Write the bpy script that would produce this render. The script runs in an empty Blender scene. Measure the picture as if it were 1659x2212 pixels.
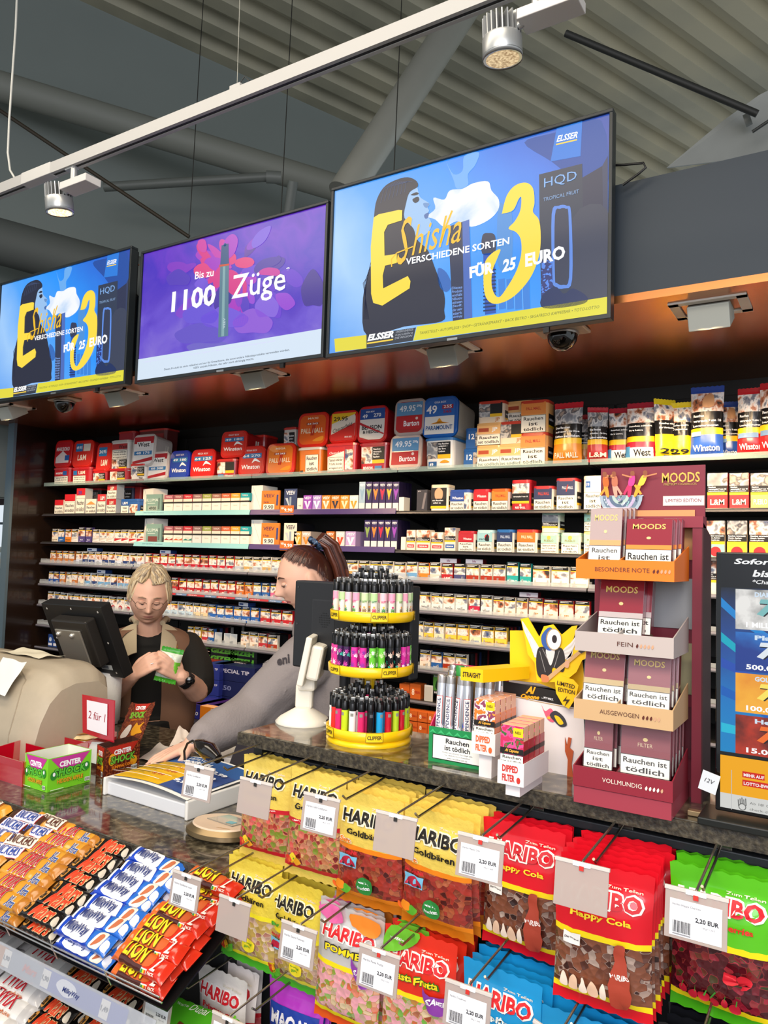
import bpy, bmesh, math, random
from mathutils import Vector as V, Matrix as MX
random.seed(7)
sc = bpy.context.scene
COL = sc.collection
PI = math.pi
FPX, YAW, PIT, ROL, H = 1635.0, math.radians(32.0), 0.06, 0.03, 1.65
# ---------------- camera
cam = bpy.data.cameras.new('camera'); camo = bpy.data.objects.new('camera', cam); COL.objects.link(camo)
R = MX.Rotation(YAW, 4, 'Z') @ MX.Rotation(PI/2 + PIT, 4, 'X') @ MX.Rotation(ROL, 4, 'Z')
camo.matrix_world = MX.Translation((0, 0, H)) @ R
cam.sensor_fit = 'VERTICAL'; cam.sensor_height = 24.0; cam.lens = 24.0 * FPX / 2212
cam.clip_start = 0.05; cam.clip_end = 100
sc.camera = camo
R3 = R.to_3x3()
def ray(px, py): return R3 @ V(((px - 829.5) / FPX, -(py - 1106) / FPX, -1))
def PY(px, py, Y):
    d = ray(px, py); return V((0, 0, H)) + d * (Y / d.y)
def PZ(px, py, Z):
    d = ray(px, py); return V((0, 0, H)) + d * ((Z - H) / d.z)
def PX_(px, py, X):
    d = ray(px, py); return V((0, 0, H)) + d * (X / d.x)
def proj(p):
    q = R3.transposed() @ (V(p) - V((0, 0, H)))
    return (829.5 + FPX * q.x / -q.z, 1106 - FPX * q.y / -q.z)
# ---------------- materials
def lin(h):
    if isinstance(h, tuple): return h if len(h) == 4 else (*h, 1)
    r = []
    for i in (0, 2, 4):
        c = int(h[i:i+2], 16) / 255
        r.append(c / 12.92 if c <= .04045 else ((c + .055) / 1.055) ** 2.4)
    return (*r, 1)
MC = {}
def P(h, rough=.5, metal=0, emit=0, alpha=1, trans=0, noise=0, nscale=20, bump=0, bscale=60, coat=0, ior=1.45):
    key = (h, rough, metal, emit, alpha, trans, noise, nscale, bump, bscale, coat)
    if key in MC: return MC[key]
    m = bpy.data.materials.new('paint_' + h); m.use_nodes = True
    nt = m.node_tree; b = nt.nodes['Principled BSDF']
    c = lin(h)
    b.inputs['Base Color'].default_value = c
    b.inputs['Roughness'].default_value = rough
    b.inputs['Metallic'].default_value = metal
    b.inputs['Alpha'].default_value = alpha
    b.inputs['IOR'].default_value = ior
    b.inputs['Transmission Weight'].default_value = trans
    b.inputs['Coat Weight'].default_value = coat
    if emit:
        b.inputs['Base Color'].default_value = (0, 0, 0, 1)
        b.inputs['Emission Color'].default_value = c; b.inputs['Emission Strength'].default_value = emit
    if noise or bump:
        tc = nt.nodes.new('ShaderNodeTexCoord')
    if noise:
        n = nt.nodes.new('ShaderNodeTexNoise'); n.inputs['Scale'].default_value = nscale; n.inputs['Detail'].default_value = 6
        mx = nt.nodes.new('ShaderNodeMix'); mx.data_type = 'RGBA'
        mx.inputs[6].default_value = tuple(x * (1 - noise) for x in c[:3]) + (1,)
        mx.inputs[7].default_value = tuple(min(1, x * (1 + noise)) for x in c[:3]) + (1,)
        nt.links.new(tc.outputs['Object'], n.inputs['Vector']); nt.links.new(n.outputs['Fac'], mx.inputs[0])
        nt.links.new(mx.outputs[2], b.inputs['Base Color'])
    if bump:
        n = nt.nodes.new('ShaderNodeTexNoise'); n.inputs['Scale'].default_value = bscale; n.inputs['Detail'].default_value = 4
        bp = nt.nodes.new('ShaderNodeBump'); bp.inputs['Strength'].default_value = bump; bp.inputs['Distance'].default_value = .004
        nt.links.new(tc.outputs['Object'], n.inputs['Vector']); nt.links.new(n.outputs['Fac'], bp.inputs['Height'])
        nt.links.new(bp.outputs['Normal'], b.inputs['Normal'])
    MC[key] = m
    return m
def ramp_mat(name, stops, scale=8, detail=5, rough=.45, metal=0, rnd=0, emit=0, coords='Object', stretch=(1, 1, 1), kind='noise', bump=0, coat=0, dist=0, interp='LINEAR', trans=0):
    if name in MC: return MC[name]
    m = bpy.data.materials.new(name); m.use_nodes = True; nt = m.node_tree; b = nt.nodes['Principled BSDF']
    tc = nt.nodes.new('ShaderNodeTexCoord'); mp = nt.nodes.new('ShaderNodeMapping'); mp.inputs['Scale'].default_value = stretch
    nt.links.new(tc.outputs[coords], mp.inputs['Vector'])
    if rnd:
        oi = nt.nodes.new('ShaderNodeObjectInfo'); mm = nt.nodes.new('ShaderNodeMath'); mm.operation = 'MULTIPLY'; mm.inputs[1].default_value = rnd
        cx = nt.nodes.new('ShaderNodeCombineXYZ')
        nt.links.new(oi.outputs['Random'], mm.inputs[0])
        for i in range(3): nt.links.new(mm.outputs[0], cx.inputs[i])
        nt.links.new(cx.outputs[0], mp.inputs['Location'])
    if kind == 'voronoi':
        n = nt.nodes.new('ShaderNodeTexVoronoi'); n.feature = 'SMOOTH_F1'; n.inputs['Smoothness'].default_value = .3; n.inputs['Scale'].default_value = scale; out = n.outputs['Color']
    else:
        n = nt.nodes.new('ShaderNodeTexNoise'); n.inputs['Scale'].default_value = scale; n.inputs['Detail'].default_value = detail
        n.inputs['Distortion'].default_value = dist; out = n.outputs['Fac']
    nt.links.new(mp.outputs[0], n.inputs['Vector'])
    cr = nt.nodes.new('ShaderNodeValToRGB'); cr.color_ramp.interpolation = interp
    e = cr.color_ramp.elements
    while len(e) < len(stops): e.new(.5)
    for i, (p, c) in enumerate(stops): e[i].position = p; e[i].color = lin(c)
    nt.links.new(out, cr.inputs[0])
    b.inputs['Roughness'].default_value = rough; b.inputs['Metallic'].default_value = metal; b.inputs['Coat Weight'].default_value = coat
    b.inputs['Transmission Weight'].default_value = trans
    if emit:
        b.inputs['Base Color'].default_value = (0, 0, 0, 1)
        nt.links.new(cr.outputs[0], b.inputs['Emission Color']); b.inputs['Emission Strength'].default_value = emit
    else: nt.links.new(cr.outputs[0], b.inputs['Base Color'])
    if bump:
        bp = nt.nodes.new('ShaderNodeBump'); bp.inputs['Strength'].default_value = bump; bp.inputs['Distance'].default_value = .004
        nt.links.new(n.outputs[0], bp.inputs['Height']); nt.links.new(bp.outputs['Normal'], b.inputs['Normal'])
    MC[name] = m
    return m
def asmat(m): return P(m) if isinstance(m, str) else m
# ---------------- text
TC = {}
def textgeo(s, bold=0, shear=0, res=2):
    k = (s, bold, shear)
    if k in TC: return TC[k]
    cu = bpy.data.curves.new('t', 'FONT'); cu.body = s; cu.size = 1; cu.resolution_u = res; cu.offset = bold; cu.shear = shear
    ob = bpy.data.objects.new('t', cu)
    me = bpy.data.meshes.new_from_object(ob)
    vs = [(v.co.x, v.co.y) for v in me.vertices]; fs = [tuple(p.vertices) for p in me.polygons]
    bpy.data.objects.remove(ob); bpy.data.meshes.remove(me); bpy.data.curves.remove(cu)
    if vs:
        x0 = min(v[0] for v in vs); x1 = max(v[0] for v in vs); y0 = min(v[1] for v in vs); y1 = max(v[1] for v in vs)
        vs = [((x - x0), (y - y0)) for x, y in vs]
        TC[k] = (vs, fs, x1 - x0, y1 - y0)
    else: TC[k] = ([], [], 1, 1)
    return TC[k]
# ---------------- mesh builder
class MB:
    def __init__(s): s.v = []; s.f = []; s.m = []; s.sm = []; s.mats = []; s.T = MX.Identity(4)
    def mi(s, m):
        m = asmat(m)
        if m not in s.mats: s.mats.append(m)
        return s.mats.index(m)
    def add(s, vs, fs, m, smooth=False):
        b = len(s.v); i = s.mi(m)
        s.v += [s.T @ V(v) for v in vs]
        for f in fs: s.f.append(tuple(b + k for k in f)); s.m.append(i); s.sm.append(smooth)
        return s
    def box(s, x0, x1, y0, y1, z0, z1, m, bev=0):
        if bev:
            bm = bmesh.new(); bmesh.ops.create_cube(bm, size=1)
            for v in bm.verts: v.co = V((x0 + (v.co.x + .5) * (x1 - x0), y0 + (v.co.y + .5) * (y1 - y0), z0 + (v.co.z + .5) * (z1 - z0)))
            bmesh.ops.bevel(bm, geom=list(bm.edges), offset=bev, segments=2, affect='EDGES', profile=.5)
            bm.verts.index_update()
            s.add([v.co.copy() for v in bm.verts], [[v.index for v in f.verts] for f in bm.faces], m); bm.free(); return s
        vs = [(x, y, z) for z in (z0, z1) for y in (y0, y1) for x in (x0, x1)]
        return s.add(vs, [(0, 2, 3, 1), (4, 5, 7, 6), (0, 1, 5, 4), (2, 6, 7, 3), (0, 4, 6, 2), (1, 3, 7, 5)], m)
    def poly(s, pts, m): return s.add(pts, [tuple(range(len(pts)))], m)
    def prism(s, pts, d, m, m2=None):       # pts 3d loop, extruded along vector d
        n = len(pts); d = V(d); a = [V(p) for p in pts]; b = [p + d for p in a]
        s.add(a + b, [tuple(reversed(range(n))), tuple(range(n, 2*n))], m)
        return s.add(a + b, [(i, (i+1) % n, n + (i+1) % n, n + i) for i in range(n)], m2 or m)
    def tube(s, path, r, m, n=8, caps=True, smooth=True):
        path = [V(p) for p in path]; rs = r if isinstance(r, (list, tuple)) else [r] * len(path)
        vs = []; fs = []; up = None
        for i, p in enumerate(path):
            t = (path[min(i+1, len(path)-1)] - path[max(i-1, 0)]).normalized()
            if up is None: up = t.orthogonal().normalized()
            a = (up - t * up.dot(t)); a = a.normalized() if a.length > 1e-6 else t.orthogonal().normalized(); up = a; b = t.cross(a)
            for k in range(n):
                an = 2 * PI * k / n; vs.append(p + (a * math.cos(an) + b * math.sin(an)) * rs[i])
        for i in range(len(path) - 1):
            for k in range(n): fs.append((i*n+k, i*n+(k+1) % n, (i+1)*n+(k+1) % n, (i+1)*n+k))
        s.add(vs, fs, m, smooth)
        if caps: s.add(vs[:n], [tuple(reversed(range(n)))], m); s.add(vs[-n:], [tuple(range(n))], m)
        return s
    def lathe(s, prof, m, n=24, T=MX.Identity(4), smooth=True, sx=1, sy=1):
        vs = []; fs = []
        for r, z in prof:
            for k in range(n): a = 2 * PI * k / n; vs.append(T @ V((r * sx * math.cos(a), r * sy * math.sin(a), z)))
        for i in range(len(prof) - 1):
            for k in range(n): fs.append((i*n+k, i*n+(k+1) % n, (i+1)*n+(k+1) % n, (i+1)*n+k))
        s.add(vs, fs, m, smooth)
        if prof[0][0] > 1e-6: s.add(vs[:n], [tuple(reversed(range(n)))], m)
        if prof[-1][0] > 1e-6: s.add(vs[-n:], [tuple(range(n))], m)
        return s
    def ell(s, c, r, m, n=16, T=None, h=10):
        T0 = MX.Translation(c) @ (T or MX.Identity(4)) @ MX.Diagonal((*r, 1))
        return s.lathe([(math.sin(PI*i/h) + (1e-7 if i in (0, h) else 0), -math.cos(PI*i/h)) for i in range(h+1)], m, n, T0)
    def grid(s, fn, nu, nv, m, smooth=True, mf=None, wrap=False):
        vs = [fn(i / nu, j / nv) for j in range(nv+1) for i in range(nu+1)]
        W = nu + 1
        if mf is None:
            return s.add(vs, [(j*W+i, j*W+i+1, (j+1)*W+i+1, (j+1)*W+i) for j in range(nv) for i in range(nu)], m, smooth)
        b = len(s.v); s.v += [s.T @ V(v) for v in vs]
        for j in range(nv):
            for i in range(nu):
                s.f.append(tuple(b + k for k in (j*W+i, j*W+i+1, (j+1)*W+i+1, (j+1)*W+i))); s.m.append(s.mi(mf((i+.5)/nu, (j+.5)/nv))); s.sm.append(smooth)
        return s
    def mesh(s, name):
        me = bpy.data.meshes.new(name); me.from_pydata([tuple(v) for v in s.v], [], s.f)
        for m in s.mats: me.materials.append(m)
        me.polygons.foreach_set('material_index', s.m); me.polygons.foreach_set('use_smooth', s.sm); me.update()
        return me
    def build(s, name, parent=None, loc=None, rz=0):
        o = bpy.data.objects.new(name, s.mesh(name)); COL.objects.link(o)
        if parent: o.parent = parent
        if loc is not None: o.location = loc
        if rz: o.rotation_euler.z = rz
        return o
# drawing on a surface: fn(u,v)->Vector in metres-like coordinates, w x h size
class Surf:
    def __init__(s, mb, fn, seg=0, eps=.0003, n=None): s.mb = mb; s.fn = fn; s.seg = seg; s.eps = eps; s.n = n
    def nrm(s, u, v):
        if s.n is not None: return s.n
        e = .002; a = V(s.fn(u + e, v)) - V(s.fn(u - e, v)); b = V(s.fn(u, v + e)) - V(s.fn(u, v - e)); return a.cross(b).normalized()
    def add(s, vs, fs, m, L=1):
        if s.seg:
            bm = bmesh.new(); bv = [bm.verts.new((x, y, 0)) for x, y in vs]
            for f in fs:
                try: bm.faces.new([bv[k] for k in f])
                except ValueError: pass
            bmesh.ops.triangulate(bm, faces=bm.faces[:])
            for _ in range(4):
                es = [e for e in bm.edges if e.calc_length() > s.seg]
                if not es: break
                bmesh.ops.subdivide_edges(bm, edges=es, cuts=1); bmesh.ops.triangulate(bm, faces=[f for f in bm.faces if len(f.verts) > 3])
            bm.verts.index_update(); vs = [(v.co.x, v.co.y) for v in bm.verts]; fs = [[v.index for v in f.verts] for f in bm.faces]; bm.free()
        s.mb.add([V(s.fn(u, v)) + s.nrm(u, v) * s.eps * L for u, v in vs], fs, m, smooth=bool(s.seg))
    def rect(s, u0, v0, u1, v1, m, L=1): s.add([(u0, v0), (u1, v0), (u1, v1), (u0, v1)], [(0, 1, 2, 3)], m, L)
    def poly(s, pts, m, L=1): s.add(pts, [tuple(range(len(pts)))], m, L)
    def circ(s, u, v, r, m, L=1, ry=None, n=18): s.poly([(u + r * math.cos(2*PI*k/n), v + (ry or r) * math.sin(2*PI*k/n)) for k in range(n)], m, L)
    def blob(s, pts, m, L=1, k=4):          # smooth closed shape through control points
        n = len(pts); out = []
        for i in range(n):
            p0, p1, p2, p3 = pts[i-1], pts[i], pts[(i+1) % n], pts[(i+2) % n]
            for j in range(k):
                t = j / k
                out.append(tuple(.5 * (2*p1[c] + (p2[c]-p0[c])*t + (2*p0[c]-5*p1[c]+4*p2[c]-p3[c])*t*t + (3*p1[c]-p0[c]-3*p2[c]+p3[c])*t**3) for c in (0, 1)))
        s.poly(out, m, L)
    def line(s, pts, w, m, L=1):
        for (x0, y0), (x1, y1) in zip(pts, pts[1:]):
            dx, dy = x1-x0, y1-y0; l = math.hypot(dx, dy) or 1; nx, ny = -dy/l*w/2, dx/l*w/2
            s.poly([(x0-nx, y0-ny), (x1-nx, y1-ny), (x1+nx, y1+ny), (x0+nx, y0+ny)], m, L)
    def text(s, t, u, v, h, m, L=2, bold=0, shear=0, align='l', w=None, rot=0, out=None):
        # h = cap height of the string box, w = optional forced width; anchored at the lower left / centre / right
        vs, fs, tw, th = textgeo(t, bold, shear)
        if not vs: return
        sy = h / th; sx = (w / tw) if w else sy
        W = tw * sx; ox = {'l': 0, 'c': -W/2, 'r': -W}[align]; c, q = math.cos(rot), math.sin(rot)
        pts = [((x*sx+ox), y*sy) for x, y in vs]
        s.add([(u + x*c - y*q, v + x*q + y*c) for x, y in pts], fs, m, L)
        if out: s.text(t, u - h*.0, v - h*.0, h, out, L - .5, bold + .035, shear, align, W, rot)
def flat(mb, o, ux, vy, seg=0, eps=.0003):
    o = V(o); ux = V(ux).normalized(); vy = V(vy).normalized(); n = ux.cross(vy)
    return Surf(mb, lambda u, v: o + ux * u + vy * v, seg, eps, n)
def front(mb, x0, y, z0, eps=.0003): return flat(mb, (x0, y, z0), (1, 0, 0), (0, 0, 1), eps=eps)   # face looking towards -y
# ---------------- objects
def tag(o, label=None, cat=None, group=None, kind=None):
    if label: o['label'] = label
    if cat: o['category'] = cat
    if group: o['group'] = group
    if kind: o['kind'] = kind
    return o
def empty(name, loc, rz=0, label=None, cat=None, group=None):
    o = bpy.data.objects.new(name, None); COL.objects.link(o); o.location = loc; o.rotation_euler.z = rz; o.empty_display_size = .05
    return tag(o, label, cat, group)
KIDS = {}
def part(mb, name, par, label=None):
    o = mb.build(name, par); KIDS.setdefault(par.name, []).append(o)
    if label: o['label'] = label
    return o
def dup(o, loc=None, rz=None, label=None, par=None, group=None, top=True):
    c = o.copy(); COL.objects.link(c)
    if par: c.parent = par
    for k in KIDS.get(o.name, []): KIDS.setdefault(c.name, []).append(dup(k, par=c, top=False))
    if top:
        if loc is not None: c.location = loc
        if rz is not None: c.rotation_euler.z = rz
        if label: c['label'] = label
        if group: c['group'] = group
    return c
class Proto:       # first use moves the source itself, later uses copy it
    def __init__(s, o): s.o = o; s.used = False
    def put(s, loc, rz=0, label=None, group=None, rx=None, ry=None):
        o = s.o if not s.used else dup(s.o)
        s.used = True; o.location = loc; o.rotation_euler = (rx or 0, ry or 0, rz)
        if label: o['label'] = label
        if group: o['group'] = group
        elif 'group' in o and s.used and False: pass
        return o
def struct(mb, name): return tag(mb.build(name), kind='structure')
def lerp(a, b, t): return a + (b - a) * t
# ================= setting
SY = 3.30          # plane of the product fronts on the back shelves
BACK = 3.66
def grad_mat(name, stops, vec, bias, emit=1, namt=0, nscale=6, rough=.5, detail=4, dist=0):
    m = bpy.data.materials.new(name); m.use_nodes = True; nt = m.node_tree; b = nt.nodes['Principled BSDF']
    tc = nt.nodes.new('ShaderNodeTexCoord'); d = nt.nodes.new('ShaderNodeVectorMath'); d.operation = 'DOT_PRODUCT'; d.inputs[1].default_value = vec
    nt.links.new(tc.outputs['Object'], d.inputs[0])
    n = nt.nodes.new('ShaderNodeTexNoise'); n.inputs['Scale'].default_value = nscale; n.inputs['Detail'].default_value = detail; n.inputs['Distortion'].default_value = dist
    nt.links.new(tc.outputs['Object'], n.inputs['Vector'])
    ma = nt.nodes.new('ShaderNodeMath'); ma.operation = 'MULTIPLY_ADD'; ma.inputs[1].default_value = namt; ma.inputs[2].default_value = bias - namt / 2
    nt.links.new(n.outputs['Fac'], ma.inputs[0])
    ad = nt.nodes.new('ShaderNodeMath'); ad.operation = 'ADD'; nt.links.new(d.outputs['Value'], ad.inputs[0]); nt.links.new(ma.outputs[0], ad.inputs[1])
    cr = nt.nodes.new('ShaderNodeValToRGB'); e = cr.color_ramp.elements
    while len(e) < len(stops): e.new(.5)
    for i, (p, c) in enumerate(stops): e[i].position = p; e[i].color = lin(c)
    nt.links.new(ad.outputs[0], cr.inputs[0])
    if emit:
        b.inputs['Base Color'].default_value = (0, 0, 0, 1); b.inputs['Roughness'].default_value = .3
        nt.links.new(cr.outputs[0], b.inputs['Emission Color']); b.inputs['Emission Strength'].default_value = emit
    else: nt.links.new(cr.outputs[0], b.inputs['Base Color']); b.inputs['Roughness'].default_value = rough
    return m
BLK = P('0c0c0e', .45)
m = MB(); m.box(-9, 4, -5, 6.5, -.05, 0, P('6b6660', .35, noise=.15, nscale=3)); struct(m, 'floor')
# corrugated metal ceiling: ribs run along rd, the sheet is level across them
rd = ray(3434, 1485).normalized(); rh = V((rd.x, rd.y, 0)).normalized(); rq = V((rh.y, -rh.x, 0))
PC = V((0, 0, H)) + ray(500, 150).normalized() * 7.6
m = MB(); nn = 46; per = .29; dep = .085
nrmc = rd.cross(rq).normalized()
if nrmc.z < 0: nrmc = -nrmc
prof = []
for k in range(nn):
    for a, hgt in ((0, 0), (.42, 0), (.56, 1), (.86, 1)): prof.append(((k + a) * per, hgt * dep))
sgn = 1 if (V((0, 0, 0)) - PC).dot(rq) > 0 else -1
vs = []
for s_, h_ in prof:
    for t in (-7.5, 9): vs.append(PC + rq * (sgn * s_) + rd * t + nrmc * h_)
CEIL = ramp_mat('corrugated_steel_deck', [(.3, '858270'), (.5, '98937e'), (.7, 'a69e84')], scale=1.3, detail=6, rough=.6, stretch=(1, 1, 1))
m.add(vs, [(2*i, 2*i+1, 2*i+3, 2*i+2) for i in range(len(prof)-1)], CEIL); struct(m, 'ceiling')
# dark gable wall under the edge of the deck
m = MB(); GW = P('737a76', .8, noise=.06, nscale=2)
a, b = PC + rd * -7.5, PC + rd * 5.0
m.prism([a + V((0, 0, .1)), b + V((0, 0, .1)), V((b.x, b.y, 2.0)), V((a.x, a.y, 2.0))], -rq * sgn * .1, GW); struct(m, 'wall_gable')
m = MB(); m.box(-5.0, .9, BACK, BACK + .05, 0, 2.5, P('15130f', .5)); struct(m, 'wall_back')
# upright panels of the shelf back
m = MB()
for k in range(7):
    x0 = -4.85 + k * .968
    m.box(x0 + .004, min(x0 + .962, .88), BACK - .02, BACK - .001, 0.1, 2.42, P('1d1b18', .6), .002)
    for z in [.2 + .05 * i for i in range(44)]: m.box(x0 + .015, x0 + .022, BACK - .021, BACK - .0195, z, z + .02, P('000000', .9))
struct(m, 'trim_1')
SIDE = ramp_mat('gloss_brown_panel', [(.35, '1b120d'), (.7, '241812')], scale=2, rough=.22, coat=.3)
m = MB(); m.box(-4.93, -4.87, 3.02, BACK, 0, 2.5, SIDE)
m.box(-4.935, -4.865, 3.0, 3.02, 0, 2.5, P('566873', .5)); struct(m, 'wall_left')
# canopy over the shelves: slate fascia and copper-brown soffit
m = MB(); FAS = P('1f2b36', .55, noise=.08, nscale=2.5)
m.box(-5.02, .95, 2.43, 2.47, 2.515, 2.89, FAS); m.box(-5.02, -4.98, 2.47, BACK + .05, 2.515, 2.89, FAS); m.box(-5.02, .95, 2.47, BACK + .05, 2.85, 2.89, P('2a2e30', .7)); struct(m, 'trim_2')
m = MB(); SOF = ramp_mat('copper_brown_soffit', [(.3, 'a8683c'), (.7, 'bb7a48')], scale=1.2, rough=.27, metal=.85)
m.box(-5.03, .96, 2.42, BACK + .04, 2.49, 2.515, SOF)
struct(m, 'trim_3')
# lower far room on the left
m = MB(); m.box(-9.5, -4.9, 5.6, 5.7, 0, 3.4, P('b9bab2', .8)); m.box(-9.5, -9.4, -2, 5.6, 0, 3.4, P('a9aaa4', .8)); struct(m, 'wall_far')
m = MB()
p0 = PY(-60, 1093, 5.59); p1 = PY(28, 1182, 5.59)
m.box(p0.x, p1.x, 5.56, 5.6, p1.z, p0.z, P('dfe9f2', .3, emit=1.0)); m.box(p0.x - .03, p1.x + .03, 5.54, 5.58, p1.z + .28, p1.z + .31, P('5d6a75')); m.box(p0.x-.03, p1.x+.03, 5.53, 5.59, p0.z, p0.z + .08, P('3c2d33')); struct(m, 'window_1')
pn = empty('slatted_panel', (PY(-70, 1045, 5.5).x, 5.50, PY(0, 1047, 5.5).z), label='cream slatted ventilation panel on the wall at the left edge, beside the blue post', cat='panel')
m = MB(); w_ = PY(36, 1020, 5.5).x - pn.location.x; h_ = PY(20, 982, 5.5).z - pn.location.z
m.box(0, w_, .03, .06, 0, h_, P('6c5f48')); part(m, 'backing', pn)
m = MB()
for k in range(11): m.box(0, w_, 0, .03, h_ * k / 11 + .012, h_ * (k + .72) / 11 + .012, P('c8bfa2', .6))
part(m, 'slats', pn)
# dark bar counter with cups, seen past the post
m = MB(); z0 = PY(10, 1228, 5.0).z
m.box(-9.3, -6.6, 4.9, 5.4, 0, z0, P('2a211c', .5), .01); tag(m.build('bar_counter'), 'dark counter with cups standing on it, at the far left edge behind the blue post', 'counter')
for i, (px, c, hh) in enumerate([(1, 'e5e0d2', .11), (13, 'd8d2c4', .10)]):
    p = PY(px, 1226, 5.0)
    o = empty('cup_stack', (p.x, 5.0, z0), label=['white paper cup stack at the very edge on the far dark counter', 'paper cup stack with green top on the far dark counter'][i], cat='cups')
    m = MB(); m.lathe([(.035, 0), (.048, hh), (.05, hh + .004)], P(c), 16); part(m, 'cups', o)
    m = MB(); m.lathe([(.051, hh), (.049, hh + .03), (.02, hh + .07)], P(['c9d6d8', '4c7a3c'][i], .3), 16); part(m, 'lid', o)
# ---------------- steel structure
def bar(name, a, b, r, mat_, label, cat, n=16, extra=None):
    m = MB(); m.tube([a, b], r, mat_, n)
    if extra: extra(m)
    return tag(m.build(name), label, cat)
ST = P('9a9b94', .35, metal=.5, noise=.08, nscale=6)
bar('steel_strut', PY(742, 420, 3.25), PY(1040, -40, 3.9), .09, ST, 'thick round grey steel strut leaning behind the two right hand screens', 'strut', 28)
gpt = lambda px, py, d: V((0, 0, H)) + ray(px, py).normalized() * d
def duct(m):
    a, b = gpt(610, 352, 6.2), gpt(760, 415, 6.0)
    m.tube([a, b], .105, P('565a56', .6), 20)
bar('roof_pipe', gpt(-60, 168, 6.6), gpt(790, 425, 6.4), .10, P('74766e', .6), 'thick grey round pipe crossing the dark gable wall under the roof', 'pipe', 24)
m = MB(); m.tube([gpt(225, 404, 6.1), gpt(580, 382, 5.9)], .032, P('5c605c', .5), 14); m.tube([gpt(575, 382, 5.9), gpt(607, 384, 5.9)], .042, P('666a66', .5), 14)
tag(m.build('tie_tube'), 'thin level grey tube with a thicker end below the big roof pipe', 'tube')
bar('stub_tube', gpt(633, 392, 5.2), gpt(622, 470, 5.2), .032, P('5f6461', .5), 'short upright grey tube rising behind the purple screen', 'tube')
bar('tension_rod', gpt(-10, 232, 5.6), gpt(409, 512, 5.0), .011, P('2c2418', .6), 'dark thin rod slanting down to the purple screen from the left', 'rod', 8)
bar('tie_rod', gpt(1222, 72, 4.6), gpt(1636, 246, 4.4), .017, P('232422', .6), 'dark rod slanting below the corrugated ceiling at the upper right', 'rod', 10)
m = MB()
g = [gpt(x, y, 4.6) for x, y in ((1440, 362), (1560, 262), (1640, 205), (1700, 175), (1700, 330))]
m.prism(g, (.0, .03, .01), P('8a8d89', .6, noise=.12, nscale=9))
m.tube([gpt(1625, 285, 4.4), gpt(1700, 235, 4.4)], .008, P('303331'), 8); m.tube([gpt(1608, 262, 4.5), gpt(1622, 255, 4.5)], .03, P('6d706c'), 12)
tag(m.build('roof_gusset'), 'light grey steel gusset plate above the slate fascia at the right edge', 'steel plate')
m = MB(); m.tube([gpt(-80, 500, 6.0), gpt(330, 612, 5.6)], .15, P('4a4e4c', .7), 24)
tag(m.build('lower_beam'), 'dark grey beam sloping behind the left screen', 'beam')
def wire(name, a, b, label, r=.0022, c='1a1a18'):
    m = MB(); m.tube([a, b], r, P(c), 6); return tag(m.build(name), label, 'wire', None)
wire('hanging_wire', PY(441, -30, 2.75), PY(408, 512, 2.6), 'thin black hanging wire, the leftmost of the three behind the track')
wire('hanging_wire', PY(633, -30, 2.75), PY(607, 462, 2.6), 'thin black hanging wire above the right half of the purple screen')
wire('hanging_wire', PY(869, -30, 2.75), PY(851, 372, 2.6), 'thin black hanging wire ending at the top edge of the big blue screen')
wire('rail_cable', PY(519, -30, 1.66), PY(512, 190, 1.66), 'fine pale cable that carries the lighting track at its middle bracket', .0011, '8f8f86')
m = MB(); pts = [PY(x, y, 1.72) for x, y in ((38, -40), (34, 60), (27, 160), (20, 260), (17, 330), (22, 368), (34, 388), (42, 394))]
m.tube(pts, .0045, P('b9b9b2', .5), 8); tag(m.build('power_cable'), 'white power cable dropping to the left end of the lighting track', 'cable')
# ---------------- lighting track
TY = 1.65
ta, tb = PY(-30, 432, TY), PY(1078, -4, TY)
zt = (ta.z + tb.z) / 2
tr = empty('lighting_track', (0, TY, zt), label='long white lighting track hanging across the top of the picture', cat='lighting track')
WH = P('a3a29f', .45)
m = MB(); m.box(ta.x - .3, tb.x + .9, -.018, .018, -.002, .034, WH, .002)
m.box(ta.x - .3, tb.x + .9, -.018, -.006, -.008, 0, WH); m.box(ta.x - .3, tb.x + .9, .006, .018, -.008, 0, WH); part(m, 'rail', tr)
m = MB(); m.box(ta.x - .28, tb.x + .88, -.0058, .0058, -.006, -.0021, P('060606')); part(m, 'groove', tr)
q = PY(512, 195, TY); m = MB(); m.box(q.x - .022, q.x + .022, -.012, .012, .034, .05, WH, .002); m.tube([(q.x + .01, 0, .055), (q.x + .03, .0, .07), (q.x + .05, 0, .05)], .0015, P('33332f'), 6); part(m, 'bracket', tr)
q = PY(85, 395, TY); m = MB(); m.box(q.x - .09, q.x + .09, -.0195, .0195, -.009, .036, P('b5b4b0', .4), .002); part(m, 'joint', tr)
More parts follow.
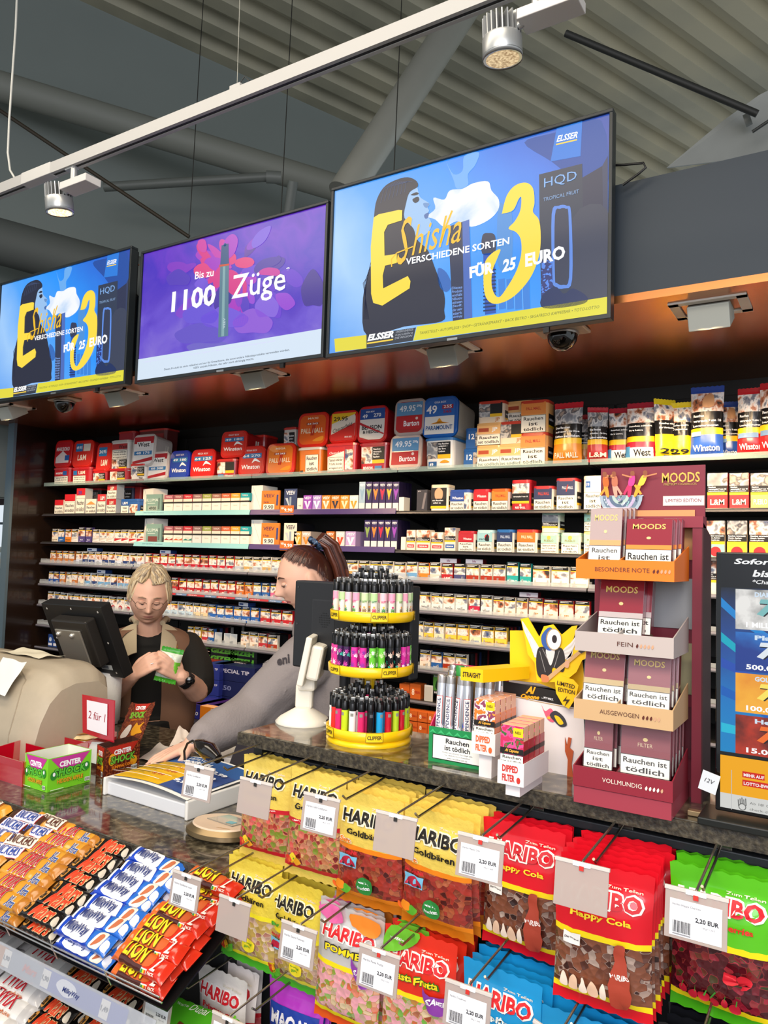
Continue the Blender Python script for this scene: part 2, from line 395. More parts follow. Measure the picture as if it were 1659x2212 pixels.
def spot(px, py, label, warm):
    q = PY(px, py, TY)
    o = empty('track_spotlight', (q.x, TY, zt - .06), label=label, cat='spotlight', group='spotlights on the lighting track')
    o.rotation_euler = (0, 0, 0)
    al = P('a9abab', .35, metal=.6)
    m = MB(); r = .049; L = .135
    T = MX.Rotation(math.radians(8), 4, 'X')
    m.T = T; m.lathe([(r * .96, -L + .045), (r, -L + .05), (r, -.045), (r * .94, -.04)], al, 36); m.lathe([(r*.97, -L + .045), (r, -L+.04), (r, -L + .052)], al, 36)
    m.lathe([(r * .965, -L + .042), (r * .9, -L + .05), (r * .6, -L + .075)], P('d8d4cc', .2, metal=.7), 36); part(m, 'housing', o)
    m = MB(); m.T = T
    for k in range(22):
        a = 2 * PI * k / 22; m.T = T @ MX.Rotation(a, 4, 'Z'); m.box(.018, r * .97, -.0016, .0016, -.046, .005, al)
    m.T = T; m.lathe([(.02, -.05), (.02, .004)], P('3a3b3b'), 16); part(m, 'cooling_fins', o)
    m = MB(); m.T = T; m.lathe([(.0001, -L + .0405), (r * .84, -L + .0412)], ramp_mat('lamp_grid_' + str(warm), [(.3, 'a8865c'), (.7, 'ffe2b0')], scale=160, detail=1, emit=warm), 30); part(m, 'lens', o)
    m = MB(); m.box(.052, .2, -.03, .035, -.035, -.008, P('c2beba', .45), .002); part(m, 'driver_box', o)
    m = MB(); m.tube([(.09, 0, -.01), (.09, 0, .058)], .012, al, 14); m.tube([(r * .9, 0, -.03), (.06, 0, -.025)], .01, al, 12); m.box(.05, .1, -.012, .012, .045, .058, al, .002); part(m, 'arm', o)
    return o
spot(1083, 45, 'larger silver spotlight at the top, right end of the lighting track', .9)
spot(125, 415, 'lit silver spotlight near the left end of the lighting track', 3.0)
# ---------------- soffit spots and cameras
def downlight(px, py, label, i):
    q = PZ(px, py, 2.49)
    o = empty('recessed_downlight', (q.x, q.y, 2.49), label=label, cat='ceiling lamp', group='recessed lamps in the copper soffit')
    fr = P('efe6d8', .45)
    m = MB()
    for s in (-1, 1): m.box(s * .10 - .015, s * .10 + .015, -.085, .085, -.006, 0, fr); m.box(-.115, .115, s * .075 - .014, s * .075 + .014, -.006, 0, fr)
    part(m, 'frame', o)
    m = MB(); m.T = MX.Rotation(math.radians(30), 4, 'X'); m.box(-.062, .062, -.062, .05, -.06, .02, P('b4b6ac', .5), .003); part(m, 'lamp_head', o)
    m = MB(); m.T = MX.Rotation(math.radians(30), 4, 'X'); m.lathe([(.0001, -.0606), (.04, -.0606)], P('ffd9a0', emit=4), 20, MX.Translation((0, 0, 0))); part(m, 'lens', o)
    return q
DL = [downlight(*a) for a in [(1535, 662, 'square recessed lamp to the right of the biggest screen', 0), (966, 752, 'square recessed lamp under the biggest screen', 1), (560, 806, 'square recessed lamp under the purple screen', 2), (262, 848, 'square recessed lamp under the left screen, right of the camera dome', 3), (25, 880, 'square recessed lamp at the left end of the soffit', 4)]]
def dome(px, py, label):
    q = PZ(px, py, 2.49)
    if q.y < 2.485: q = V((PY(px, py, 2.485).x, 2.485, 2.49))
    o = empty('security_camera', (q.x, q.y, 2.49), label=label, cat='security camera', group='dome cameras under the soffit')
    m = MB(); m.box(-.09, .09, -.05, .05, -.012, 0, P('c9b39c', .4), .005); part(m, 'base_plate', o)
    m = MB(); m.lathe([(.055, -.01), (.056, -.02), (.05, -.045), (.035, -.066), (.015, -.077), (.0001, -.079)], P('17110d', .05, coat=1), 30); part(m, 'dome', o)
    m = MB(); m.lathe([(.058, -.012), (.0605, -.016), (.057, -.022)], P('b8b0a8', .3, metal=.6), 30); part(m, 'ring', o)
dome(1215, 712, 'smoked dome camera under the right end of the biggest screen')
dome(140, 862, 'smoked dome camera under the left screen')
# ---------------- lights
w = bpy.data.worlds.new('world'); sc.world = w; w.use_nodes = True
bg = w.node_tree.nodes['Background']; bg.inputs[0].default_value = lin('dfe8ee'); bg.inputs[1].default_value = .95
def area(name, loc, tgt, size, power, col, sy=None):
    l = bpy.data.lights.new(name, 'AREA'); l.energy = power; l.color = lin(col)[:3]; l.shape = 'RECTANGLE'; l.size = size; l.size_y = sy or size
    o = bpy.data.objects.new(name, l); COL.objects.link(o); o.location = loc
    o.rotation_euler = (V(tgt) - V(loc)).to_track_quat('-Z', 'Y').to_euler(); return o
area('window_daylight', (1.6, -3.4, 3.0), (-1.5, 2.5, 1.3), 4.5, 190, 'f4f3ff', 2.6)
area('overhead_fill', (-2.0, .6, 3.9), (-2.0, 1.4, 1.0), 4.0, 60, 'fff0da', .8)  # added overhead fill, stands in for unseen shop lamps
area('overhead_fill', (-.3, -.5, 3.0), (-.4, 1.1, 1.0), 2.4, 55, 'fff2de', .6)  # added fill light aimed at the sweets bags to brighten the foreground
for q in DL + [V((.3, 2.9, 2.4)), V((-.6, 2.9, 2.4))]:
    l = bpy.data.lights.new('downlight', 'SPOT'); l.energy = 50; l.color = lin('ffd7a3')[:3]; l.spot_size = math.radians(105); l.spot_blend = .6; l.shadow_soft_size = .06
    o = bpy.data.objects.new('downlight', l); COL.objects.link(o); o.location = (q.x, q.y - .03, 2.40); o.rotation_euler = (V((q.x, 3.4, 1.3)) - V((q.x, q.y, 2.4))).to_track_quat('-Z', 'Y').to_euler()
sc.view_settings.view_transform = 'Standard'; sc.view_settings.look = 'None'; sc.view_settings.gamma = 1; sc.view_settings.use_curve_mapping = False
sc.view_settings.exposure = 0.0
sc.cycles.max_bounces = 6; sc.cycles.diffuse_bounces = 3; sc.cycles.glossy_bounces = 3; sc.cycles.transmission_bounces = 6; sc.cycles.transparent_max_bounces = 12
try: sc.cycles.use_denoising = True
except Exception: pass
# ================= hanging screens
TVY = 2.34
def E(h, k=1.0): return P(h, .3, emit=k)
def tv_frame(name, c4, label):
    (xa, ya), (xb, yb), (xc, yc), (xd, yd) = c4      # TL TR BR BL
    tl, tr_, br, bl = [PY(x, y, TVY) for x, y in c4]
    x0 = (tl.x + bl.x) / 2; x1 = (tr_.x + br.x) / 2; z0 = (bl.z + br.z) / 2; z1 = (tl.z + tr_.z) / 2
    return x0, x1, z0, z1
def make_tv(x0, x1, z0, z1, label, art):
    W, Hh = x1 - x0, z1 - z0
    o = empty('television', (x0, TVY, z0), label=label, cat='screen', group='flat screens over the tobacco shelves')
    fr = P('23282b', .4)
    m = MB(); b = .012
    m.box(0, W, -.01, .03, 0, b + .004, fr, .002); m.box(0, W, -.01, .03, Hh - b, Hh, fr, .002); m.box(0, b, -.01, .03, b, Hh - b, fr, .002); m.box(W - b, W, -.01, .03, b, Hh - b, fr, .002)
    m.box(.01, W - .01, .005, .045, .01, Hh - .01, P('101214', .6), .004); part(m, 'casing', o)
    m = MB(); art(m, W, Hh, b); part(m, 'screen', o)
    m = MB(); m.box(W*.3, W*.7, .04, .085, Hh*.25, Hh*.75, P('0e0e0e')); part(m, 'wall_mount', o)
    m = MB(); m.box(W*.5 - .02, W*.5 + .02, -.012, -.004, .0, .008, P('9aa0a3', .3, metal=.6)); part(m, 'badge', o)
    m = MB(); m.box(W*.8, W*.8 + .02, -.008, .004, -.018, 0, P('0a0a0a')); part(m, 'sensor', o)
    return o
X0, X1, Z0, Z1 = tv_frame('a', ((705, 412), (1321, 237), (1326, 690), (720, 771)), '')
def ad_art(m, W, Hh, b):
    sx, sz = W / (X1 - X0), Hh / (Z1 - Z0)
    S = Surf(m, lambda u, v: V((u, -.0005, v)), eps=.0005, n=V((0, -1, 0)))
    def L(X, Y):                      # drawing coordinates of the advert
        p = PY(690 + X / 2.552, 220 + Y / 2.552, TVY); return ((p.x - X0) * sx, (p.z - Z0) * sz)
    pg = lambda pts, c, l=1: S.poly([L(*p) for p in pts], c, l)
    bl = lambda pts, c, l=1: S.blob([L(*p) for p in pts], c, l)
    def T(s, a, bb, up, c, l=9, bold=.02, shear=0):
        a, bb, up = L(*a), L(*bb), L(*up); S.text(s, a[0], a[1], up[1] - a[1], c, l, bold, shear, 'l', bb[0] - a[0], math.atan2(bb[1] - a[1], bb[0] - a[0]))
    S.rect(b, b, W - b, Hh - b, grad_mat('advert_sky', [(0, '5a9cec'), (.22, '9cc6f4'), (.42, '4fa0f4'), (.6, '2b92f6'), (.8, '2a70da'), (1, '2c4ca8')], (.62, 0, .55), -.02, 1.08, .22, 3), 0)
    bl([(1130, 225), (1300, 170), (1555, 105), (1580, 500), (1400, 420), (1280, 330)], E('2a56ae', .9), 1)
    pg([L_ for L_ in [(1310, 140), (1450, 100), (1440, 300), (1275, 330)]], E('2f7fe0'), 2)
    T('ELSSER', (1308, 225), (1424, 200), (1311, 190), E('ffffff'), 5, .03, .3)
    pg([(1306, 233), (1422, 206), (1421, 214), (1305, 241)], E('ffd84a'), 3)
    DK = E('33364a', .8); BOX = E('3a4260', .85); SK = E('9cc4f0')
    # smoke cloud and wisps
    SM = ramp_mat('advert_smoke', [(.3, 'a9cdf6'), (.55, 'f4f8ff'), (.75, 'ffffff')], scale=7, emit=1, dist=.6)
    bl([(595, 632), (640, 590), (630, 530), (690, 540), (720, 490), (790, 480), (850, 450), (930, 440), (950, 490), (990, 540), (985, 600), (930, 655), (840, 690), (760, 660), (690, 690), (640, 650)], SM, 3)
    bl([(700, 330), (740, 400), (790, 380), (800, 300), (880, 280), (860, 350), (820, 400), (820, 460), (760, 480), (740, 430)], E('6fb0f3'), 2)
    # standing woman in profile, dark hair
    bl([(470, 470), (530, 450), (548, 500), (560, 530), (608, 562), (598, 585), (606, 602), (590, 628), (612, 650), (618, 690), (590, 730), (560, 745), (500, 760), (460, 640)], SK, 3)
    bl([(515, 540), (545, 525), (552, 545), (530, 560)], DK, 5); bl([(505, 515), (535, 500), (550, 508), (530, 518)], DK, 5); bl([(580, 625), (605, 612), (600, 640), (585, 645)], E('4c6fae'), 5)
    bl([(575, 560), (608, 562), (596, 585), (580, 580)], E('6a94cc'), 4)
    bl([(302, 640), (318, 540), (370, 460), (470, 418), (530, 432), (545, 468), (500, 500), (480, 560), (470, 640), (520, 700), (540, 760), (600, 820), (640, 920), (690, 1060), (690, 1150), (675, 1212), (470, 1240), (265, 1290), (240, 1120), (262, 980), (296, 860), (300, 720)], DK, 4)
    for k in range(6): S.line([L(300 - k*6, 820 + k*30), L(262 - k*4, 1000), L(245 + k*6, 1200)], .0016, DK, 4)
    for k in range(7): S.line([L(340 + k*22, 560 - k*10), L(360 + k*20, 480 - k*6), L(430 + k*14, 440)], .0016, E('4a5a80'), 5)
    # vape devices and cartons
    bl([(985, 590), (1020, 565), (1060, 590), (1060, 900), (985, 900)], E('4f93dc'), 2)
    pg([(712, 690), (828, 650), (845, 1195), (738, 1215)], BOX, 5); pg([(790, 665), (828, 650), (845, 1195), (800, 1200)], E('4f70c0'), 5.4)
    for k, s in enumerate(['Dieses', 'Produkt', 'enthält', 'Nikotin:', 'einen', 'Stoff,', 'der sehr', 'stark', 'abhängig']): T(s, (732 + k, 1037 + k * 20), (790, 1030 + k * 20), (732 + k, 1022 + k * 20), E('7fa4e8'), 7, .02)
    bl([(900, 740), (935, 725), (970, 740), (970, 830), (900, 840)], BOX, 5)
    pg([(905, 840), (968, 830), (975, 1165), (915, 1175)], E('2c58b8'), 5)
    for k in range(12): pg([(905, 930 + k*20), (975, 922 + k*20), (975, 930 + k*20), (905, 938 + k*20)], E('20345e'), 5.5)
    for x in (985, 1030, 1075, 1120): pg([(x, 980), (x + 38, 974), (x + 44, 1140), (x + 5, 1146)], E('3d86e0'), 4); S.line([L(x, 980), L(x + 5, 1146)], .002, E('7cb6f4'), 5)
    bl([(655, 920), (700, 940), (730, 1010), (700, 1050), (660, 1010)], E('3a6fc0'), 4)
    pg([(1212, 402), (1450, 342), (1455, 640), (1560, 620), (1590, 1080), (1225, 1140), (1215, 700)], E('3b465f', .8), 3)
    pg([(1450, 420), (1560, 355), (1565, 640), (1455, 640)], E('363c5c', .8), 3.3)
    pg([(1560, 355), (1590, 300), (1595, 1080), (1566, 1085)], E('3a4468', .9), 3)
    bl([(1400, 640), (1590, 600), (1590, 1070), (1400, 1090)], E('434a62', .85), 3.5)  # not a carton: dark grey reflection painted into the lower right of the screen
    T('HQD', (1240, 485), (1420, 440), (1240, 425), E('86b4ee'), 6, 0)
    T('TROPICAL FRUIT', (1236, 552), (1432, 505), (1236, 532), E('8fb0dc'), 6, 0)
    bl([(1282, 620), (1320, 575), (1365, 575), (1390, 620), (1395, 980), (1350, 1030), (1300, 1020), (1285, 960)], E('5f8ee6'), 5); bl([(1300, 630), (1330, 592), (1360, 592), (1375, 630), (1378, 970), (1345, 1010), (1310, 1000), (1300, 960)], E('3d4560', .8), 6)
    pg([(1226, 880), (1285, 870), (1290, 1060), (1226, 1070)], ramp_mat('advert_dots', [(.45, '1b2f78'), (.55, '4d86ea')], scale=90, detail=1, emit=1, interp='CONSTANT'), 5)
    bl([(1230, 1070), (1300, 1020), (1350, 1060), (1400, 1030), (1480, 1080), (1440, 1120), (1240, 1140)], E('243566', .9), 6)
    Y = E('ffe04a')
    pg([(302, 640), (330, 622), (440, 598), (460, 600), (458, 655), (380, 680), (360, 720), (362, 850), (430, 840), (430, 890), (365, 905), (352, 960), (355, 1030), (490, 962), (505, 990), (500, 1030), (350, 1125), (300, 1110), (288, 1060), (286, 800)], Y, 7)
    bl([(1010, 612), (1035, 520), (1080, 465), (1140, 448), (1180, 480), (1188, 560), (1180, 610), (1215, 660), (1222, 780), (1205, 880), (1160, 980), (1080, 1070), (1000, 1112), (940, 1105), (910, 1040), (912, 900), (950, 840), (1000, 815), (985, 860), (955, 940), (955, 1030), (990, 1080), (1040, 1020), (1090, 930), (1115, 840), (1112, 760), (1085, 720), (1045, 700), (1080, 660), (1110, 600), (1115, 530), (1100, 540), (1070, 600), (1015, 618)], Y, 7)
    T('S', (430, 905), (520, 880), (430, 655), E('f5c32e'), 8, .0, .45); T('hisha', (512, 852), (790, 770), (512, 690), E('f5c32e'), 8, .0, .45); S.line([L(*p) for p in [(402, 912), (400, 870), (430, 835), (520, 800)]], .005, E('f5c32e'), 8); S.line([L(*p) for p in [(735, 602), (700, 690), (672, 780)]], .008, E('f5c32e'), 8)
    T('VERSCHIEDENE SORTEN', (480, 903), (1050, 788), (480, 866), E('ffffff'), 10, .025)
    T('FÜR', (832, 978), (965, 945), (832, 900), E('ffffff'), 10, .05); T('25', (1010, 945), (1090, 925), (1010, 875), E('ffffff'), 10, .04, .2); T('EURO', (1138, 915), (1358, 868), (1138, 840), E('ffffff'), 10, .04)
    # yellow footer
    pg([(85, 1308), (262, 1286), (262, 1360), (90, 1380)], E('e8dc44'), 6)
    pg([(540, 1240), (1598, 1075), (1598, 1170), (520, 1318)], E('e6de3e'), 6)
    pg([(262, 1286), (535, 1245), (518, 1318), (262, 1358)], E('3a3f4a'), 6)
    T('ELSSER', (268, 1322), (412, 1300), (268, 1285), E('ffffff'), 9, .05, .3); pg([(266, 1330), (410, 1308), (410, 1316), (266, 1338)], E('ffd84a'), 9)
    for k, s in enumerate(['UNSERE ENERGIE', 'FÜRS LEBEN &', 'DIE REGION']): T(s, (425 - k * 3, 1277 + k * 17), (522 - k * 3, 1262 + k * 17), (425, 1265 + k * 17), E('b9bec8'), 9, 0, .2)
    T('TANKSTELLE • AUTOPFLEGE • SHOP • GETRÄNKEMARKT • BACK BISTRO • SEGAFREDO KAFFEEBAR • TOTO-LOTTO', (556, 1284), (1545, 1140), (556, 1266), E('6a7440'), 8, 0, .2)
make_tv(X0, X1, Z0, Z1, 'largest screen on the right, blue advert with a yellow E and 3', ad_art)
x0, x1, z0, z1 = tv_frame('b', ((304, 543), (703, 440), (710, 770), (298, 831)), '')
def purple_art(m, W, Hh, b):
    S = Surf(m, lambda u, v: V((u, -.0005, v)), eps=.0005, n=V((0, -1, 0)))
    def L(X, Y):
        p = PY(X / 2.304, 420 + Y / 2.304, TVY); return (p.x - x0, p.z - z0)
    def T(s, a, bb, up, c, l=9, bold=.02, shear=0):
        a, bb, up = L(*a), L(*bb), L(*up); S.text(s, a[0], a[1], up[1] - a[1], c, l, bold, shear, 'l', bb[0] - a[0], math.atan2(bb[1] - a[1], bb[0] - a[0]))
    S.rect(b, b, W - b, Hh - b, grad_mat('advert_purple', [(0, '8f7bd8'), (.3, '6a50d0'), (.45, '5a3cc4'), (.6, '4a2ec0'), (.75, '6a34c8'), (1, '3c28b0')], (.1, 0, 1.0), .05, 1, .9, 5, dist=.6), 0)
    # petals radiating from the stick
    rnd = random.Random(3)
    cx, cy = 1150, 360
    cols = ['b03cc8', '8a3ccc', '6f42d6', 'd23ca8', '5a3fc6', '7a5ade', '4a34a8', '9a4ad8', '3f3196']
    for k in range(58):
        a = rnd.uniform(0, 2 * PI); d = rnd.uniform(60, 330) ; c = cols[k % 9] if d > 150 else ['e03c90', 'c83cb4', 'e8488c', 'a838c8'][k % 4]
        px, py = cx + d * math.cos(a) * 1.05, cy + d * math.sin(a) * (.95 if math.sin(a) > 0 else .62)
        if px < 745 or px > 1560 or py > 800: continue
        r1, r2 = rnd.uniform(35, 85), rnd.uniform(18, 40); t = a + rnd.uniform(-.5, .5)
        pts = []
        for q in range(7):
            aa = 2*PI*q/7; rr = rnd.uniform(.75, 1.2); ex, ey = r1*math.cos(aa)*rr, r2*math.sin(aa)*rr
            pts.append(L(px + ex*math.cos(t) - ey*math.sin(t), py + ex*math.sin(t) + ey*math.cos(t)))
        if any(p[0] < b or p[0] > W-b or p[1] > Hh-b for p in pts): continue
        S.blob(pts, grad_mat('petal', [(0, c), (1, cols[(k*5+3) % 9])], (math.cos(t)*7, 0, math.sin(t)*7), rnd.uniform(-2.4, -.5) * 0 + .5 - (px*0), .95, .5, 14) if k % 2 else E(c, .92), 1 + k * .05)
    for px_, py_, r1, r2, c in [(1120, 620, 120, 50, '7a5ee0'), (1260, 640, 100, 60, '9460dc'), (1000, 600, 90, 50, '6f5adc'), (1000, 700, 130, 50, '6a58cc'), (1330, 560, 60, 60, '8a68e2'), (1560, 480, 60, 90, '4a3a9a'), (890, 420, 60, 40, '5a40c0'), (1050, 760, 120, 30, '7468cc')]:
        S.blob([L(px_ + r1*math.cos(q), py_ + r2*math.sin(q)*(1+.2*math.sin(3*q))) for q in [2*PI*i/8 for i in range(8)]], E(c, .95), 4.2)
    # vapour stick
    S.poly([L(1105, 255), L(1140, 245), L(1142, 350), L(1098, 358)], E('3b5a86'), 5); S.poly([L(1098, 358), L(1142, 352), L(1138, 705), L(1088, 712)], E('5c7f92'), 5)
    S.poly([L(1112, 360), L(1124, 358), L(1118, 706), L(1104, 708)], E('86aab0'), 5.5); S.poly([L(1094, 352), L(1144, 345), L(1144, 354), L(1094, 362)], E('d0563c'), 6)
    S.circ(*L(1122, 252), .008, E('3b5a86'), 5)
    a = L(1118, 668); S.text('VEEV', a[0] + .006, a[1], .012, E('d8e6ee'), 7, 0, 0, 'l', .045, PI/2)
    T('Bis zu', (973, 425), (1066, 408), (973, 388), E('ffffff'), 8, .015); T('1100', (855, 590), (1074, 553), (855, 487), E('ffffff'), 8, .03)
    T('Züge', (1153, 560), (1420, 515), (1153, 408), E('ffffff'), 8, .008); T('*', (1427, 385), (1445, 382), (1427, 365), E('ffffff'), 8, .03)
    S.rect(b, b, W - b, .1165, E('d7e6f6'), 6)
    T('Dieses Produkt ist nicht risikofrei und nur für Erwachsene, die sonst andere Nikotinprodukte verwenden würden.', (820, 880), (1445, 782), (820, 868), E('4a5560'), 8, .01); T('VEEV enthält Nikotin, das sehr stark abhängig macht.', (965, 873), (1267, 826), (965, 861), E('4a5560'), 8, .01)
    T('* Schätzung auf der Grundlage eines neu hergestellten Produktes mit einer Zugdauer von 1 Sekunde. Kann je nach individuellem Nutzungsverhalten variieren.', (712, 842), (1375, 735), (712, 832), E('dcd8ff'), 7, 0)
make_tv(x0, x1, z0, z1, 'middle screen with a purple flower advert reading 1100', purple_art)
r_ = PY(280, 690, TVY).x; zz0 = (PY(292, 835, TVY).z + PY(0, 862, TVY).z) / 2; zz1 = (PY(270, 543, TVY).z + PY(5, 607, TVY).z) / 2
make_tv(r_ - 1.086, r_, zz0, zz1, 'leftmost screen, partly out of the picture, showing the same blue advert', ad_art)
for pts, lab in ((((1320, 357), (1350, 356), (1390, 352), (1395, 362), (1380, 375), (1345, 400)), 'black cable looping out behind the right side of the biggest screen'), (((275, 630), (285, 625), (298, 640)), 'black cable between the left and the purple screen')):
    m = MB(); m.tube([PY(x, y, TVY + .05) for x, y in pts], .004, P('0c0c0c'), 8); tag(m.build('screen_cable'), lab, 'cable')
m = MB(); m.tube([PY(x, y, TVY + .06) for x, y in ((274, 590), (285, 580), (300, 572))], .003, P('b0552c'), 8); tag(m.build('orange_cable'), 'short orange cable between the left and the purple screen', 'cable')
# ================= drawing language for printed faces
SHOCK = ramp_mat('warning_photo', [(.30, '3a3230'), (.40, 'b8704c'), (.47, 'ecd4c4'), (.54, 'f0ece8'), (.62, '8a8c94'), (.72, '3c5080')], scale=24, detail=3, rnd=40, interp='EASE', rough=.4)
SHOCKG = ramp_mat('warning_photo_grey', [(.0, '20242c'), (.42, '8f9297'), (.5, 'd6d2cc'), (.56, '4b4f58'), (.64, 'b7a493')], scale=22, detail=2, rnd=40, rough=.4)
IV = 'f1eee0'
def draw(S, w, h, cmds, ox=0, oy=0, L0=1):
    L = L0
    for c in cmds:
        k = c[0]; L += .7
        X = lambda u: ox + u * w
        Y = lambda v: oy + v * h
        if k == 'r': S.rect(X(c[1]), Y(c[2]), X(c[3]), Y(c[4]), c[5], L)
        elif k == 't':      # text,u,v,height,colour[,width,align,bold,shear,rot]
            a = list(c[6:]) + [None, 'c', .02, 0, 0][len(c[6:]):]
            S.text(c[1], X(c[2]), Y(c[3]), c[4] * h, c[5], L, a[2], a[3], a[1] or 'c', a[0] * w if a[0] else None, a[4])
        elif k == 'c': S.circ(X(c[1]), Y(c[2]), c[3] * w, c[4], L, ry=(c[5] * h if len(c) > 5 else None))
        elif k == 'p': S.poly([(X(a), Y(b)) for a, b in c[1]], c[2], L)
        elif k == 'b': S.blob([(X(a), Y(b)) for a, b in c[1]], c[2], L)
        elif k == 'l': S.line([(X(a), Y(b)) for a, b in c[1]], c[2] * w, c[3], L)
        elif k == 'W':      # white warning box u0 v0 u1 v1 [3 lines]
            u0, v0, u1, v1 = c[1:5]; S.rect(X(u0), Y(v0), X(u1), Y(v1), '1a1a1a', L); d = .012
            S.rect(X(u0 + d), Y(v0 + d), X(u1 - d), Y(v1 - d), IV, L + .3)
            ls = c[5] if len(c) > 5 else ['Rauchen', 'ist tödlich']
            hh = (v1 - v0) / (len(ls) + .35)
            for i, t in enumerate(ls):
                ww = (u1 - u0) * min(.88, .105 * len(t) + .05)
                S.text(t, X((u0 + u1) / 2), Y(v1 - hh * (i + 1)), hh * h * .66, '15151a', L + .6, .02, 0, 'c', ww * w)
        elif k == 'K':      # photo warning u0 v0 u1 v1, mode
            u0, v0, u1, v1, md = c[1:6]; ph = SHOCKG if 'g' in md else SHOCK
            if 's' in md:   # side by side
                um = lerp(u0, u1, .48)
                S.rect(X(u0), Y(v0), X(um), Y(v1), ph, L); S.rect(X(um), Y(v0), X(u1), Y(v1), '131315', L)
                S.rect(X(um), Y(lerp(v0, v1, .08)), X(u1), Y(lerp(v0, v1, .26)), 'f2bf1a', L + .4)
                for i, t in enumerate(['Das Rauchen', 'aufgeben -', 'für Ihre', 'Lieben']): S.text(t, X(lerp(um, u1, .06)), Y(lerp(v0, v1, .80 - .15 * i)), (v1 - v0) * h * .085, 'ffffff', L + .4, .03, 0, 'l', (u1 - um) * w * (.8 - .08 * (i % 2)))
            else:           # stacked: photo on top, black text, yellow strip
                vm = lerp(v0, v1, .42); vy = lerp(v0, v1, .12)
                S.rect(X(u0), Y(vm), X(u1), Y(v1), ph, L); S.rect(X(u0), Y(vy), X(u1), Y(vm), '131315', L); S.rect(X(u0), Y(v0), X(u1), Y(vy), 'f2bf1a', L)
                tl = c[6] if len(c) > 6 else ['Rauchen', 'verursacht 9 von 10', 'Lungenkarzinomen']
                for i, t in enumerate(tl): S.text(t, X(lerp(u0, u1, .06)), Y(lerp(vy, vm, .70 - .31 * i)), (vm - vy) * h * .2, 'ffffff', L + .4, .03, 0, 'l', (u1 - u0) * w * min(.88, .05 * len(t)))
def rr(w, d, r, n=4, cx=0, cy=0):
    out = []
    for sx, sy, a0 in ((1, 1, 0), (-1, 1, PI/2), (-1, -1, PI), (1, -1, 3*PI/2)):
        for k in range(n + 1):
            a = a0 + PI/2 * k / n; out.append((cx + sx * (w/2 - r) + r * math.cos(a), cy + sy * (d/2 - r) + r * math.sin(a)))
    return out
def rprism(m, w, d, r, z0, z1, mt, k0=1, k1=1, ax='z', cx=0, cy=0, cz=0, n=4, smooth=False):
    P2 = rr(w, d, r, n); N = len(P2)
    def mp(p, z, k):
        x, y = p[0] * k, p[1] * k
        return (cx + x, cy + y, cz + z) if ax == 'z' else (cx + x, cy + z, cz + y)
    A = [mp(p, z0, k0) for p in P2]; B = [mp(p, z1, k1) for p in P2]
    if ax != 'z': A, B = B, A
    m.add(A + B, [tuple(reversed(range(N))), tuple(range(N, 2*N))], mt)
    m.add(A + B, [(i, (i+1) % N, N + (i+1) % N, N + i) for i in range(N)], mt, smooth)
# ---------- product prototypes; origin at the bottom centre of the front face
def box_goods(name, cat, w, h, d, col, cmds, side=None, top=None, sidecmds=None, rough=.35, flap=None):
    m = MB(); m.box(-w/2, w/2, 0, d, 0, h, P(side or col, rough), .0008)
    S = front(m, -w/2, 0, 0); S.rect(.0006, .0006, w - .0006, h - .0006, P(col, rough), .4); draw(S, w, h, cmds)
    if sidecmds:
        S2 = flat(m, (w/2, 0, 0), (0, 1, 0), (0, 0, 1)); draw(S2, d, h, sidecmds)
    if top: m.box(-w/2 + .0005, w/2 - .0005, .0005, d - .0005, h - .001, h + .0003, P(top, rough))
    o = m.build(name); o['category'] = cat
    return o
def tub_up(w, h, d, body, lid, cmds, clear=False):
    o = empty('tobacco_tub', (0, 0, 0)); o['category'] = 'tobacco tub'
    m = MB(); rprism(m, w, d, min(w, d) * .18, 0, h - .012, P(body, .3, coat=.3), .93, .99, cy=d/2)
    S = Surf(m, lambda u, v: V(((u - w*.41) , .018 - .0095 * v / h + .0 , v)), n=V((0, -1, 0)), eps=.0004); S.fn = lambda u, v, w=w, h=h, d=d: V((u - w*.41, d/2 * (1 - lerp(.93, .99, v / h)) - .0003, v))
    draw(S, w * .82, h - .02, cmds, 0, .004); part(m, 'body', o)
    m = MB(); lm = P(lid, .25, coat=.4)
    rprism(m, w * 1.05, d * 1.05, min(w, d) * .2, h - .016, h - .004, lm, cy=d/2); rprism(m, w * .96, d * .96, min(w, d) * .19, h - .004, h, lm, 1, .96, cy=d/2); part(m, 'lid', o)
    return o
def tub_lie(w, h, d, body, rim, face, cmds, lean=.06):
    # tub lying on its side, lid turned to the shop
    o = empty('tobacco_tub', (0, 0, 0)); o['category'] = 'tobacco tub'
    r = min(w, h) * .2
    T = MX.Rotation(-lean, 4, 'X')
    m = MB(); m.T = T; rprism(m, w * .97, h * .97, r, .012, d, P(body, .3, coat=.3), 1, .9, ax='y', cz=h/2)
    for k in range(4): m.box(w*.44 , w*.46, .05 + .02*k, .06 + .02*k, h*.3, h*.7, P('e8e4d8'))
    part(m, 'body', o)
    m = MB(); m.T = T; lm = P(rim, .22, coat=.5)
    rprism(m, w, h, r, .004, .016, lm, ax='y', cz=h/2, n=6); rprism(m, w * .985, h * .985, r, 0, .004, lm, .97, 1, ax='y', cz=h/2, n=6)
    rprism(m, w * .84, h * .84, r * .8, -.0012, 0.0, P(face, .3, coat=.4), ax='y', cz=h/2, n=6)
    S = Surf(m, lambda u, v: V((u - w*.42, -.0014, v + h*.08)), n=V((0, -1, 0)), eps=.0004); draw(S, w * .84, h * .84, cmds)
    part(m, 'lid', o)
    return o
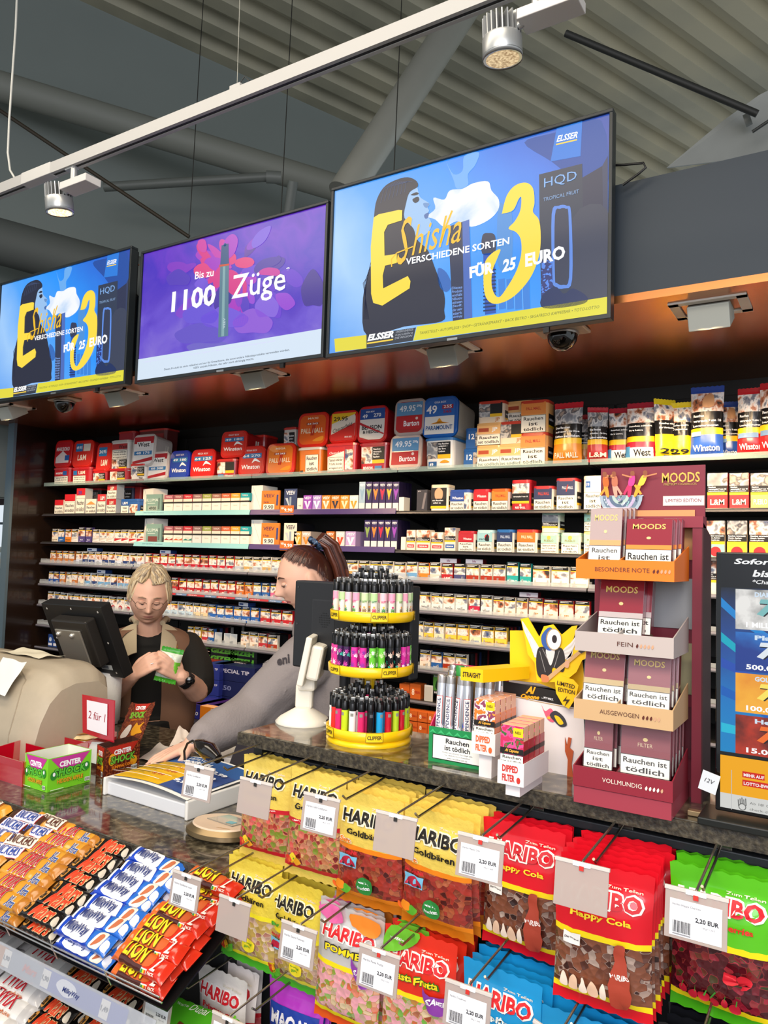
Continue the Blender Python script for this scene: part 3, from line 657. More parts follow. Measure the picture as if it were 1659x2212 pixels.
def round_tin(w, h, d, col, lid, cmds, name='tobacco_tin'):
    o = empty(name, (0, 0, 0)); o['category'] = 'tobacco tin'
    m = MB(); rprism(m, w, d, min(w, d) * .22, 0, h - .006, P(col, .35), cy=d/2)
    S = front(m, -w*.44, -.0002, 0); draw(S, w*.88, h - .01, cmds); S2 = flat(m, (w/2 + .0002, d*.15, 0), (0, 1, 0), (0, 0, 1)); draw(S2, d*.7, h - .01, [('r', 0, .25, 1, .62, '17171a'), ('r', 0, .17, 1, .25, 'f2bf1a'), ('t', 'tödlich', .5, .4, .08, 'ffffff', .8)])
    part(m, 'body', o)
    m = MB(); rprism(m, w * 1.03, d * 1.03, min(w, d) * .23, h - .014, h, P(lid, .3), 1, .98, cy=d/2); part(m, 'lid', o)
    return o
# ---------- soft bags (tobacco pouches, sweets): grid surface with seals
def softbag(name, w, h, t, regions, cmds, seal=.014, rough=.22, metal=0, seed=1, crink=.0022, nu=14, nv=22, foot=.0, topseal=None, bulge=1.0, teeth=True, backm=None, dimp=0):
    rnd = random.Random(seed); ph = [(rnd.uniform(0, 6), rnd.uniform(8, 26), rnd.uniform(8, 30), rnd.uniform(.3, 1)) for _ in range(7)]
    def prof(s): return max(0, 1 - abs(2*s - 1) ** 3.2) ** .75
    def yy(u, v, side):
        a, b = min(1, max(0, u / w)), min(1, max(0, v / h))
        sb = seal / h; g = max(0, min(1, (b - sb) / .16)); g2 = max(0, min(1, (1 - (topseal or seal) / h - b) / .2))
        g = (g * (2 - g)) ** .8 if g > 0 else 0; g2 = (g2 * (2 - g2)) ** .9 if g2 > 0 else 0
        f = prof(a) * g * g2 * bulge
        cr = sum(math.sin(p + q*a*2 + r*b*1.4 + 3*math.sin(p*2 + r*b*.5)) * s_ for p, q, r, s_ in ph) / 3 * crink
        cr2 = math.sin(a * 60 + 3 * math.sin(b * 9)) * crink * .35 * (1 if (b > .86 or b < .1) else .2)
        tw = math.sin(b * 3 + seed) * .003 * (a - .5) * 2
        return -(t/2 * f) * side + (cr + cr2) * (.35 + .65 * min(1, f * 2)) + tw
    def xx(u, v):
        b = v / h; return (u - w/2) * (1 - .05 * math.sin(PI * min(1, max(0, b)))) 
    def zz(u, v):
        a = u / w; tz = 0
        if teeth and (v <= 1e-6 or v >= h - 1e-6): tz = .0014 * (1 if int(round(a * nu * 1)) % 2 else -1)
        return v + tz
    F = lambda u, v: V((xx(u, v), yy(u, v, 1), zz(u, v)))
    B = lambda u, v: V((xx(u, v), yy(u, v, -1) + .0006, zz(u, v)))
    def mf(a, b):
        for top, mt in regions:
            if b <= top: return mt
        return regions[-1][1]
    m = MB()
    m.grid(lambda a, b: F(a * w, b * h), nu, nv, None, True, mf)
    m.grid(lambda a, b: B((1 - a) * w, b * h), nu, nv // 2, None, True, (lambda a, b: mf(.5, b)) if not backm else (lambda a, b: asmat(backm)))
    S = Surf(m, F, seg=.016, eps=.0009)
    draw(S, w, h, cmds)
    o = m.build(name); return o
# ================= back shelves
LY = [1047, 1110, 1170, 1216, 1261, 1306, 1350, 1398]
ZR = [PY(112, y, 3.26).z for y in LY] + [.50]
SEC = [-4.85 + .968 * k for k in range(7)]
ROWN = ['top shelf', 'second shelf', 'third shelf', 'fourth shelf', 'fifth shelf', 'sixth shelf', 'seventh shelf', 'eighth shelf', 'bottom shelf']
SECN = ['in the section next to the brown side panel', 'in the section above the grey haired woman', 'in the section above the ponytail', 'in the section right of the ponytail', 'in the section behind the wine red display', 'in the section right of the wine red display']
rail_m = P('77757f', .35, noise=.05); shelf_m = P('3a3836', .35, metal=.5); lip = P('3e3d43', .4, metal=.3)
RAILC = {(1, 1): '8fc9cf', (2, 1): '8fc9cf', (1, 2): '4c3a72', (2, 2): '4c3a72'}
for r in range(9):
    for s in range(6):
        x0 = SEC[s]; x1 = min(x0 + .962, .87); z = ZR[r]
        o = empty('shelf', (x0, 3.24, z), label='dark metal %s %s' % (ROWN[r], SECN[s]), cat='shelf', group='dark metal shelves of the tobacco wall')
        m = MB(); yb = .40
        if r == 8: m.box(0, x1 - x0, -.12, yb, -.05, 0, shelf_m, .003)
        else: m.box(0, x1 - x0, 0, yb, -.012, 0, shelf_m, .002)
        part(m, 'board', o)
        m = MB(); c = RAILC.get((r, s))
        if r == 0: m.box(0, x1 - x0, -.006, -.0005, -.013, .012, P('a9c3bd', .05, alpha=.35), .001)
        elif r < 8:
            hh = .028 if c else .008 + (.004 if r > 2 else 0)
            m.T = MX.Rotation(math.radians(-14), 4, 'X')
            m.box(0, x1 - x0, -.006, -.001, -.018, hh - .016, P(c, .4) if c else lip, .001)
            if c is None and r > 2:
                m.box(.0, x1 - x0, -.0068, -.0062, -.012, -.002, rail_m)
            if c:
                S = front(m, .06, -.0065, -.014); S.text('Echter Tabak ERHITZT, nicht verbrannt.', .02, .008, .009, '3c7a94' if c[0] == '8' else c, 1)
        if r == 4 and s in (1, 2):
            S = front(m, 0, -.0075, -.014)
            for k in range(4): S.rect(.02 + k*.24, 0, .16 + k*.24, .011, 'b8303c', 1); S.text('modern look. still us.', .03 + k*.24, .003, .006, 'f0e8e8', 3, .02); S.rect(.165 + k*.24, 0, .25 + k*.24, .011, '6a86b0', 1); S.text('it\'s our time', .175 + k*.24, .003, .006, 'f0e8e8', 3, .02)
        if m.v: part(m, 'price_rail', o)
        if r < 8:
            for bx in (.012, x1 - x0 - .026):
                m = MB(); m.prism([(bx, .05, -.012), (bx, .395, -.012), (bx, .395, -.075), (bx, .32, -.06)], (.003, 0, 0), P('0f0f10', .5)); part(m, 'bracket', o)
        if r in (3, 4, 5, 6):
            m = MB(); n = 16
            for k in range(n): m.box((x1-x0) * k / n, (x1-x0) * k / n + .0012, .004, .05, 0, .028, P('c9d0d4', .1, alpha=.5))
            m.box(.001, x1 - x0 - .001, .001, .002, 0, .018, P('cfd6da', .08, alpha=.35))
            part(m, 'clear_dividers', o)
# ---------- cigarette packs
def lines(S, w, h, top, n=2, c='ffffff', hh=.022):
    for i in range(n): S.rect(w*.08, h*(top - .032*(i*2)), w*(.86 - .2*(i % 2)), h*(top + hh - .032*(i*2)), c, 2)
PK = {}
def pack(key, base, band, txt, tc, style='band', w=.0565, h=.087, pic=None, th=.07):
    cm = []
    m = MB(); m.box(-w/2, w/2, 0, .022, 0, h, P(base, .35), .0012)
    m.box(-w/2 + .001, w/2 - .001, .001, .021, h - .002, h + .0004, P('1c1c20' if band != 'w' else 'd9d6cf', .5))
    S = front(m, -w/2, -.0001, 0); bc = base if band == 'w' else band
    S.rect(.001, .001, w - .001, h * .40, P(bc, .35), .4)
    S.rect(.001, h*.40, w - .001, h*.80, pic or SHOCK, .5); S.rect(.001, h*.80, w - .001, h - .001, '141416', .5); S.rect(.001, h*.765, w - .001, h*.81, 'f5c21e', 1)
    lines(S, w, h, .94, 2)
    if style == 'roof': S.poly([(.001, h*.05), (w/2, h*.22), (w - .001, h*.05), (w - .001, h*.36), (.001, h*.36)], P(txt, .35), 1); S.rect(w*.3, h*.06, w*.7, h*.09, '2a2a2a', 2)
    elif style == 'disc': S.circ(w/2, h*.2, w*.3, P(txt, .4), 1, ry=w*.28); S.text('LUCKY', w/2, h*.19, h*.045, 'ffffff', 2, .02, 0, 'c', w*.42)
    elif style == 'swoosh': S.poly([(.001, h*.14), (w - .001, h*.3), (w - .001, h*.36), (.001, h*.36)], P(tc, .4), 1); S.text(txt, w/2, h*.06, h*.06, '8a2420', 2, .0, .3, 'c', w*.7)
    else:
        S.text(txt, w/2, h*.12, h*th*1.3, tc, 2, .03, 0, 'c', w*min(.82, .13 * len(txt) + .12))
        S.rect(w*.1, h*.05, w*.4, h*.075, tc, 1)
    o = m.build('cigarette_pack'); o['category'] = 'cigarette pack'; PK[key] = Proto(o)
pack('brown', 'b4662c', 'c97b3a', 'PALL MALL', 'f4e6cf'); pack('pmblue', 'e6e8ee', '2a3f78', 'PALL MALL', 'f2f2f2'); pack('pmwhite', 'eceae6', 'd5dcec', 'PALL MALL', '2a3f78')
pack('roofred', 'c01828', 'f2efe9', 'c2182c', '', 'roof'); pack('roofgold', 'efe9dd', 'f2efe9', 'c9a25e', '', 'roof'); pack('roofsilver', 'efe9dd', 'f2efe9', 'b9c2cc', '', 'roof')
pack('lblue', 'dfe9f2', '6fa4d0', 'L&M', 'ffffff'); pack('deepblue', '1f4ea0', '1f4ea0', 'GAULOISES', 'e6e8ff', th=.05); pack('lmred', 'b81f26', 'b81f26', 'L&M', 'fdf6ea', th=.1); pack('lmorange', 'd8742a', 'd8742a', 'L&M', 'fdf6ea', th=.1)
pack('lmblue', '2b5fa6', '2b5fa6', 'L&M', 'fdf6ea', th=.1); pack('pink', 'd86a96', 'd86a96', 'L&M', 'fdf6ea', th=.1); pack('lucky', 'f1ede6', 'f1ede6', 'b81c28', '', 'disc')
pack('ice', 'e9eef2', 'bfd6e6', 'KENT', '34547c'); pack('beige', 'e2cfa6', 'e2cfa6', 'GAULOISES', '6a4a20', th=.05); pack('rothblue', '2c66b8', '2c66b8', 'Rothmans', 'ffffff'); pack('winred', 'c01f28', 'c01f28', 'Winston', 'ffffff')
pack('camel', 'f0c64a', 'f3cd4c', 'CAMEL', '8a5a18'); pack('camelwhite', 'ece8dd', 'efe3c0', 'CAMEL', '3a68a8'); pack('west', 'efece6', 'efece6', 'West', '1c1c20', w=.062, th=.09); pack('westblk', '3a1420', 'c02848', 'West', 'ffffff', w=.066, th=.09)
pack('jps', 'f0e3d0', 'f3e6d4', 'JP', 'b8884a', th=.1); pack('jpsred', 'b0181c', 'f3e6d4', 'JP', 'b8884a', w=.067, th=.1); pack('dark', '33333c', '4a4c7a', 'DAVIDOFF', 'e6e6f0', th=.05)
pack('vegas', 'e8dccc', 'a8341c', 'LAS VEGAS', 'f4c23c', w=.062, th=.05); pack('teal', '1f8f8c', '2aa6a0', 'PUEBLO', 'eafaf4', w=.055, h=.1); pack('para', 'f1ede2', 'f3efe6', 'PARAMOUNT', 'd07a1c', w=.066, th=.055)
pack('cream', 'f0e8d8', 'f0e6d0', 'dunhill', '7a5a20'); pack('swred', 'f0ece6', 'f3f0ea', 'Chesterfield', 'c02c34', 'swoosh'); pack('swwhite', 'f3f0ea', 'f3f0ea', 'Chesterfield', 'd8cfc0', 'swoosh')
pack('purple', '4a3c72', '5a4c88', 'R1', 'e8e4f4', h=.1); pack('orange', 'e67c22', 'ea8628', 'Peter', '3a2410'); pack('red7', 'b02c34', 'c03038', 'MARBLE', 'f3e2d8', th=.06); pack('blue7', '2c62a8', '2c62a8', 'NAT', 'f3f0e0')
LBL = dict((k, v.replace('cigarette pack', 'pack')) for k, v in dict(brown='brown cigarette pack with an orange front', pmblue='white cigarette pack with a navy lower band', pmwhite='pale cigarette pack with navy print', roofred='red cigarette pack with a white roof shape', roofgold='white and gold cigarette pack with a roof shape', roofsilver='white cigarette pack with a silver roof shape', lblue='light blue and white cigarette pack', deepblue='deep blue cigarette pack', lmred='red cigarette pack with cream letters', lmorange='orange cigarette pack with cream letters', lmblue='mid blue cigarette pack with cream letters', pink='pink cigarette pack', lucky='white cigarette pack with a red disc', ice='icy white cigarette pack with pale blue band', beige='beige cigarette pack', rothblue='bright blue cigarette pack with white script', winred='bright red cigarette pack with white script', camel='yellow cigarette pack', camelwhite='cream cigarette pack with a blue word', west='white cigarette pack with a bold black word', westblk='wide dark cigarette pack with a pink band', jps='cream cigarette pack with thin gold letters', jpsred='wide red topped cigarette pack with gold letters', dark='dark grey cigarette pack with a blue violet band', vegas='cigarette pack with a rust red band', teal='tall teal cigarette pack', para='wide white cigarette pack with orange letters', cream='cream cigarette pack with brown letters', swred='white cigarette pack with a red slant', swwhite='white cigarette pack with a beige slant', purple='tall violet cigarette pack', orange='orange cigarette pack with dark letters', red7='dull red cigarette pack', blue7='blue cigarette pack with cream letters').items())
def xpx(px, r, Y=3.26): return PY(px, LY[r] + (px - 110) * .02, Y).x
RUNS = [  # row, px0, px1, kinds in order (repeated to fill)
 (2, 110, 310, ['cream', 'blue7', 'orange', 'swwhite', 'purple', 'purple', 'swwhite', 'swwhite', 'swwhite', 'swred', 'swred', 'swred', 'swred', 'swred', 'swred']),
 (3, 106, 160, ['brown']), (3, 162, 310, ['pmwhite', 'pmblue', 'pmblue']), (3, 312, 505, ['roofred']), (3, 505, 606, ['roofsilver', 'roofgold']),
 (3, 724, 876, ['roofgold', 'roofgold', 'roofsilver']), (3, 877, 978, ['lblue', 'orange', 'swwhite', 'lmred']), (3, 979, 1035, ['dark', 'vegas']), (3, 1036, 1092, ['vegas']), (3, 1093, 1148, ['teal']), (3, 1149, 1272, ['para']),
 (4, 103, 126, ['deepblue']), (4, 127, 180, ['brown', 'cream']), (4, 181, 282, ['lblue', 'pmblue', 'lblue']), (4, 368, 508, ['lmred']), (4, 509, 545, ['lmorange']), (4, 546, 582, ['lmblue']), (4, 583, 612, ['pink']),
 (4, 905, 1010, ['west']), (4, 1011, 1063, ['westblk', 'west']), (4, 1064, 1140, ['jps']), (4, 1141, 1275, ['jpsred']),
 (5, 101, 284, ['lucky']), (5, 352, 416, ['ice']), (5, 417, 448, ['beige']), (5, 449, 560, ['rothblue']), (5, 561, 632, ['winred']), (5, 893, 960, ['camelwhite', 'camel']), (5, 961, 1096, ['camel', 'camel', 'camelwhite']),
 (6, 404, 434, ['camel']), (6, 435, 462, ['red7', 'blue7']), (6, 519, 600, ['jps', 'jps', 'red7', 'vegas', 'orange', 'jps']), (6, 906, 1010, ['jps', 'blue7', 'vegas']),
]
sm = MB(); npk = 0
for r, a, b, kinds in RUNS:
    sm = MB()
    xa, xb = xpx(a, r), xpx(b, r); x = xa; i = 0; used = {}
    ws = {k: (.084 if k in ('para', 'jpsred', 'westblk') else .078 if k in ('west', 'vegas') else .072) for k in kinds}
    tot = 0; seq = []
    while tot < (xb - xa) - .02: k = kinds[i % len(kinds)]; seq.append(k); tot += ws[k]; i += 1
    f = (xb - xa) / tot
    for k in seq:
        w_ = ws[k] * f; yo = 3.262 + random.uniform(0, .004)
        right = (b > 640)
        near = ', left part' if b < 320 else (', between the two women' if b < 640 else ', right of the carousel')
        if r == 3 and b > 640: near = ', right of the ponytail'
        o = PK[k].put((x + w_ / 2, yo, ZR[r] + .001), random.uniform(-.03, .03), '%s on the %s%s' % (LBL[k], ROWN[r], near), 'cigarette packs on the ' + ROWN[r]); o.scale = (1.17 * f, 1, random.uniform(.97, 1.03)); npk += 1
        n_b = random.choice((6, 8, 9, 10))
        for q in range(n_b):
            c = random.choice(('e6e3da', '28282c', '1b1b1e', '2c3e70', '8a2428') if q % 2 else ('141416', '1d1d20'))
            y0 = yo + .026 + q * .0235; sm.box(x + .003, x + w_ - .003, y0, y0 + .0215, ZR[r] + .001, ZR[r] + .0855, P(c, .5))
        x += w_
    tag(sm.build('packs_behind'), 'queue behind %s, %s%s' % (LBL[kinds[0]].replace('pack', 'packs', 1), ROWN[r], near), 'cigarette packs', kind='stuff')
print('packs', npk)
# packs lying flat on top of rows
lay = Proto(box_goods('lying_pack', 'cigarette pack', .087, .022, .055, 'e4e9f2', [('r', .1, .3, .5, .7, '2c4a8c')], side='2c4a8c'))
for r, px, lb in ((3, 345, ''), (3, 186, ' at the left'), (4, 206, ' at the left'), (5, 515, ' between the two women')):
    lay.put((xpx(px, r), 3.30, ZR[r] + .0895), random.uniform(-.2, .2), 'white and blue pack lying flat on the %s row%s' % (ROWN[r], lb))
lay2 = Proto(box_goods('lying_pack', 'cigarette pack', .087, .022, .055, 'efe6ea', [('t', 'blu', .5, .3, .5, '8a3068')], side='7a1c24'))
for px, lb in ((960, 'left'), (1016, 'right')): lay2.put((xpx(px, 3), 3.30, ZR[3] + .0895), .1, 'pale pack lying flat on the fourth shelf row, %s of two' % lb)
lay2.put((xpx(1135, 4), 3.30, ZR[4] + .0895), .1, 'pale cigarette pack lying flat on the row of red topped packs on the fifth shelf')
# ---------- helpers to place by picture column
def at(r, px0, px1, Y=3.28):
    a, b = PY(px0, LY[r], Y).x, PY(px1, LY[r], Y).x; return (a + b) / 2, b - a
def hgt(px, py0, py1, Y=3.28): return PY(px, py0, Y).z - PY(px, py1, Y).z
GT = 'tobacco tubs on the top shelf'
def place(o, r, px0, px1, label, dz=0, Y=3.275, group=None, rz=0):
    cx, w = at(r, px0, px1, Y); o.location = (cx, Y, ZR[r] + dz + .0005); o.rotation_euler.z = rz; o['label'] = label
    if group: o['group'] = group
    return o
wl3 = ['Rauchen', 'ist', 'tödlich']
def UP(px0, px1, top, body, lid, cmds, label, r=0, dz=0, d=.13, k=1, Y=3.275):
    cx, w = at(r, px0, px1, Y); base = proj((cx, Y, ZR[r] + dz)); h = PY((px0 + px1) / 2, top, Y).z - ZR[r] - dz
    w *= .93 * k; place(tub_up(w, max(.07, h), d, body, lid, cmds), r, px0, px1, label, dz, Y, GT); return h
def LIE(px0, px1, top, bot, body, rim, face, cmds, label, r=0, dz=None, d=.15, Y=3.275):
    cx, w = at(r, px0, px1, Y); z0 = ZR[r] if dz is None else ZR[r] + dz; h = PY((px0 + px1) / 2, top, Y).z - z0
    place(tub_lie(w * .96, h, d, body, rim, face, cmds), r, px0, px1, label, z0 - ZR[r], Y, GT); return h
wtxt = lambda u0, v0, u1, v1: ('W', u0, v0, u1, v1, ['Tabakrauch enthält über', '70 Stoffe, die krebs-', 'erregend sind'])
h1 = UP(112, 150, 1010, 'b81c24', 'c8202a', [('r', .0, .55, 1, .97, 'c42028'), ('t', 'MARLBORO', .35, .68, .14, 'ffffff', .5), ('r', .62, .6, .9, .9, '2a5fa8'), wtxt(0, 0, 1, .55)], 'red tobacco tub with white warning at the left end of the top shelf, lower layer')
h2 = UP(151, 196, 1009, 'b81c24', 'c8202a', [('r', .02, .6, .25, .92, '2a78b8'), ('t', 'L&M', .55, .64, .25, 'f6eedc', .4), wtxt(0, 0, .8, .55)], 'red tobacco tub with white warning, second from the left in the lower layer')
UP(196, 229, 1012, 'c01e22', 'd2281f', [('K', 0, .1, 1, .8, 's')], 'small red tub with photo warning, third from the left in the lower layer', d=.12)
UP(231, 275, 1011, 'b81c24', 'c8202a', [('K', 0, .12, .95, .9, 's'), ('t', 'West', .75, .02, .1, '222222')], 'red tub with photo warning under the stacked white tubs')
UP(277, 314, 1001, 'ece8e2', 'd0302c', [('K', 0, .3, 1, .93, 's'), ('r', 0, 0, 1, .12, 'b81c24'), ('t', 'West', .75, .13, .12, '1c1c20')], 'white tub with red base under the white lid with a black word')
LIE(112, 150, 951, 0, 'c02024', 'd01c1c', 'c8202a', [('p', [(.05, .1), (.05, .35), (.5, .62), (.95, .35), (.95, .1)], 'ecd9d4'), ('t', 'MARLBORO', .5, .62, .17, 'f6eeea', .9), ('r', .68, .2, .98, .42, '2a5fa8')], 'red tub lid with a white roof shape, leftmost of the upper layer', dz=h1)
LIE(151, 196, 951, 0, 'c02024', 'd8281c', 'd42a20', [('r', .1, .6, .5, .95, '2578b4'), ('t', '49.95', .3, .7, .14, 'ffffff', .34), ('r', .55, .6, .95, .92, 'e6dfd0'), ('t', 'L&M', .5, .2, .25, 'fbeedd', .5)], 'red tub lid with a blue price square reading 49.95, second in the upper layer', dz=h2)
LIE(203, 236, 957, 0, 'c02024', 'd8281c', 'd42a20', [('r', .1, .55, .75, .92, '2578b4'), ('t', '34.95', .42, .66, .15, 'ffffff', .55), ('t', 'L&M', .6, .15, .25, 'fbeedd', .5)], 'red tub lid with a blue price square reading 34.95', dz=.075)
UP(234, 276, 951, 'd8d4cc', 'c9c6c0', [('r', 0, .75, 1, .95, 'b83030'), ('t', 'West', .7, .77, .14, '1c1c20'), wtxt(0, .4, 1, .72), ('K', 0, .02, 1, .38, 's')], 'tall clear and white tub under a grey lid beside the white lid', dz=.075, d=.11)
LIE(279, 331, 938, 0, 'd8d2cc', 'cdc6c0', 'efece8', [('p', [(0, .75), (1, .75), (1, 1), (0, 1)], 'b8222c'), ('r', .15, .6, .85, .82, 'f6f4f0'), ('t', 'West', .5, .63, .17, '1b1b1e', .6), ('r', .05, .33, .95, .47, '3a7cb4'), ('t', '48 176', .5, .36, .09, 'ffffff', .7), ('p', [(0, .1), (1, .25), (1, .12), (0, 0)], 'b8222c')], 'white tub lid with a black word in the upper layer', dz=.095)
UP(248, 285, 932, 'b0303a', 'c02c2c', [('r', 0, 0, 1, 1, 'b0303a')], 'red lidded tub at the back behind the clear tub', dz=.16, Y=3.42, d=.12)
UP(292, 356, 927, '6a2a28', 'c03430', [('r', 0, .5, 1, .9, 'a03030')], 'red lidded tub at the back behind the white lid', dz=.16, Y=3.44, d=.12)
LIE(314, 361, 975, 0, 'dcd6d0', 'd6c8c2', 'efece8', [('r', 0, .78, 1, 1, 'b8222c'), ('r', .12, .62, .88, .84, 'f6f4f0'), ('t', 'West', .5, .65, .17, '1b1b1e', .62), ('r', .02, .33, .98, .47, '3a7cb4'), ('t', '68 300', .5, .36, .09, 'ffffff', .7), ('p', [(0, .1), (1, .25), (1, .12), (0, 0)], 'b8222c')], 'white tub lid with a black word directly left of the blue lid')
WN = lambda a, b: [('t', a, .5, .88, .07, 'f0e4e4', .5), ('r', .1, .62, .98, .8, '3a7cb4'), ('t', b, .52, .66, .1, 'ffffff', .8), ('t', 'Winston', .5, .2, .17, 'ffffff', .86), ('b', [(.55, .42), (.7, .5), (.95, .44), (.8, .56), (.66, .6)], 'ffffff')]
LIE(362, 406, 973, 0, '2a3c98', '2438b0', '2c48a8', WN('GIANT BOX', '49 180'), 'blue tub lid, the only blue one in the left half of the top shelf')
LIE(407, 461, 970, 0, 'c02024', 'd0201c', 'd02420', WN('MEGA BOX', '64 125'), 'red tub lid directly right of the blue lid')
UP(462, 509, 991, 'b8242a', 'd03028', [('r', 0, .25, 1, .95, '151517'), ('r', 0, .25, .48, .95, SHOCK), ('r', .5, .25, 1, .42, 'f2bf1a'), ('t', 'Winston', .7, .03, .14, 'ffffff', .5), ('r', .05, .03, .4, .2, '3a7cb4')], 'red tub with a photo warning carrying a red lid above it')
LIE(471, 528, 931, 0, 'b82022', 'd4241c', 'd63024', WN('GIANT BOX', '49 180'), 'red tub lid stacked on the red tub with the photo', dz=hgt(485, 991, 1034) )
UP(532, 570, 940, 'a02020', 'd02c24', [('r', .1, .3, .9, .7, '8c1c1c')], 'red tub at the back between two red lids', dz=.11, Y=3.42, d=.13)
LIE(511, 568, 963, 0, 'b82022', 'd4241c', 'd02820', WN('TITAN BOX', '64 270'), 'red tub lid left of the orange lid on the top shelf')
PM = lambda a: [('t', a, .5, .86, .07, 'ffe9c8', .4), ('r', .25, .66, .75, .75, 'b8502a'), ('t', '64 263', .5, .675, .06, 'ffffff', .4), ('t', 'PALL MALL', .5, .38, .17, 'ffe6c0', .88), ('p', [(.44, .3), (.49, .3), (.55, .68), (.5, .68)], 'c02c18'), ('p', [(.51, .3), (.56, .3), (.62, .68), (.57, .68)], 'c02c18'), ('b', [(.55, .1), (.9, .1), (.95, .25), (.7, .2)], 'f09a2c')]
LIE(570, 634, 957, 0, 'e0761c', 'd8301c', 'ea7a1c', PM('MEGA'), 'orange tub lid with a red rim standing on the top shelf')
UP(606, 636, 923, 'd6d2ca', 'c23030', [('K', 0, .1, 1, .9, 's')], 'small clear tub with a red lid at the back, left of the stacked orange lid', dz=.12, Y=3.4, d=.1)
h = UP(638, 694, 966, 'e57a1e', 'd9d2c6', [('W', .3, .05, .95, .8, wl3), ('r', .05, .05, .2, .15, '2c1810')], 'orange tub with large white warning under the orange lid')
LIE(636, 704, 891, 0, 'd86a1a', 'd8281a', 'e8641a', PM('MAXI'), 'orange tub lid with a red rim stacked in the upper layer', dz=h)
h = UP(697, 770, 957, 'c22026', 'd42820', [('r', 0, .05, .64, .93, IV), ('p', [(0, .6), (.64, .8), (.64, .93), (0, .93)], 'c8282c'), ('t', 'Chesterfield', .32, .7, .09, 'ffffff', .5, 'c', .0, .3), ('r', .68, .1, .98, .85, SHOCK), wtxt(.03, .06, .62, .58)], 'red and white tub with slanted red band under the yellow marked lid')
LIE(705, 768, 887, 0, 'c02024', 'd4221c', 'efe6d6', [('p', [(0, .62), (0, 1), (1, 1), (1, .95)], 'f2c624'), ('t', '29.95', .38, .72, .16, '16161a', .6), ('p', [(0, 0), (0, .22), (1, .62), (1, 0)], 'd02824'), ('t', 'Chesterfield', .5, .4, .14, '1b1b1e', .85, 'c', 0, .3, .28), ('t', 'MEGA BOX', .75, .08, .06, 'ffffff', .3)], 'red rimmed lid with a yellow corner reading 29.95', dz=h)
h = UP(771, 836, 956, 'b4202a', 'b8242c', [('r', 0, .3, .48, .95, SHOCK), ('r', .48, .3, 1, .95, '151517'), ('r', .48, .3, 1, .44, 'f2bf1a'), ('t', 'Rauchen', .68, .82, .07, 'ffffff', .3), ('t', 'verursacht', .7, .72, .07, 'ffffff', .36), ('t', 'Mund-,', .66, .62, .07, 'ffffff', .26), ('t', 'Rachen-', .67, .52, .07, 'ffffff', .28), ('t', 'BENSON', .3, .06, .12, 'ffffff', .4), ('r', .6, .04, .9, .2, '3a7cb4')], 'dark red tub with a photo warning under the white and blue lid')
LIE(766, 832, 876, 0, 'b82028', 'c81c24', 'efeae2', [('r', 0, .66, 1, 1, '2450a0'), ('t', 'GIGA BOX', .4, .88, .05, 'ffffff', .35), ('t', '49', .2, .7, .13, 'ffffff', .2), ('t', '270', .7, .72, .12, 'ffffff', .3), ('t', 'BENSON', .5, .33, .13, '15151a', .8), ('t', '& HEDGES', .5, .2, .1, '15151a', .7), ('p', [(0, .5), (1, .14), (1, .18), (0, .58)], 'c02430'), ('p', [(0, 0), (.4, 0), (0, .1)], 'c02430')], 'red rimmed lid with blue top reading BENSON', dz=h)
BU = [('r', 0, .55, 1, .98, '5f97c4'), ('t', '49.95', .42, .68, .2, 'f0f4f8', .62), ('t', '290g', .87, .78, .1, 'ffffff', .2), ('r', 0, .1, 1, .52, 'c2262c'), ('t', 'Burton', .6, .2, .18, 'ffffff', .6), ('c', .8, .44, .05, 'f0d8d0')]
LIE(837, 908, 938, 0, 'c4685a', 'd6bcae', 'cfa79a', BU, 'clear rimmed lid in faded red and blue standing on the top shelf')
LIE(845, 914, 861, 0, '7a3430', 'b9a8a2', 'b02a2c', BU, 'clear rimmed lid in red and blue in the upper layer, left of the blue lid', dz=hgt(870, 938, 1013))
h = UP(912, 980, 945, 'efede6', '3478b8', [('r', 0, .35, .45, .95, SHOCKG), ('r', .45, .35, .98, .95, '151517'), ('r', .45, .35, .98, .5, 'f2bf1a'), ('t', 'Das Rauchen', .7, .85, .06, 'ffffff', .42), ('t', 'aufgeben -', .68, .76, .06, 'ffffff', .38), ('t', 'für Ihre', .64, .67, .06, 'ffffff', .3), ('t', 'Lieben', .63, .58, .06, 'ffffff', .26), ('r', .08, .05, .42, .25, '2a5f98'), ('t', '49', .2, .08, .12, 'ffffff', .16), ('b', [(.55, .2), (.75, .3), (.95, .2)], 'f0a020')], 'white tub with a blue lid and photo warning, rightmost large tub of the lower layer', k=1.0, d=.2)
LIE(906, 985, 856, 0, 'ded6c2', '1c62b8', '2a6cc0', [('r', 0, 0, 1, .52, 'f2efe6'), ('t', 'GIGA BOX', .5, .9, .06, 'e8f0fa', .4), ('t', '49', .22, .6, .25, 'ffffff', .36), ('r', .58, .72, .95, .84, 'a82438'), ('t', '255', .76, .74, .09, 'ffffff', .28), ('t', '565', .76, .6, .09, 'a82438', .28), ('b', [(.2, .3), (.4, .34), (.5, .46), (.62, .34), (.85, .3), (.5, .36)], 'f0a020'), ('t', 'PARAMOUNT', .5, .12, .13, '2a5c98', .9)], 'biggest tub lid, blue, reading PARAMOUNT', dz=h, d=.22)
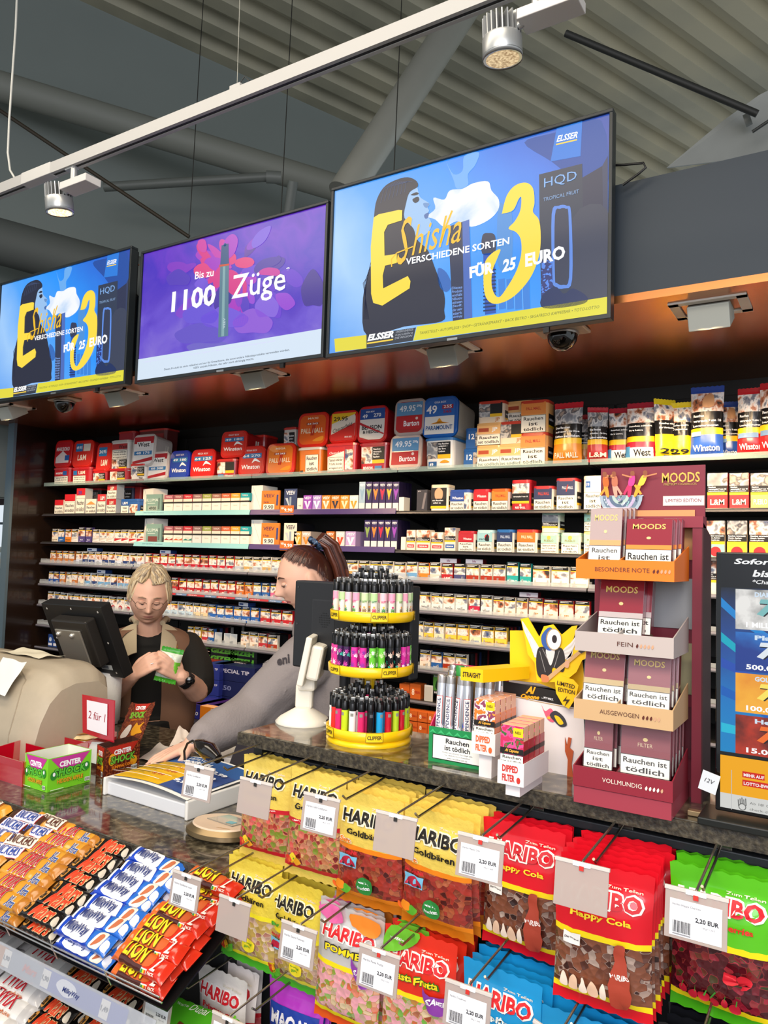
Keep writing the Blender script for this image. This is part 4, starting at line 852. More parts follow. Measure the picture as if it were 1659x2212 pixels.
# small tins and boxes right of the tubs
T1 = [('r', 0, .55, 1, 1, 'e8b878'), ('r', .05, .66, .5, .85, 'a84424'), ('t', 'JP', .75, .62, .25, 'ffffff', .25), ('W', 0, 0, 1, .52)]
T2 = [('r', 0, .3, 1, 1, '151517'), ('r', 0, .3, .48, 1, SHOCKG), ('r', .48, .3, 1, .45, 'f2bf1a'), ('t', 'JP', .8, .03, .22, 'd08040', .2)]
GB = 'stacked small tobacco tins on the top shelf'
jb = Proto(round_tin(.135, .105, .1, 'efdcc0', 'e0b070', T1)); jp = Proto(round_tin(.135, .105, .1, 'efdcc0', 'c04030', T2))
big = Proto(round_tin(.135, .15, .1, 'f0b068', 'c8402c', [('r', 0, .6, 1, 1, 'e88c3c'), ('t', 'PALL MALL', .5, .75, .1, 'c02c18', .6), ('W', 0, 0, 1, .58, wl3)]))
bt = Proto(round_tin(.115, .1, .09, '2a62a8', '2a62a8', [('r', 0, .0, 1, .5, '2a62a8'), ('t', '12', .3, .5, .3, 'ffffff', .3), ('r', .5, .1, .98, .9, SHOCKG)]))
for px, dz, pr, lb in ((1054, 0, jb, 'cream tobacco tin at the bottom of the left stack, top shelf'), (1054, .106, jb, 'cream tobacco tin in the middle of the left stack, top shelf'), (1056, .212, jp, 'tobacco tin with a grey photo on top of the left stack on the top shelf'),
                     (1103, 0, jb, 'cream tobacco tin at the bottom of the middle stack, top shelf'), (1103, .106, jp, 'tobacco tin with a grey photo in the middle stack on the top shelf'), (1108, .212, jb, 'red lidded tobacco tin on top of the middle stack, set back'),
                     (1150, 0, big, 'tall orange tobacco tin at the bottom of the right stack on the top shelf'), (1150, .151, big, 'tall orange tobacco tin on top of the right stack on the top shelf'),
                     (1012, 0, bt, 'blue tobacco tin at the foot of the tin stacks, right of the white tub'), (1016, .101, bt, 'navy tobacco tin on top of the blue one right of the white tub')):
    cx, _ = at(0, px - 10, px + 10); o = pr.put((cx, 3.275 + (.06 if px == 1108 else .05 if px < 1020 else random.uniform(0, .008)), ZR[0] + dz + .0005), random.uniform(-.03, .03), lb, GB)
# tobacco pouches standing at the right end of the top shelf
def tpouch(cap, body, low, lowtxt, tcol, seed, txt=None, extra=()):
    return softbag('tobacco_pouch', .16, .27, .05, [(.3, P(low, .25)), (.4, P('f0bc1c', .3)), (.65, P('161618', .2)), (.9, P(body, .2) if isinstance(body, str) else body), (1, P(cap, .25))],
      [('t', t, .1, .56 - .07 * i, .036, 'ffffff', min(.84, .048 * len(t)), 'l', .03) for i, t in enumerate(txt or ['Das Rauchen', 'aufgeben - für Ihre', 'Lieben weiterleben'])] + [('t', lowtxt, .5, .1, .08, tcol, .8)] + list(extra), seal=.012, seed=seed, crink=.0018, topseal=.03)
GP = 'tobacco pouches on the top shelf'
def putp(o, px0, px1, label, Y=3.3, rz=0, sx=1, sz=1):
    cx, w = at(0, px0, px1, Y); o['category'] = 'tobacco pouch'; o.location = (cx, Y, ZR[0] + .001); o.rotation_euler = (math.radians(-3), 0, rz); o.scale = (w / .16 * sx, 1, sz); o['label'] = label; o['group'] = GP
po = tpouch('c02430', SHOCKG, 'e8902c', 'PALL MALL', 'f8ecd8', 3); putp(po, 1193, 1256, 'orange based tobacco pouch with a grey photo, first pouch right of the tin stacks', sz=1.05)
k = dup(po); putp(k, 1240, 1285, 'dark tobacco pouch half hidden behind the orange based pouch', 3.4, .3, sz=.9)
putp(tpouch('b82430', SHOCKG, 'b8302c', 'L&M', 'f8ecd8', 5), 1268, 1312, 'red based tobacco pouch with cream letters', 3.3, .35, sz=.93)
WS = ('r', .1, .06, .9, .22, 'f4f2ee')
wp = tpouch('a82434', SHOCK, 'b0243a', '', 'ffffff', 7, ['Rauchen schädigt', 'Ihre Lunge', ''], [WS, ('t', 'West', .55, .09, .1, '16161a', .55), ('r', 0, .06, .16, .24, '4a8ec0')]); putp(wp, 1313, 1370, 'left of two red pouches with a black word on white', 3.34, .1, sz=.92)
k = dup(wp); putp(k, 1352, 1418, 'right of two red pouches with a black word on white', 3.3, .05, sz=.95)
yp = tpouch('f0d424', SHOCK, 'f2d21e', '29', '16161a', 9, ['Rauchen schädigt', 'Ihr Ungeborenes', ''], [('r', .3, .02, .7, .08, '1c3c8c')])
putp(yp, 1420, 1458, 'yellow pouch turned sideways beside the red pouches', 3.3, .85, 1.5, .97); k = dup(yp); putp(k, 1446, 1494, 'yellow pouch facing front, left of the tall blue pouch', 3.32, .1, sz=.92)
bp_ = tpouch('2a4a9c', SHOCK, '2a52a8', 'Winston', 'ffffff', 11, ['Rauchen', 'verursacht 9 von 10', 'Lungenkarzinomen'], [('r', .05, .3, .35, .36, '8fb8dc'), ('b', [(.4, .7), (.45, .85), (.7, .86), (.72, .7)], 'd8a070')]); putp(bp_, 1490, 1563, 'tall blue pouch with a photo of a bare back', 3.3, 0, sz=1.12)
k = dup(bp_); putp(k, 1560, 1592, 'dark blue pouch half hidden behind the tall blue pouch', 3.42, .2, 1.6, .95)
rp = tpouch('c0242c', SHOCK, 'c02428', 'Winston', 'ffffff', 13, ['Rauchen', 'verursacht 9 von 10', 'Lungenkarzinomen'], [('r', .05, .26, .8, .33, '6f8fb8')]); putp(rp, 1592, 1652, 'red pouch with white letters near the right edge', 3.3, 0, sz=1.04)
k = dup(rp); putp(k, 1640, 1710, 'red pouch cut off by the right edge of the picture', 3.28, -.05, sz=1.08)
# ---------- second and third shelves
G2 = 'tobacco and heat stick goods on the second shelf'
def BX(r, px0, px1, top, col, cmds, label, dz=0, d=.06, Y=3.27, name='tobacco_box', cat='tobacco box', side=None, rz=0, kids=None, group=None):
    cx, w = at(r, px0, px1, Y); h = PY((px0 + px1) / 2, top, Y).z - ZR[r] - dz
    o = box_goods(name, cat, w * .97, h, d, col, cmds, side=side); place(o, r, px0, px1, label, dz, Y, group, rz); return h
def TN(r, px0, px1, top, col, lid, cmds, label, dz=0, d=.09, Y=3.28):
    cx, w = at(r, px0, px1, Y); h = PY((px0 + px1) / 2, top, Y).z - ZR[r] - dz
    o = round_tin(w * .95, h, d, col, lid, cmds); place(o, r, px0, px1, label, dz, Y, 'tobacco tins on the %s' % ROWN[r]); return h
W2 = ('W', 0, 0, 1, .6)
BX(1, 117, 136, 1080, 'efe9dc', [('r', 0, .62, 1, 1, 'c8202a'), W2], 'small red and white tobacco box at the left end of the second shelf')
BX(1, 138, 161, 1068, 'efe9dc', [('r', 0, .65, 1, 1, 'c8202a'), W2], 'red and white tobacco box, second from the left on the second shelf')
BX(1, 163, 182, 1055, 'efe9dc', [('r', 0, .72, 1, 1, 'c8202a'), ('t', '38', .4, .75, .15, '2a3c98', .4), W2], 'tall narrow red and white tobacco box on the second shelf')
BX(1, 184, 207, 1078, 'efe9dc', [('p', [(.05, .62), (.5, .85), (.95, .62)], 'd89a50'), W2], 'white tobacco box with a gold roof shape on the second shelf')
hh_ = BX(1, 209, 227, 1068, 'efe9dc', [('r', 0, .64, 1, 1, 'd0343a'), ('t', 'L&M', .6, .7, .2, 'ffffff', .5), W2], 'cream tobacco box with red top on the second shelf, left of a stack of two')
hh_ = BX(1, 229, 250, 1078, 'efe9dc', [('r', 0, .55, 1, 1, 'b8242a'), ('t', 'L&M', .5, .62, .25, 'f4e6d0', .4), W2], 'lower red box of the stack of two on the second shelf')
BX(1, 229, 250, 1047, 'efe9dc', [('r', 0, .55, 1, 1, 'b8242a'), ('t', 'L&M', .5, .62, .25, 'f4e6d0', .4), W2], 'upper red box of the stack of two on the second shelf', dz=hh_ + .001)
TN(1, 184, 214, 1055, '2a2422', 'b0242c', [('r', .1, .1, .9, .9, SHOCKG)], 'red lidded tin with a dark photo set back on the second shelf', dz=.0, Y=3.42, d=.1)
TN(1, 252, 285, 1050, '2c3050', 'b0242c', [('K', 0, .1, 1, .9, 's')], 'red lidded navy tin set back on the second shelf', Y=3.42)
TN(1, 284, 302, 1052, 'b8302c', 'b0242c', [('r', .1, .1, .9, .5, 'e8e0d0')], 'plain red tin set back on the second shelf', Y=3.44)
TN(1, 257, 300, 1078, '2b5fa6', '2b5fa6', [('t', 'L&M', .25, .7, .2, 'ffffff', .3), ('W', 0, 0, .48, .6, ['Tabak', 'rauch']), ('r', .52, 0, 1, .7, SHOCK)], 'blue lidded tin beside the white mint device box')
for r, q, sw in ((1, 'second', '490'), (2, 'third', '')):
    t0 = [1056, 1120][r-1]
    BX(r, 302 if r == 1 else 306, 334, t0, 'f2ece0', [('l', [(.1, 1), (.9, .1)], .04, 'b8c4c8'), ('t', 'ILUMA', .5, .4, .06, 'c8b8a0', .5)], 'tall white device box beside the mint sign on the %s shelf' % q, d=.1, Y=3.30, rz=-.25, name='device_box', cat='box')
    BX(r, 314, 348, [1068, 1132][r-1], '7fa096', [('t', 'ILUMA', .42, .62, .15, 'e8f0ea', .75, 'c', 0), ('r', .1, .5, .6, .54, 'c8d8d0'), ('l', [(.85, .2), (.85, .8)], .09, '5c6f6a'), ('r', .15, .12, .75, .38, '9fb0a6' if sw else '7a3c38')] + ([('t', '4900', .45, .16, .18, '22302c', .45)] if sw else []), 'mint green sign with silver stick on the %s shelf' % q, d=.012, Y=3.258, name='product_sign', cat='sign')
    cc = ['a8606a', '9c5a5c', 'c02c38', '8f6a66', '98a04a', '9a6a58', 'c8643a', 'e8a030', '1fa0a8']
    xs = [at(r, 353 + 20.6 * i, 373 + 20.6 * i) for i in range(9)]
    for i in range(9):
        c = cc[i]; w_ = xs[i][1] * .95
        low = ['efe9dc', 'f0e6e0'][i % 2] if r == 1 or i > 2 else 'efe9dc'
        m_cm = [('t', 'TEREA', .5, .55, .14, 'b0a488', .5, 'c', 0)] + ([('p', [(0, .3), (.3, .55), (.6, .35), (1, .6), (1, .3)], ['a8342c', 'd86a3a', '2c8a78'][i])] if r == 2 and i < 3 else [])
        o = box_goods('heat_stick_pack', 'small pack', w_, .046, .07, low, m_cm); place(o, r, 353 + 20.6*i, 373 + 20.6*i, 'lower cream pack number %s right of the mint sign, %s shelf' % (['one', 'two', 'three', 'four', 'five', 'six', 'seven', 'eight', 'nine'][i], q), .012, 3.266, 'small heat stick packs on the %s shelf' % q)
        o = box_goods('heat_stick_pack', 'small pack', w_, .044, .07, c, [('t', 'TEREA', .5, .6, .2, 'f6e8e0', .7, 'c', 0), ('r', 0, 0, 1, .38, 'e8dccb')]); place(o, r, 353 + 20.6*i, 373 + 20.6*i, '%s topped small pack in the upper layer on the %s shelf' % (['dusty rose', 'old rose', 'crimson', 'taupe', 'olive', 'rosewood', 'rust', 'amber', 'turquoise'][i], q), .068, 3.268, 'small heat stick packs on the %s shelf' % q)
    m = MB(); a_, b_ = xs[0][0] - xs[0][1]/2, xs[8][0] + xs[8][1]/2; m.box(a_, b_, 3.268, 3.34, ZR[r] + .0585, ZR[r] + .0675, P('2c2a28')); tag(m.build('riser_tray'), 'thin dark tray between the two layers of small packs on the %s shelf' % q, 'tray')
    bx = BX(r, 541, 566, [1049, 1123][r-1], 'f2ece0', [('l', [(.1, 1), (.9, .1)], .04, 'b8c4c8')], 'tall white box beside the orange price sign on the %s shelf' % q, d=.13, Y=3.29, name='device_box', cat='box')
    BX(r, 563, 603, [1060, 1130][r-1], 'e07c2a', [('t', 'VEEV', .42, .68, .16, '4a2c4a', .62), ('t', 'Gerät' if r == 1 else '1 Pods', .28, .42, .09, '4a2c4a', .3), ('r', .12, .1, .74, .36, 'e8e6d8'), ('t', '9.90', .43, .14, .18, '15151a', .5), ('l', [(.88, .3), (.9, .8)], .1, '3c4478')], 'orange price sign reading VEEV on the %s shelf' % q, d=.01, Y=3.255, name='price_sign', cat='sign')
    BX(r, 604, 634, [1092, 1168][r-1], 'e0702a', [('t', '9,90', .62, .3, .4, 'ffffff', .6), ('t', 'VEEV', .2, .6, .2, 'ffffff', .25)], 'small orange tag reading 9,90 below the orange sign on the %s shelf' % q, dz=-.02, d=.004, Y=3.232, name='price_tag', cat='price tag')
    BX(r, 612, 641, [1056, 1130][r-1], ['39456a', 'e8dccc'][r-1], [('t', 'VEEV', .5, .74, .17, ['f0f0f4', '2c3448'][r-1], .7), ('l', [(.5, .1), (.5, .65)], .14, '8fa0b0'), ('p', [(.1, .6), (.3, .6), (.5, .1)], 'b8c4cc')], '%s box with a grey stick beside the orange tag on the %s shelf' % (['navy', 'cream'][r-1], q), d=.16, Y=3.27, name='device_box', cat='box', side='17171c')
vc = ['9a4ab8', 'a88ad0', 'e08a2c', 'e0862c', 'e8962c', '6a8fd0', 'e09a3c']
V_ = lambda c, c2='ffffff': [('t', 'VEEV', .5, .76, .15, '2c2448' if c2 == '2' else 'ffffff', .8), ('p', [(.1, .66), (.38, .66), (.5, .36), (.62, .66), (.9, .66), (.5, .12)], c2 if c2 != '2' else 'e8a030'), ('r', 0, 0, 1, .18, IV)]
for i in range(6):
    BX(1, 654 + i * 20, 673 + i * 20, 1070, vc[i] if i != 5 else 'e8e4dc', V_(vc[i], ['e8d8f4', 'ffffff', 'fff0d8', '2c3448', 'ffe8c0', 'e8a030'][i]), ['violet', 'lilac', 'amber', 'orange with a dark mark', 'light orange', 'white and blue'][i] + ' small vapour pod pack on the second shelf', d=.1, name='pod_pack', cat='small pack', group='pod packs on the second shelf')
BX(1, 641, 653, 1076, 'e8e4dc', [('t', 'VE', .5, .4, .1, '3c3448', .5)], 'narrow white pack left of the violet pod pack', d=.09, name='pod_pack', cat='small pack')
for i, (a, b, c, c2, nm) in enumerate([(634, 650, 'e0a02c', 'f4e0b0', 'yellow'), (651, 671, 'c9b8a8', 'e08a2c', 'beige'), (704, 722, 'd87a2c', 'ffe8c0', 'orange'), (725, 744, 'e8e0d8', 'e0502c', 'white with a red mark'), (746, 768, 'c9a8d8', 'ffffff', 'lilac')]):
    BX(2, a, b, 1148, c, V_(c, c2), nm + ' small vapour pod pack on the third shelf', d=.1, name='pod_pack', cat='small pack', group='pod packs on the third shelf')
tc_ = ['8fb0c8', '8fa85a', 'e08a3c', 'c02c4c', 'e8b83c', '9a4ab8']
for r, n_, a0, top in ((1, 6, 774, 1041), (2, 5, 786, 1123)):
    for i in range(n_):
        c2 = tc_[i + (0 if r == 1 else 1)]; q = ROWN[r]; nm = ['pale blue', 'green', 'orange', 'crimson', 'yellow', 'violet'][i + (0 if r == 1 else 1)]
        for b_ in range(4 if i == n_ - 1 else 2):
            BX(r, a0 + i * 14.6 + b_ * 6.3 * 1, a0 + 13.8 + i * 14.6 + b_ * 6.3, top + b_, '3c2c5c' if (i or r == 2) else 'a8c0d0', [('t', 'VEEV', .5, .85, .08, 'ffffff', .8), ('p', [(.1, .75), (.38, .75), (.5, .55), (.62, .75), (.9, .75), (.5, .38)], c2), ('r', .05, .02, .95, .28, IV), ('r', .42, .4, .58, .7, c2)], ('tall dark violet vapour pack with %s V mark on the %s' % (nm, q)) if b_ == 0 else 'tall vapour pack behind the one with the %s V mark on the %s' % (nm, q), d=.04, Y=3.27 + b_ * .05, name='tall_pod_pack', cat='vapour pack', group='tall vapour packs on the %s' % q, side='2a2040')
BX(1, 861, 872, 1074, 'ece8dc', [], 'narrow white filler block right of the tall vapour packs on the second shelf', name='filler_block', cat='box'); BX(2, 866, 876, 1160, 'ece8dc', [], 'narrow white filler block right of the tall vapour packs on the third shelf', name='filler_block', cat='box')
BX(1, 899, 922, 1058, '3c3a40', [('l', [(.6, .1), (.85, .85)], .2, '7a7478'), ('t', 'glo', .25, .9, .06, 'c8c4c8', .3)], 'dark device box with a grey stick on the second shelf', d=.1, name='device_box', cat='box')
wr = lambda c, t='', tc='ffffff': [('r', 0, .5, 1, 1, c), ('t', t, .55, .68, .14, tc, .62), ('W', 0, 0, 1, .5)] if t else [('r', 0, .5, 1, 1, c), ('W', 0, 0, 1, .5)]
TN(1, 927, 967, 1047, 'efe9dc', 'e8d8b8', [('r', 0, .5, 1, .95, '2c2a2a'), ('b', [(.3, .5), (.25, .8), (.5, .95), (.75, .8), (.7, .5)], 'd8a480'), ('r', 0, .2, 1, .5, '151517'), ('t', 'uns Rauchen', .45, .4, .06, 'ffffff', .7), ('t', 'selbst zu', .4, .3, .06, 'ffffff', .5), ('r', 0, .1, 1, .2, 'f2bf1a')], 'round cream tin with a photo of a baby on the second shelf')
TN(1, 968, 1016, 1058, 'efe9dc', '2c4c9c', [('r', 0, .5, .75, 1, '2c4c9c'), ('t', 'Winston', .4, .6, .14, 'ffffff', .6), ('W', 0, 0, .75, .5), ('r', .76, .1, 1, .9, SHOCK)], 'navy blue tin with white warning on the second shelf')
TN(1, 1019, 1057, 1057, 'efe9dc', 'c4242c', wr('c4242c', 'Winston'), 'red tin with white warning on the second shelf')
TN(1, 1058, 1100, 1056, 'efe9dc', 'e0641c', wr('e8842c', 'PALL MALL', 'b83018'), 'orange tin with white warning on the second shelf')
TN(1, 1102, 1146, 1037, 'c02430', 'c4242c', [('r', 0, .6, 1, .95, SHOCK), ('r', 0, .33, 1, .6, '151517'), ('r', 0, .24, 1, .33, 'f2bf1a'), ('t', 'verursacht 9 von 10', .5, .46, .05, 'ffffff', .85), ('t', 'RED BULL', .5, .06, .07, 'ffffff', .6), ('c', .5, .18, .07, 'e8c8b0')], 'tall red tin with a photo and black warning on the second shelf')
TN(1, 1149, 1195, 1050, 'efe9dc', 'b8242c', wr('28345c', 'PALL MALL', 'c8402c'), 'navy tin with a red lid and white warning on the second shelf')
TN(1, 1198, 1245, 1033, 'efe9dc', 'b8242c', [('r', 0, .5, 1, 1, '28345c'), ('t', 'PALL MALL', .6, .7, .1, 'd0d4e0', .6), ('p', [(.5, .62), (.56, .62), (.64, .85), (.58, .85)], 'c02c18'), ('W', 0, 0, 1, .5, wl3)], 'taller navy tin with a red lid on the second shelf')
TN(1, 1257, 1304, 1028, 'efe9dc', 'e8e0cc', [('r', .1, .7, .35, .9, '2a5fa8'), ('t', '19', .22, .75, .1, 'ffffff', .15), ('W', 0, 0, 1, .55, wl3)], 'white tin partly hidden by the wine red display on the second shelf')
for i, (a, b, c, t) in enumerate([(1527, 1572, 'c02c30', 'L&M'), (1575, 1618, 'c02c30', 'L&M'), (1621, 1664, 'e8b868', 'PUEBLO')]):
    BX(1, a, b, 1022, c, [('K', 0, .38, 1, 1, 'g'), ('t', t, .5, .1, .16, 'fbf0dc', .7)], '%s photo warning packet, second shelf, right of the wine red display' % ['first red', 'second red', 'gold'][i], d=.04, name='tobacco_packet', cat='tobacco packet')
for i, (a, b, t) in enumerate([(1526, 1566, ''), (1570, 1614, 'g'), (1618, 1664, '')]):
    BX(2, a, b, 1125, 'e9d9c0', [('K', 0, .35, 1, 1, t, ['Rauchen verursacht', 'Mund-, Rachen-', 'Kehlkopfkrebs']), ('r', 0, 0, 1, .35, ['8fc8c0', 'f0c030', 'f0c030'][i]), ('c', .5, .15, .3, 'c8242c')], '%s packet with red disc, third shelf, right of the wine red display' % ['mint based', 'left yellow based', 'right yellow based'][i], d=.04, name='tobacco_packet', cat='tobacco packet')
    BX(3, 1526 + i * 38, 1560 + i * 38, 1212 + i, 'e8dcc8', [('K', 0, .35, 1, 1, t)], '%s photo packet on the fourth shelf right of the wine red display' % ['left', 'middle', 'right'][i], d=.04, name='tobacco_packet', cat='tobacco packet')
for i, (a, b, c, t) in enumerate([(878, 897, 'c8303c', 'red and cream pack with orange photo'), (899, 929, 'c8303c', 'wide red and cream pack'), (931, 957, 'c8303c', 'low red banded pack'), (960, 984, '2c5ca8', 'taller pack with a blue band')]):
    BX(2, a, b, [1145, 1145, 1150, 1140][i], 'e9dfce', [('K', 0, .38, 1, .98, ''), ('r', .1, .12, .9, .28, c), ('t', 'PREMIUM', .5, .16, .06, 'ffffff', .6)], t + ', third shelf, right of the violet vapour packs', d=.05, name='cigarillo_pack', cat='cigarillo pack')
TN(2, 987, 1026, 1147, 'efe9dc', 'b8242c', [('r', 0, .5, 1, 1, 'b82430'), ('t', 'Winston', .6, .62, .12, 'ffffff', .55), ('W', 0, 0, 1, .5, wl3)], 'red tin with white warning on the third shelf')
TN(2, 1028, 1066, 1145, 'efe9dc', 'bfe0e0', [('r', 0, .5, 1, 1, '9fd0d4'), ('c', .65, .75, .16, 'c8242c'), ('b', [(.5, .6), (.8, .55), (.7, .9)], '1c1c20'), ('t', 'SPIRIT', .3, .58, .09, '1c3c4c', .4), ('W', 0, 0, 1, .5)], 'pale teal tin with a red disc on the third shelf')
TN(2, 1070, 1110, 1144, 'efe9dc', '2c6cb0', wr('2a3c68', 'PALL MALL', 'c8d4e8'), 'navy tin with a blue lid on the third shelf')
TN(2, 1113, 1160, 1144, 'efe9dc', 'd0382c', wr('e8782c', 'PALL MALL', 'ffe8c8'), 'orange tin with a red lid on the third shelf')
PB = lambda ls: [('r', 0, .55, 1, 1, '9fd0bc'), ('t', 'PUEBLO', .5, .62, .12, '8a7a3c', .6), ('c', .5, .85, .12, 'd8b84c'), ('W', 0, 0, 1, .52, ls)]
hp = TN(2, 1165, 1206, 1151, 'e6ecd8', 'b8dcc8', PB(['Tabakrauch enthält', 'über 70 Stoffe, die', 'erwiesenermaßen']), 'mint tin at the bottom of the stack of two on the third shelf')
TN(2, 1167, 1208, 1106, 'e6ecd8', 'b8dcc8', [('K', 0, .25, 1, .95, 'g')], 'mint tin with a photo on top of the stack of two on the third shelf', dz=hp + .001)
TN(2, 1209, 1254, 1151, 'e6ecd8', 'b8dcc8', PB(wl3), 'mint tin with white warning right of the stack on the third shelf')
hp = TN(2, 1258, 1300, 1148, 'e6ecd8', 'e8d888', PB(['Tabakrauch', 'enthält über', '70 Stoffe']), 'cream tin at the bottom, half behind the wine red display, third shelf')
TN(2, 1258, 1300, 1105, 'e6ecd8', 'e8d888', PB(['Tabakrauch', 'enthält über', '70 Stoffe']), 'cream tin stacked half behind the wine red display, third shelf', dz=hp + .001)
# ---------- lower shelves: papers, filter tube boxes
def LB(px0, px1, y0, y1, col, cmds, label, Y=3.3, d=.2, name='filter_tube_box', cat='box', side=None, sc_=None, rz=0):
    a, b = PY(px0, y1, Y), PY(px1, y1, Y); z1 = PY((px0+px1)/2, y0, Y).z; z0 = PY((px0+px1)/2, y1, Y).z
    o = box_goods(name, cat, b.x - a.x, z1 - z0, d, col, cmds, side=side, sidecmds=sc_); o.location = ((a.x + b.x)/2, Y, z0); o['label'] = label; o.rotation_euler.z = rz; return o
GZ = [('t', 'GIZEH', .5, .18, .66, '6cc83c', .8, 'c', .06)]
zb = ZR[7]
for k in range(2):
    for j, (xa, wd, lb) in enumerate([(PY(430, 1446, 3.30).x, .10, 'narrow end'), (PY(450, 1446, 3.30).x, .235, 'long side'), (PY(494, 1446, 3.30).x, .22, 'second long side')]):
        if j == 2 and k == 0: pass
        m_ = box_goods('rolling_paper_box', 'box', wd, .043, .2, '17181a', (GZ if j else [('t', 'GIZEH', .5, .55, .3, '6cc83c', .9), ('r', .1, .2, .9, .3, 'e8c8b0')]))
        m_.location = (xa + wd/2, 3.29, zb + .044 + .044 * k + .001); m_['label'] = '%s black box with green letters, %s, on the eighth shelf' % (['lower', 'upper'][k], lb)
for j, (xa, wd) in enumerate([(PY(430, 1446, 3.30).x, .10), (PY(450, 1446, 3.30).x, .235), (PY(494, 1446, 3.30).x, .22)]):
    m_ = box_goods('rolling_paper_box', 'box', wd, .043, .2, '1b1c1e', [('p', [(.1, .3), (.2, .6), (.3, .3)], 'd0d0d0')]); m_.location = (xa + wd/2, 3.29, zb + .001); m_['label'] = ['plain black box end', 'plain black box', 'plain black box at the right'][j] + ' under the boxes with green letters'
LB(480, 500, 1432, 1453, '3a94c0', [('t', 'GIZEH', .5, .7, .2, 'ffffff', .8)], 'small sky blue paper box on the eighth shelf', 3.255, .06, 'rolling_paper_box')
LB(501, 532, 1429, 1457, '1a1618', [('t', 'GIZEH', .5, .75, .18, 'e0d8d0', .8), ('t', '+Tip', .65, .2, .2, 'd8c8c0', .45), ('c', .15, .2, .1, 'b8302c')], 'small black box with red dots on the eighth shelf', 3.25, .09, 'rolling_paper_box')
LB(532, 551, 1448, 1461, '2a62b0', [('t', 'OCB', .5, .2, .6, 'ffffff', .8)], 'low blue paper booklet box on the eighth shelf', 3.25, .05, 'rolling_paper_box')
LB(552, 575, 1442, 1463, '1f70c0', [('t', 'OCB', .5, .15, .35, 'ffffff', .7), ('r', 0, .85, 1, 1, 'e8b8c8')], 'upright blue paper box with a pink top on the eighth shelf', 3.25, .05, 'rolling_paper_box')
LB(576, 600, 1442, 1466, '2c2a2c', [('r', .1, .1, .5, .9, 'c87850')], 'dark paper box at the sleeve of the grey sweatshirt', 3.25, .05, 'rolling_paper_box')
z9 = ZR[8]
def B9(px, Y, w, h, d, dz, col, cmds, label, scm=None, rz=0, side=None):
    x = PY(px, 1520, Y).x; o = box_goods('filter_tube_box', 'box', w, h, d, col, cmds, side=side, sidecmds=scm); o.location = (x + w/2, Y, z9 + dz + .001); o['label'] = label; o.rotation_euler.z = rz
m = MB(); x0_, x1_ = PY(385, 1500, 3.2).x, -1.2
hz = PY(430, 1546, 3.0).z
m.box(x0_ - .6, x1_, 2.86, 3.62, hz - .08, hz, shelf_m, .004); tag(m.build('base_shelf'), 'deep low base shelf carrying the blue and red tube boxes', 'shelf')
z9 = hz
st = [('t', 'SPECIAL TIP', .5, .5, .25, 'c8c8e0', .75)]; st2 = [('t', 'SPECIAL TIP', .5, .62, .14, 'd8d8f0', .8), ('t', '250', .3, .25, .25, 'd8d8f0', .4)]
for k in range(3): B9(437, 3.12, .12, .085, .3, .087 * k, '28348c', st2, 'blue tube box end, %s of the stack of three' % ['bottom', 'middle', 'top'][k])
for k in range(3): B9(459, 3.15, .30, .085, .3, .087 * k, '1b2255', st if k != 1 else [('t', '250', .3, .4, .3, '8088b8', .3)], 'long navy tube box, %s of the stack of three' % ['bottom', 'middle', 'top'][k])
for k in range(3): B9(398, 3.14, .155, .085, .3, .087 * k, 'a01828' if k < 2 else '8c1424', [('t', 'WEST', .3, .5, .2, 'c04048', .5), ('c', .7, .25, .06, 'd8a050')], 'red tube box, %s of the stack right of the grey haired woman' % ['bottom', 'middle', 'top'][k])
B9(397, 2.93, .12, .075, .22, 0, '2a2c88', [('t', 'BUFFALO', .5, .25, .25, 'ffffff', .8), ], 'violet blue box end reading BUFFALO on the base shelf'); B9(421, 2.94, .20, .075, .25, .0, '3a1c6c', [('t', 'BUFFALO', .5, .25, .35, 'd8c8e8', .85)], 'violet long box reading BUFFALO on the base shelf')
B9(460, 2.98, .28, .075, .2, 0, '1c1a3c', [('t', 'BUFFALO', .5, .35, .4, '6a6488', .7)], 'dark navy long box right of the violet ones on the base shelf')
B9(519, 3.2, .16, .25, .1, 0, '26282c', [('t', 'GIZEH', .4, .85, .08, 'd0c8c0', .5), ('t', 'CHARCOAL', .5, .6, .06, '8a8c90', .8), ('t', 'FILTER', .5, .48, .06, '8a8c90', .6)], 'tall grey black box behind the sleeve of the grey sweatshirt')
# orange boxes right of the carousel
for i, (a, b, y0, y1, r_) in enumerate([(862, 884, 1478, 1509, 7), (885, 908, 1478, 1512, 7)]): LB(a, b, y0, y1, 'd8682a', [('t', '8', .3, .3, .4, 'ffe8d0', .25), ('t', 'FEIN', .7, .4, .18, 'b82c20', .45)], 'orange filter box reading 8, %s of the pair on the eighth shelf' % ['left', 'right'][i], 3.27, .06, 'filter_box')
LB(935, 958, 1457, 1500, '5c9a3c', [('t', 'MOODS', .5, .85, .09, 'ffffff', .8), ('b', [(.2, .4), (.5, .8), (.8, .4), (.5, .2)], '1c3c1c'), ('r', 0, 0, 1, .18, '1a1a1a'), ('t', 'HIPZZ', .5, .04, .1, 'ffffff', .7)], 'green box reading HIPZZ behind the tube display', 3.27, .05, 'rolling_paper_box')
LB(916, 934, 1480, 1516, 'e0ddd6', [('r', .1, .1, .9, .9, 'c8c5bd')], 'clear price card holder beside the green box', 3.26, .005, 'card_holder', 'card holder')
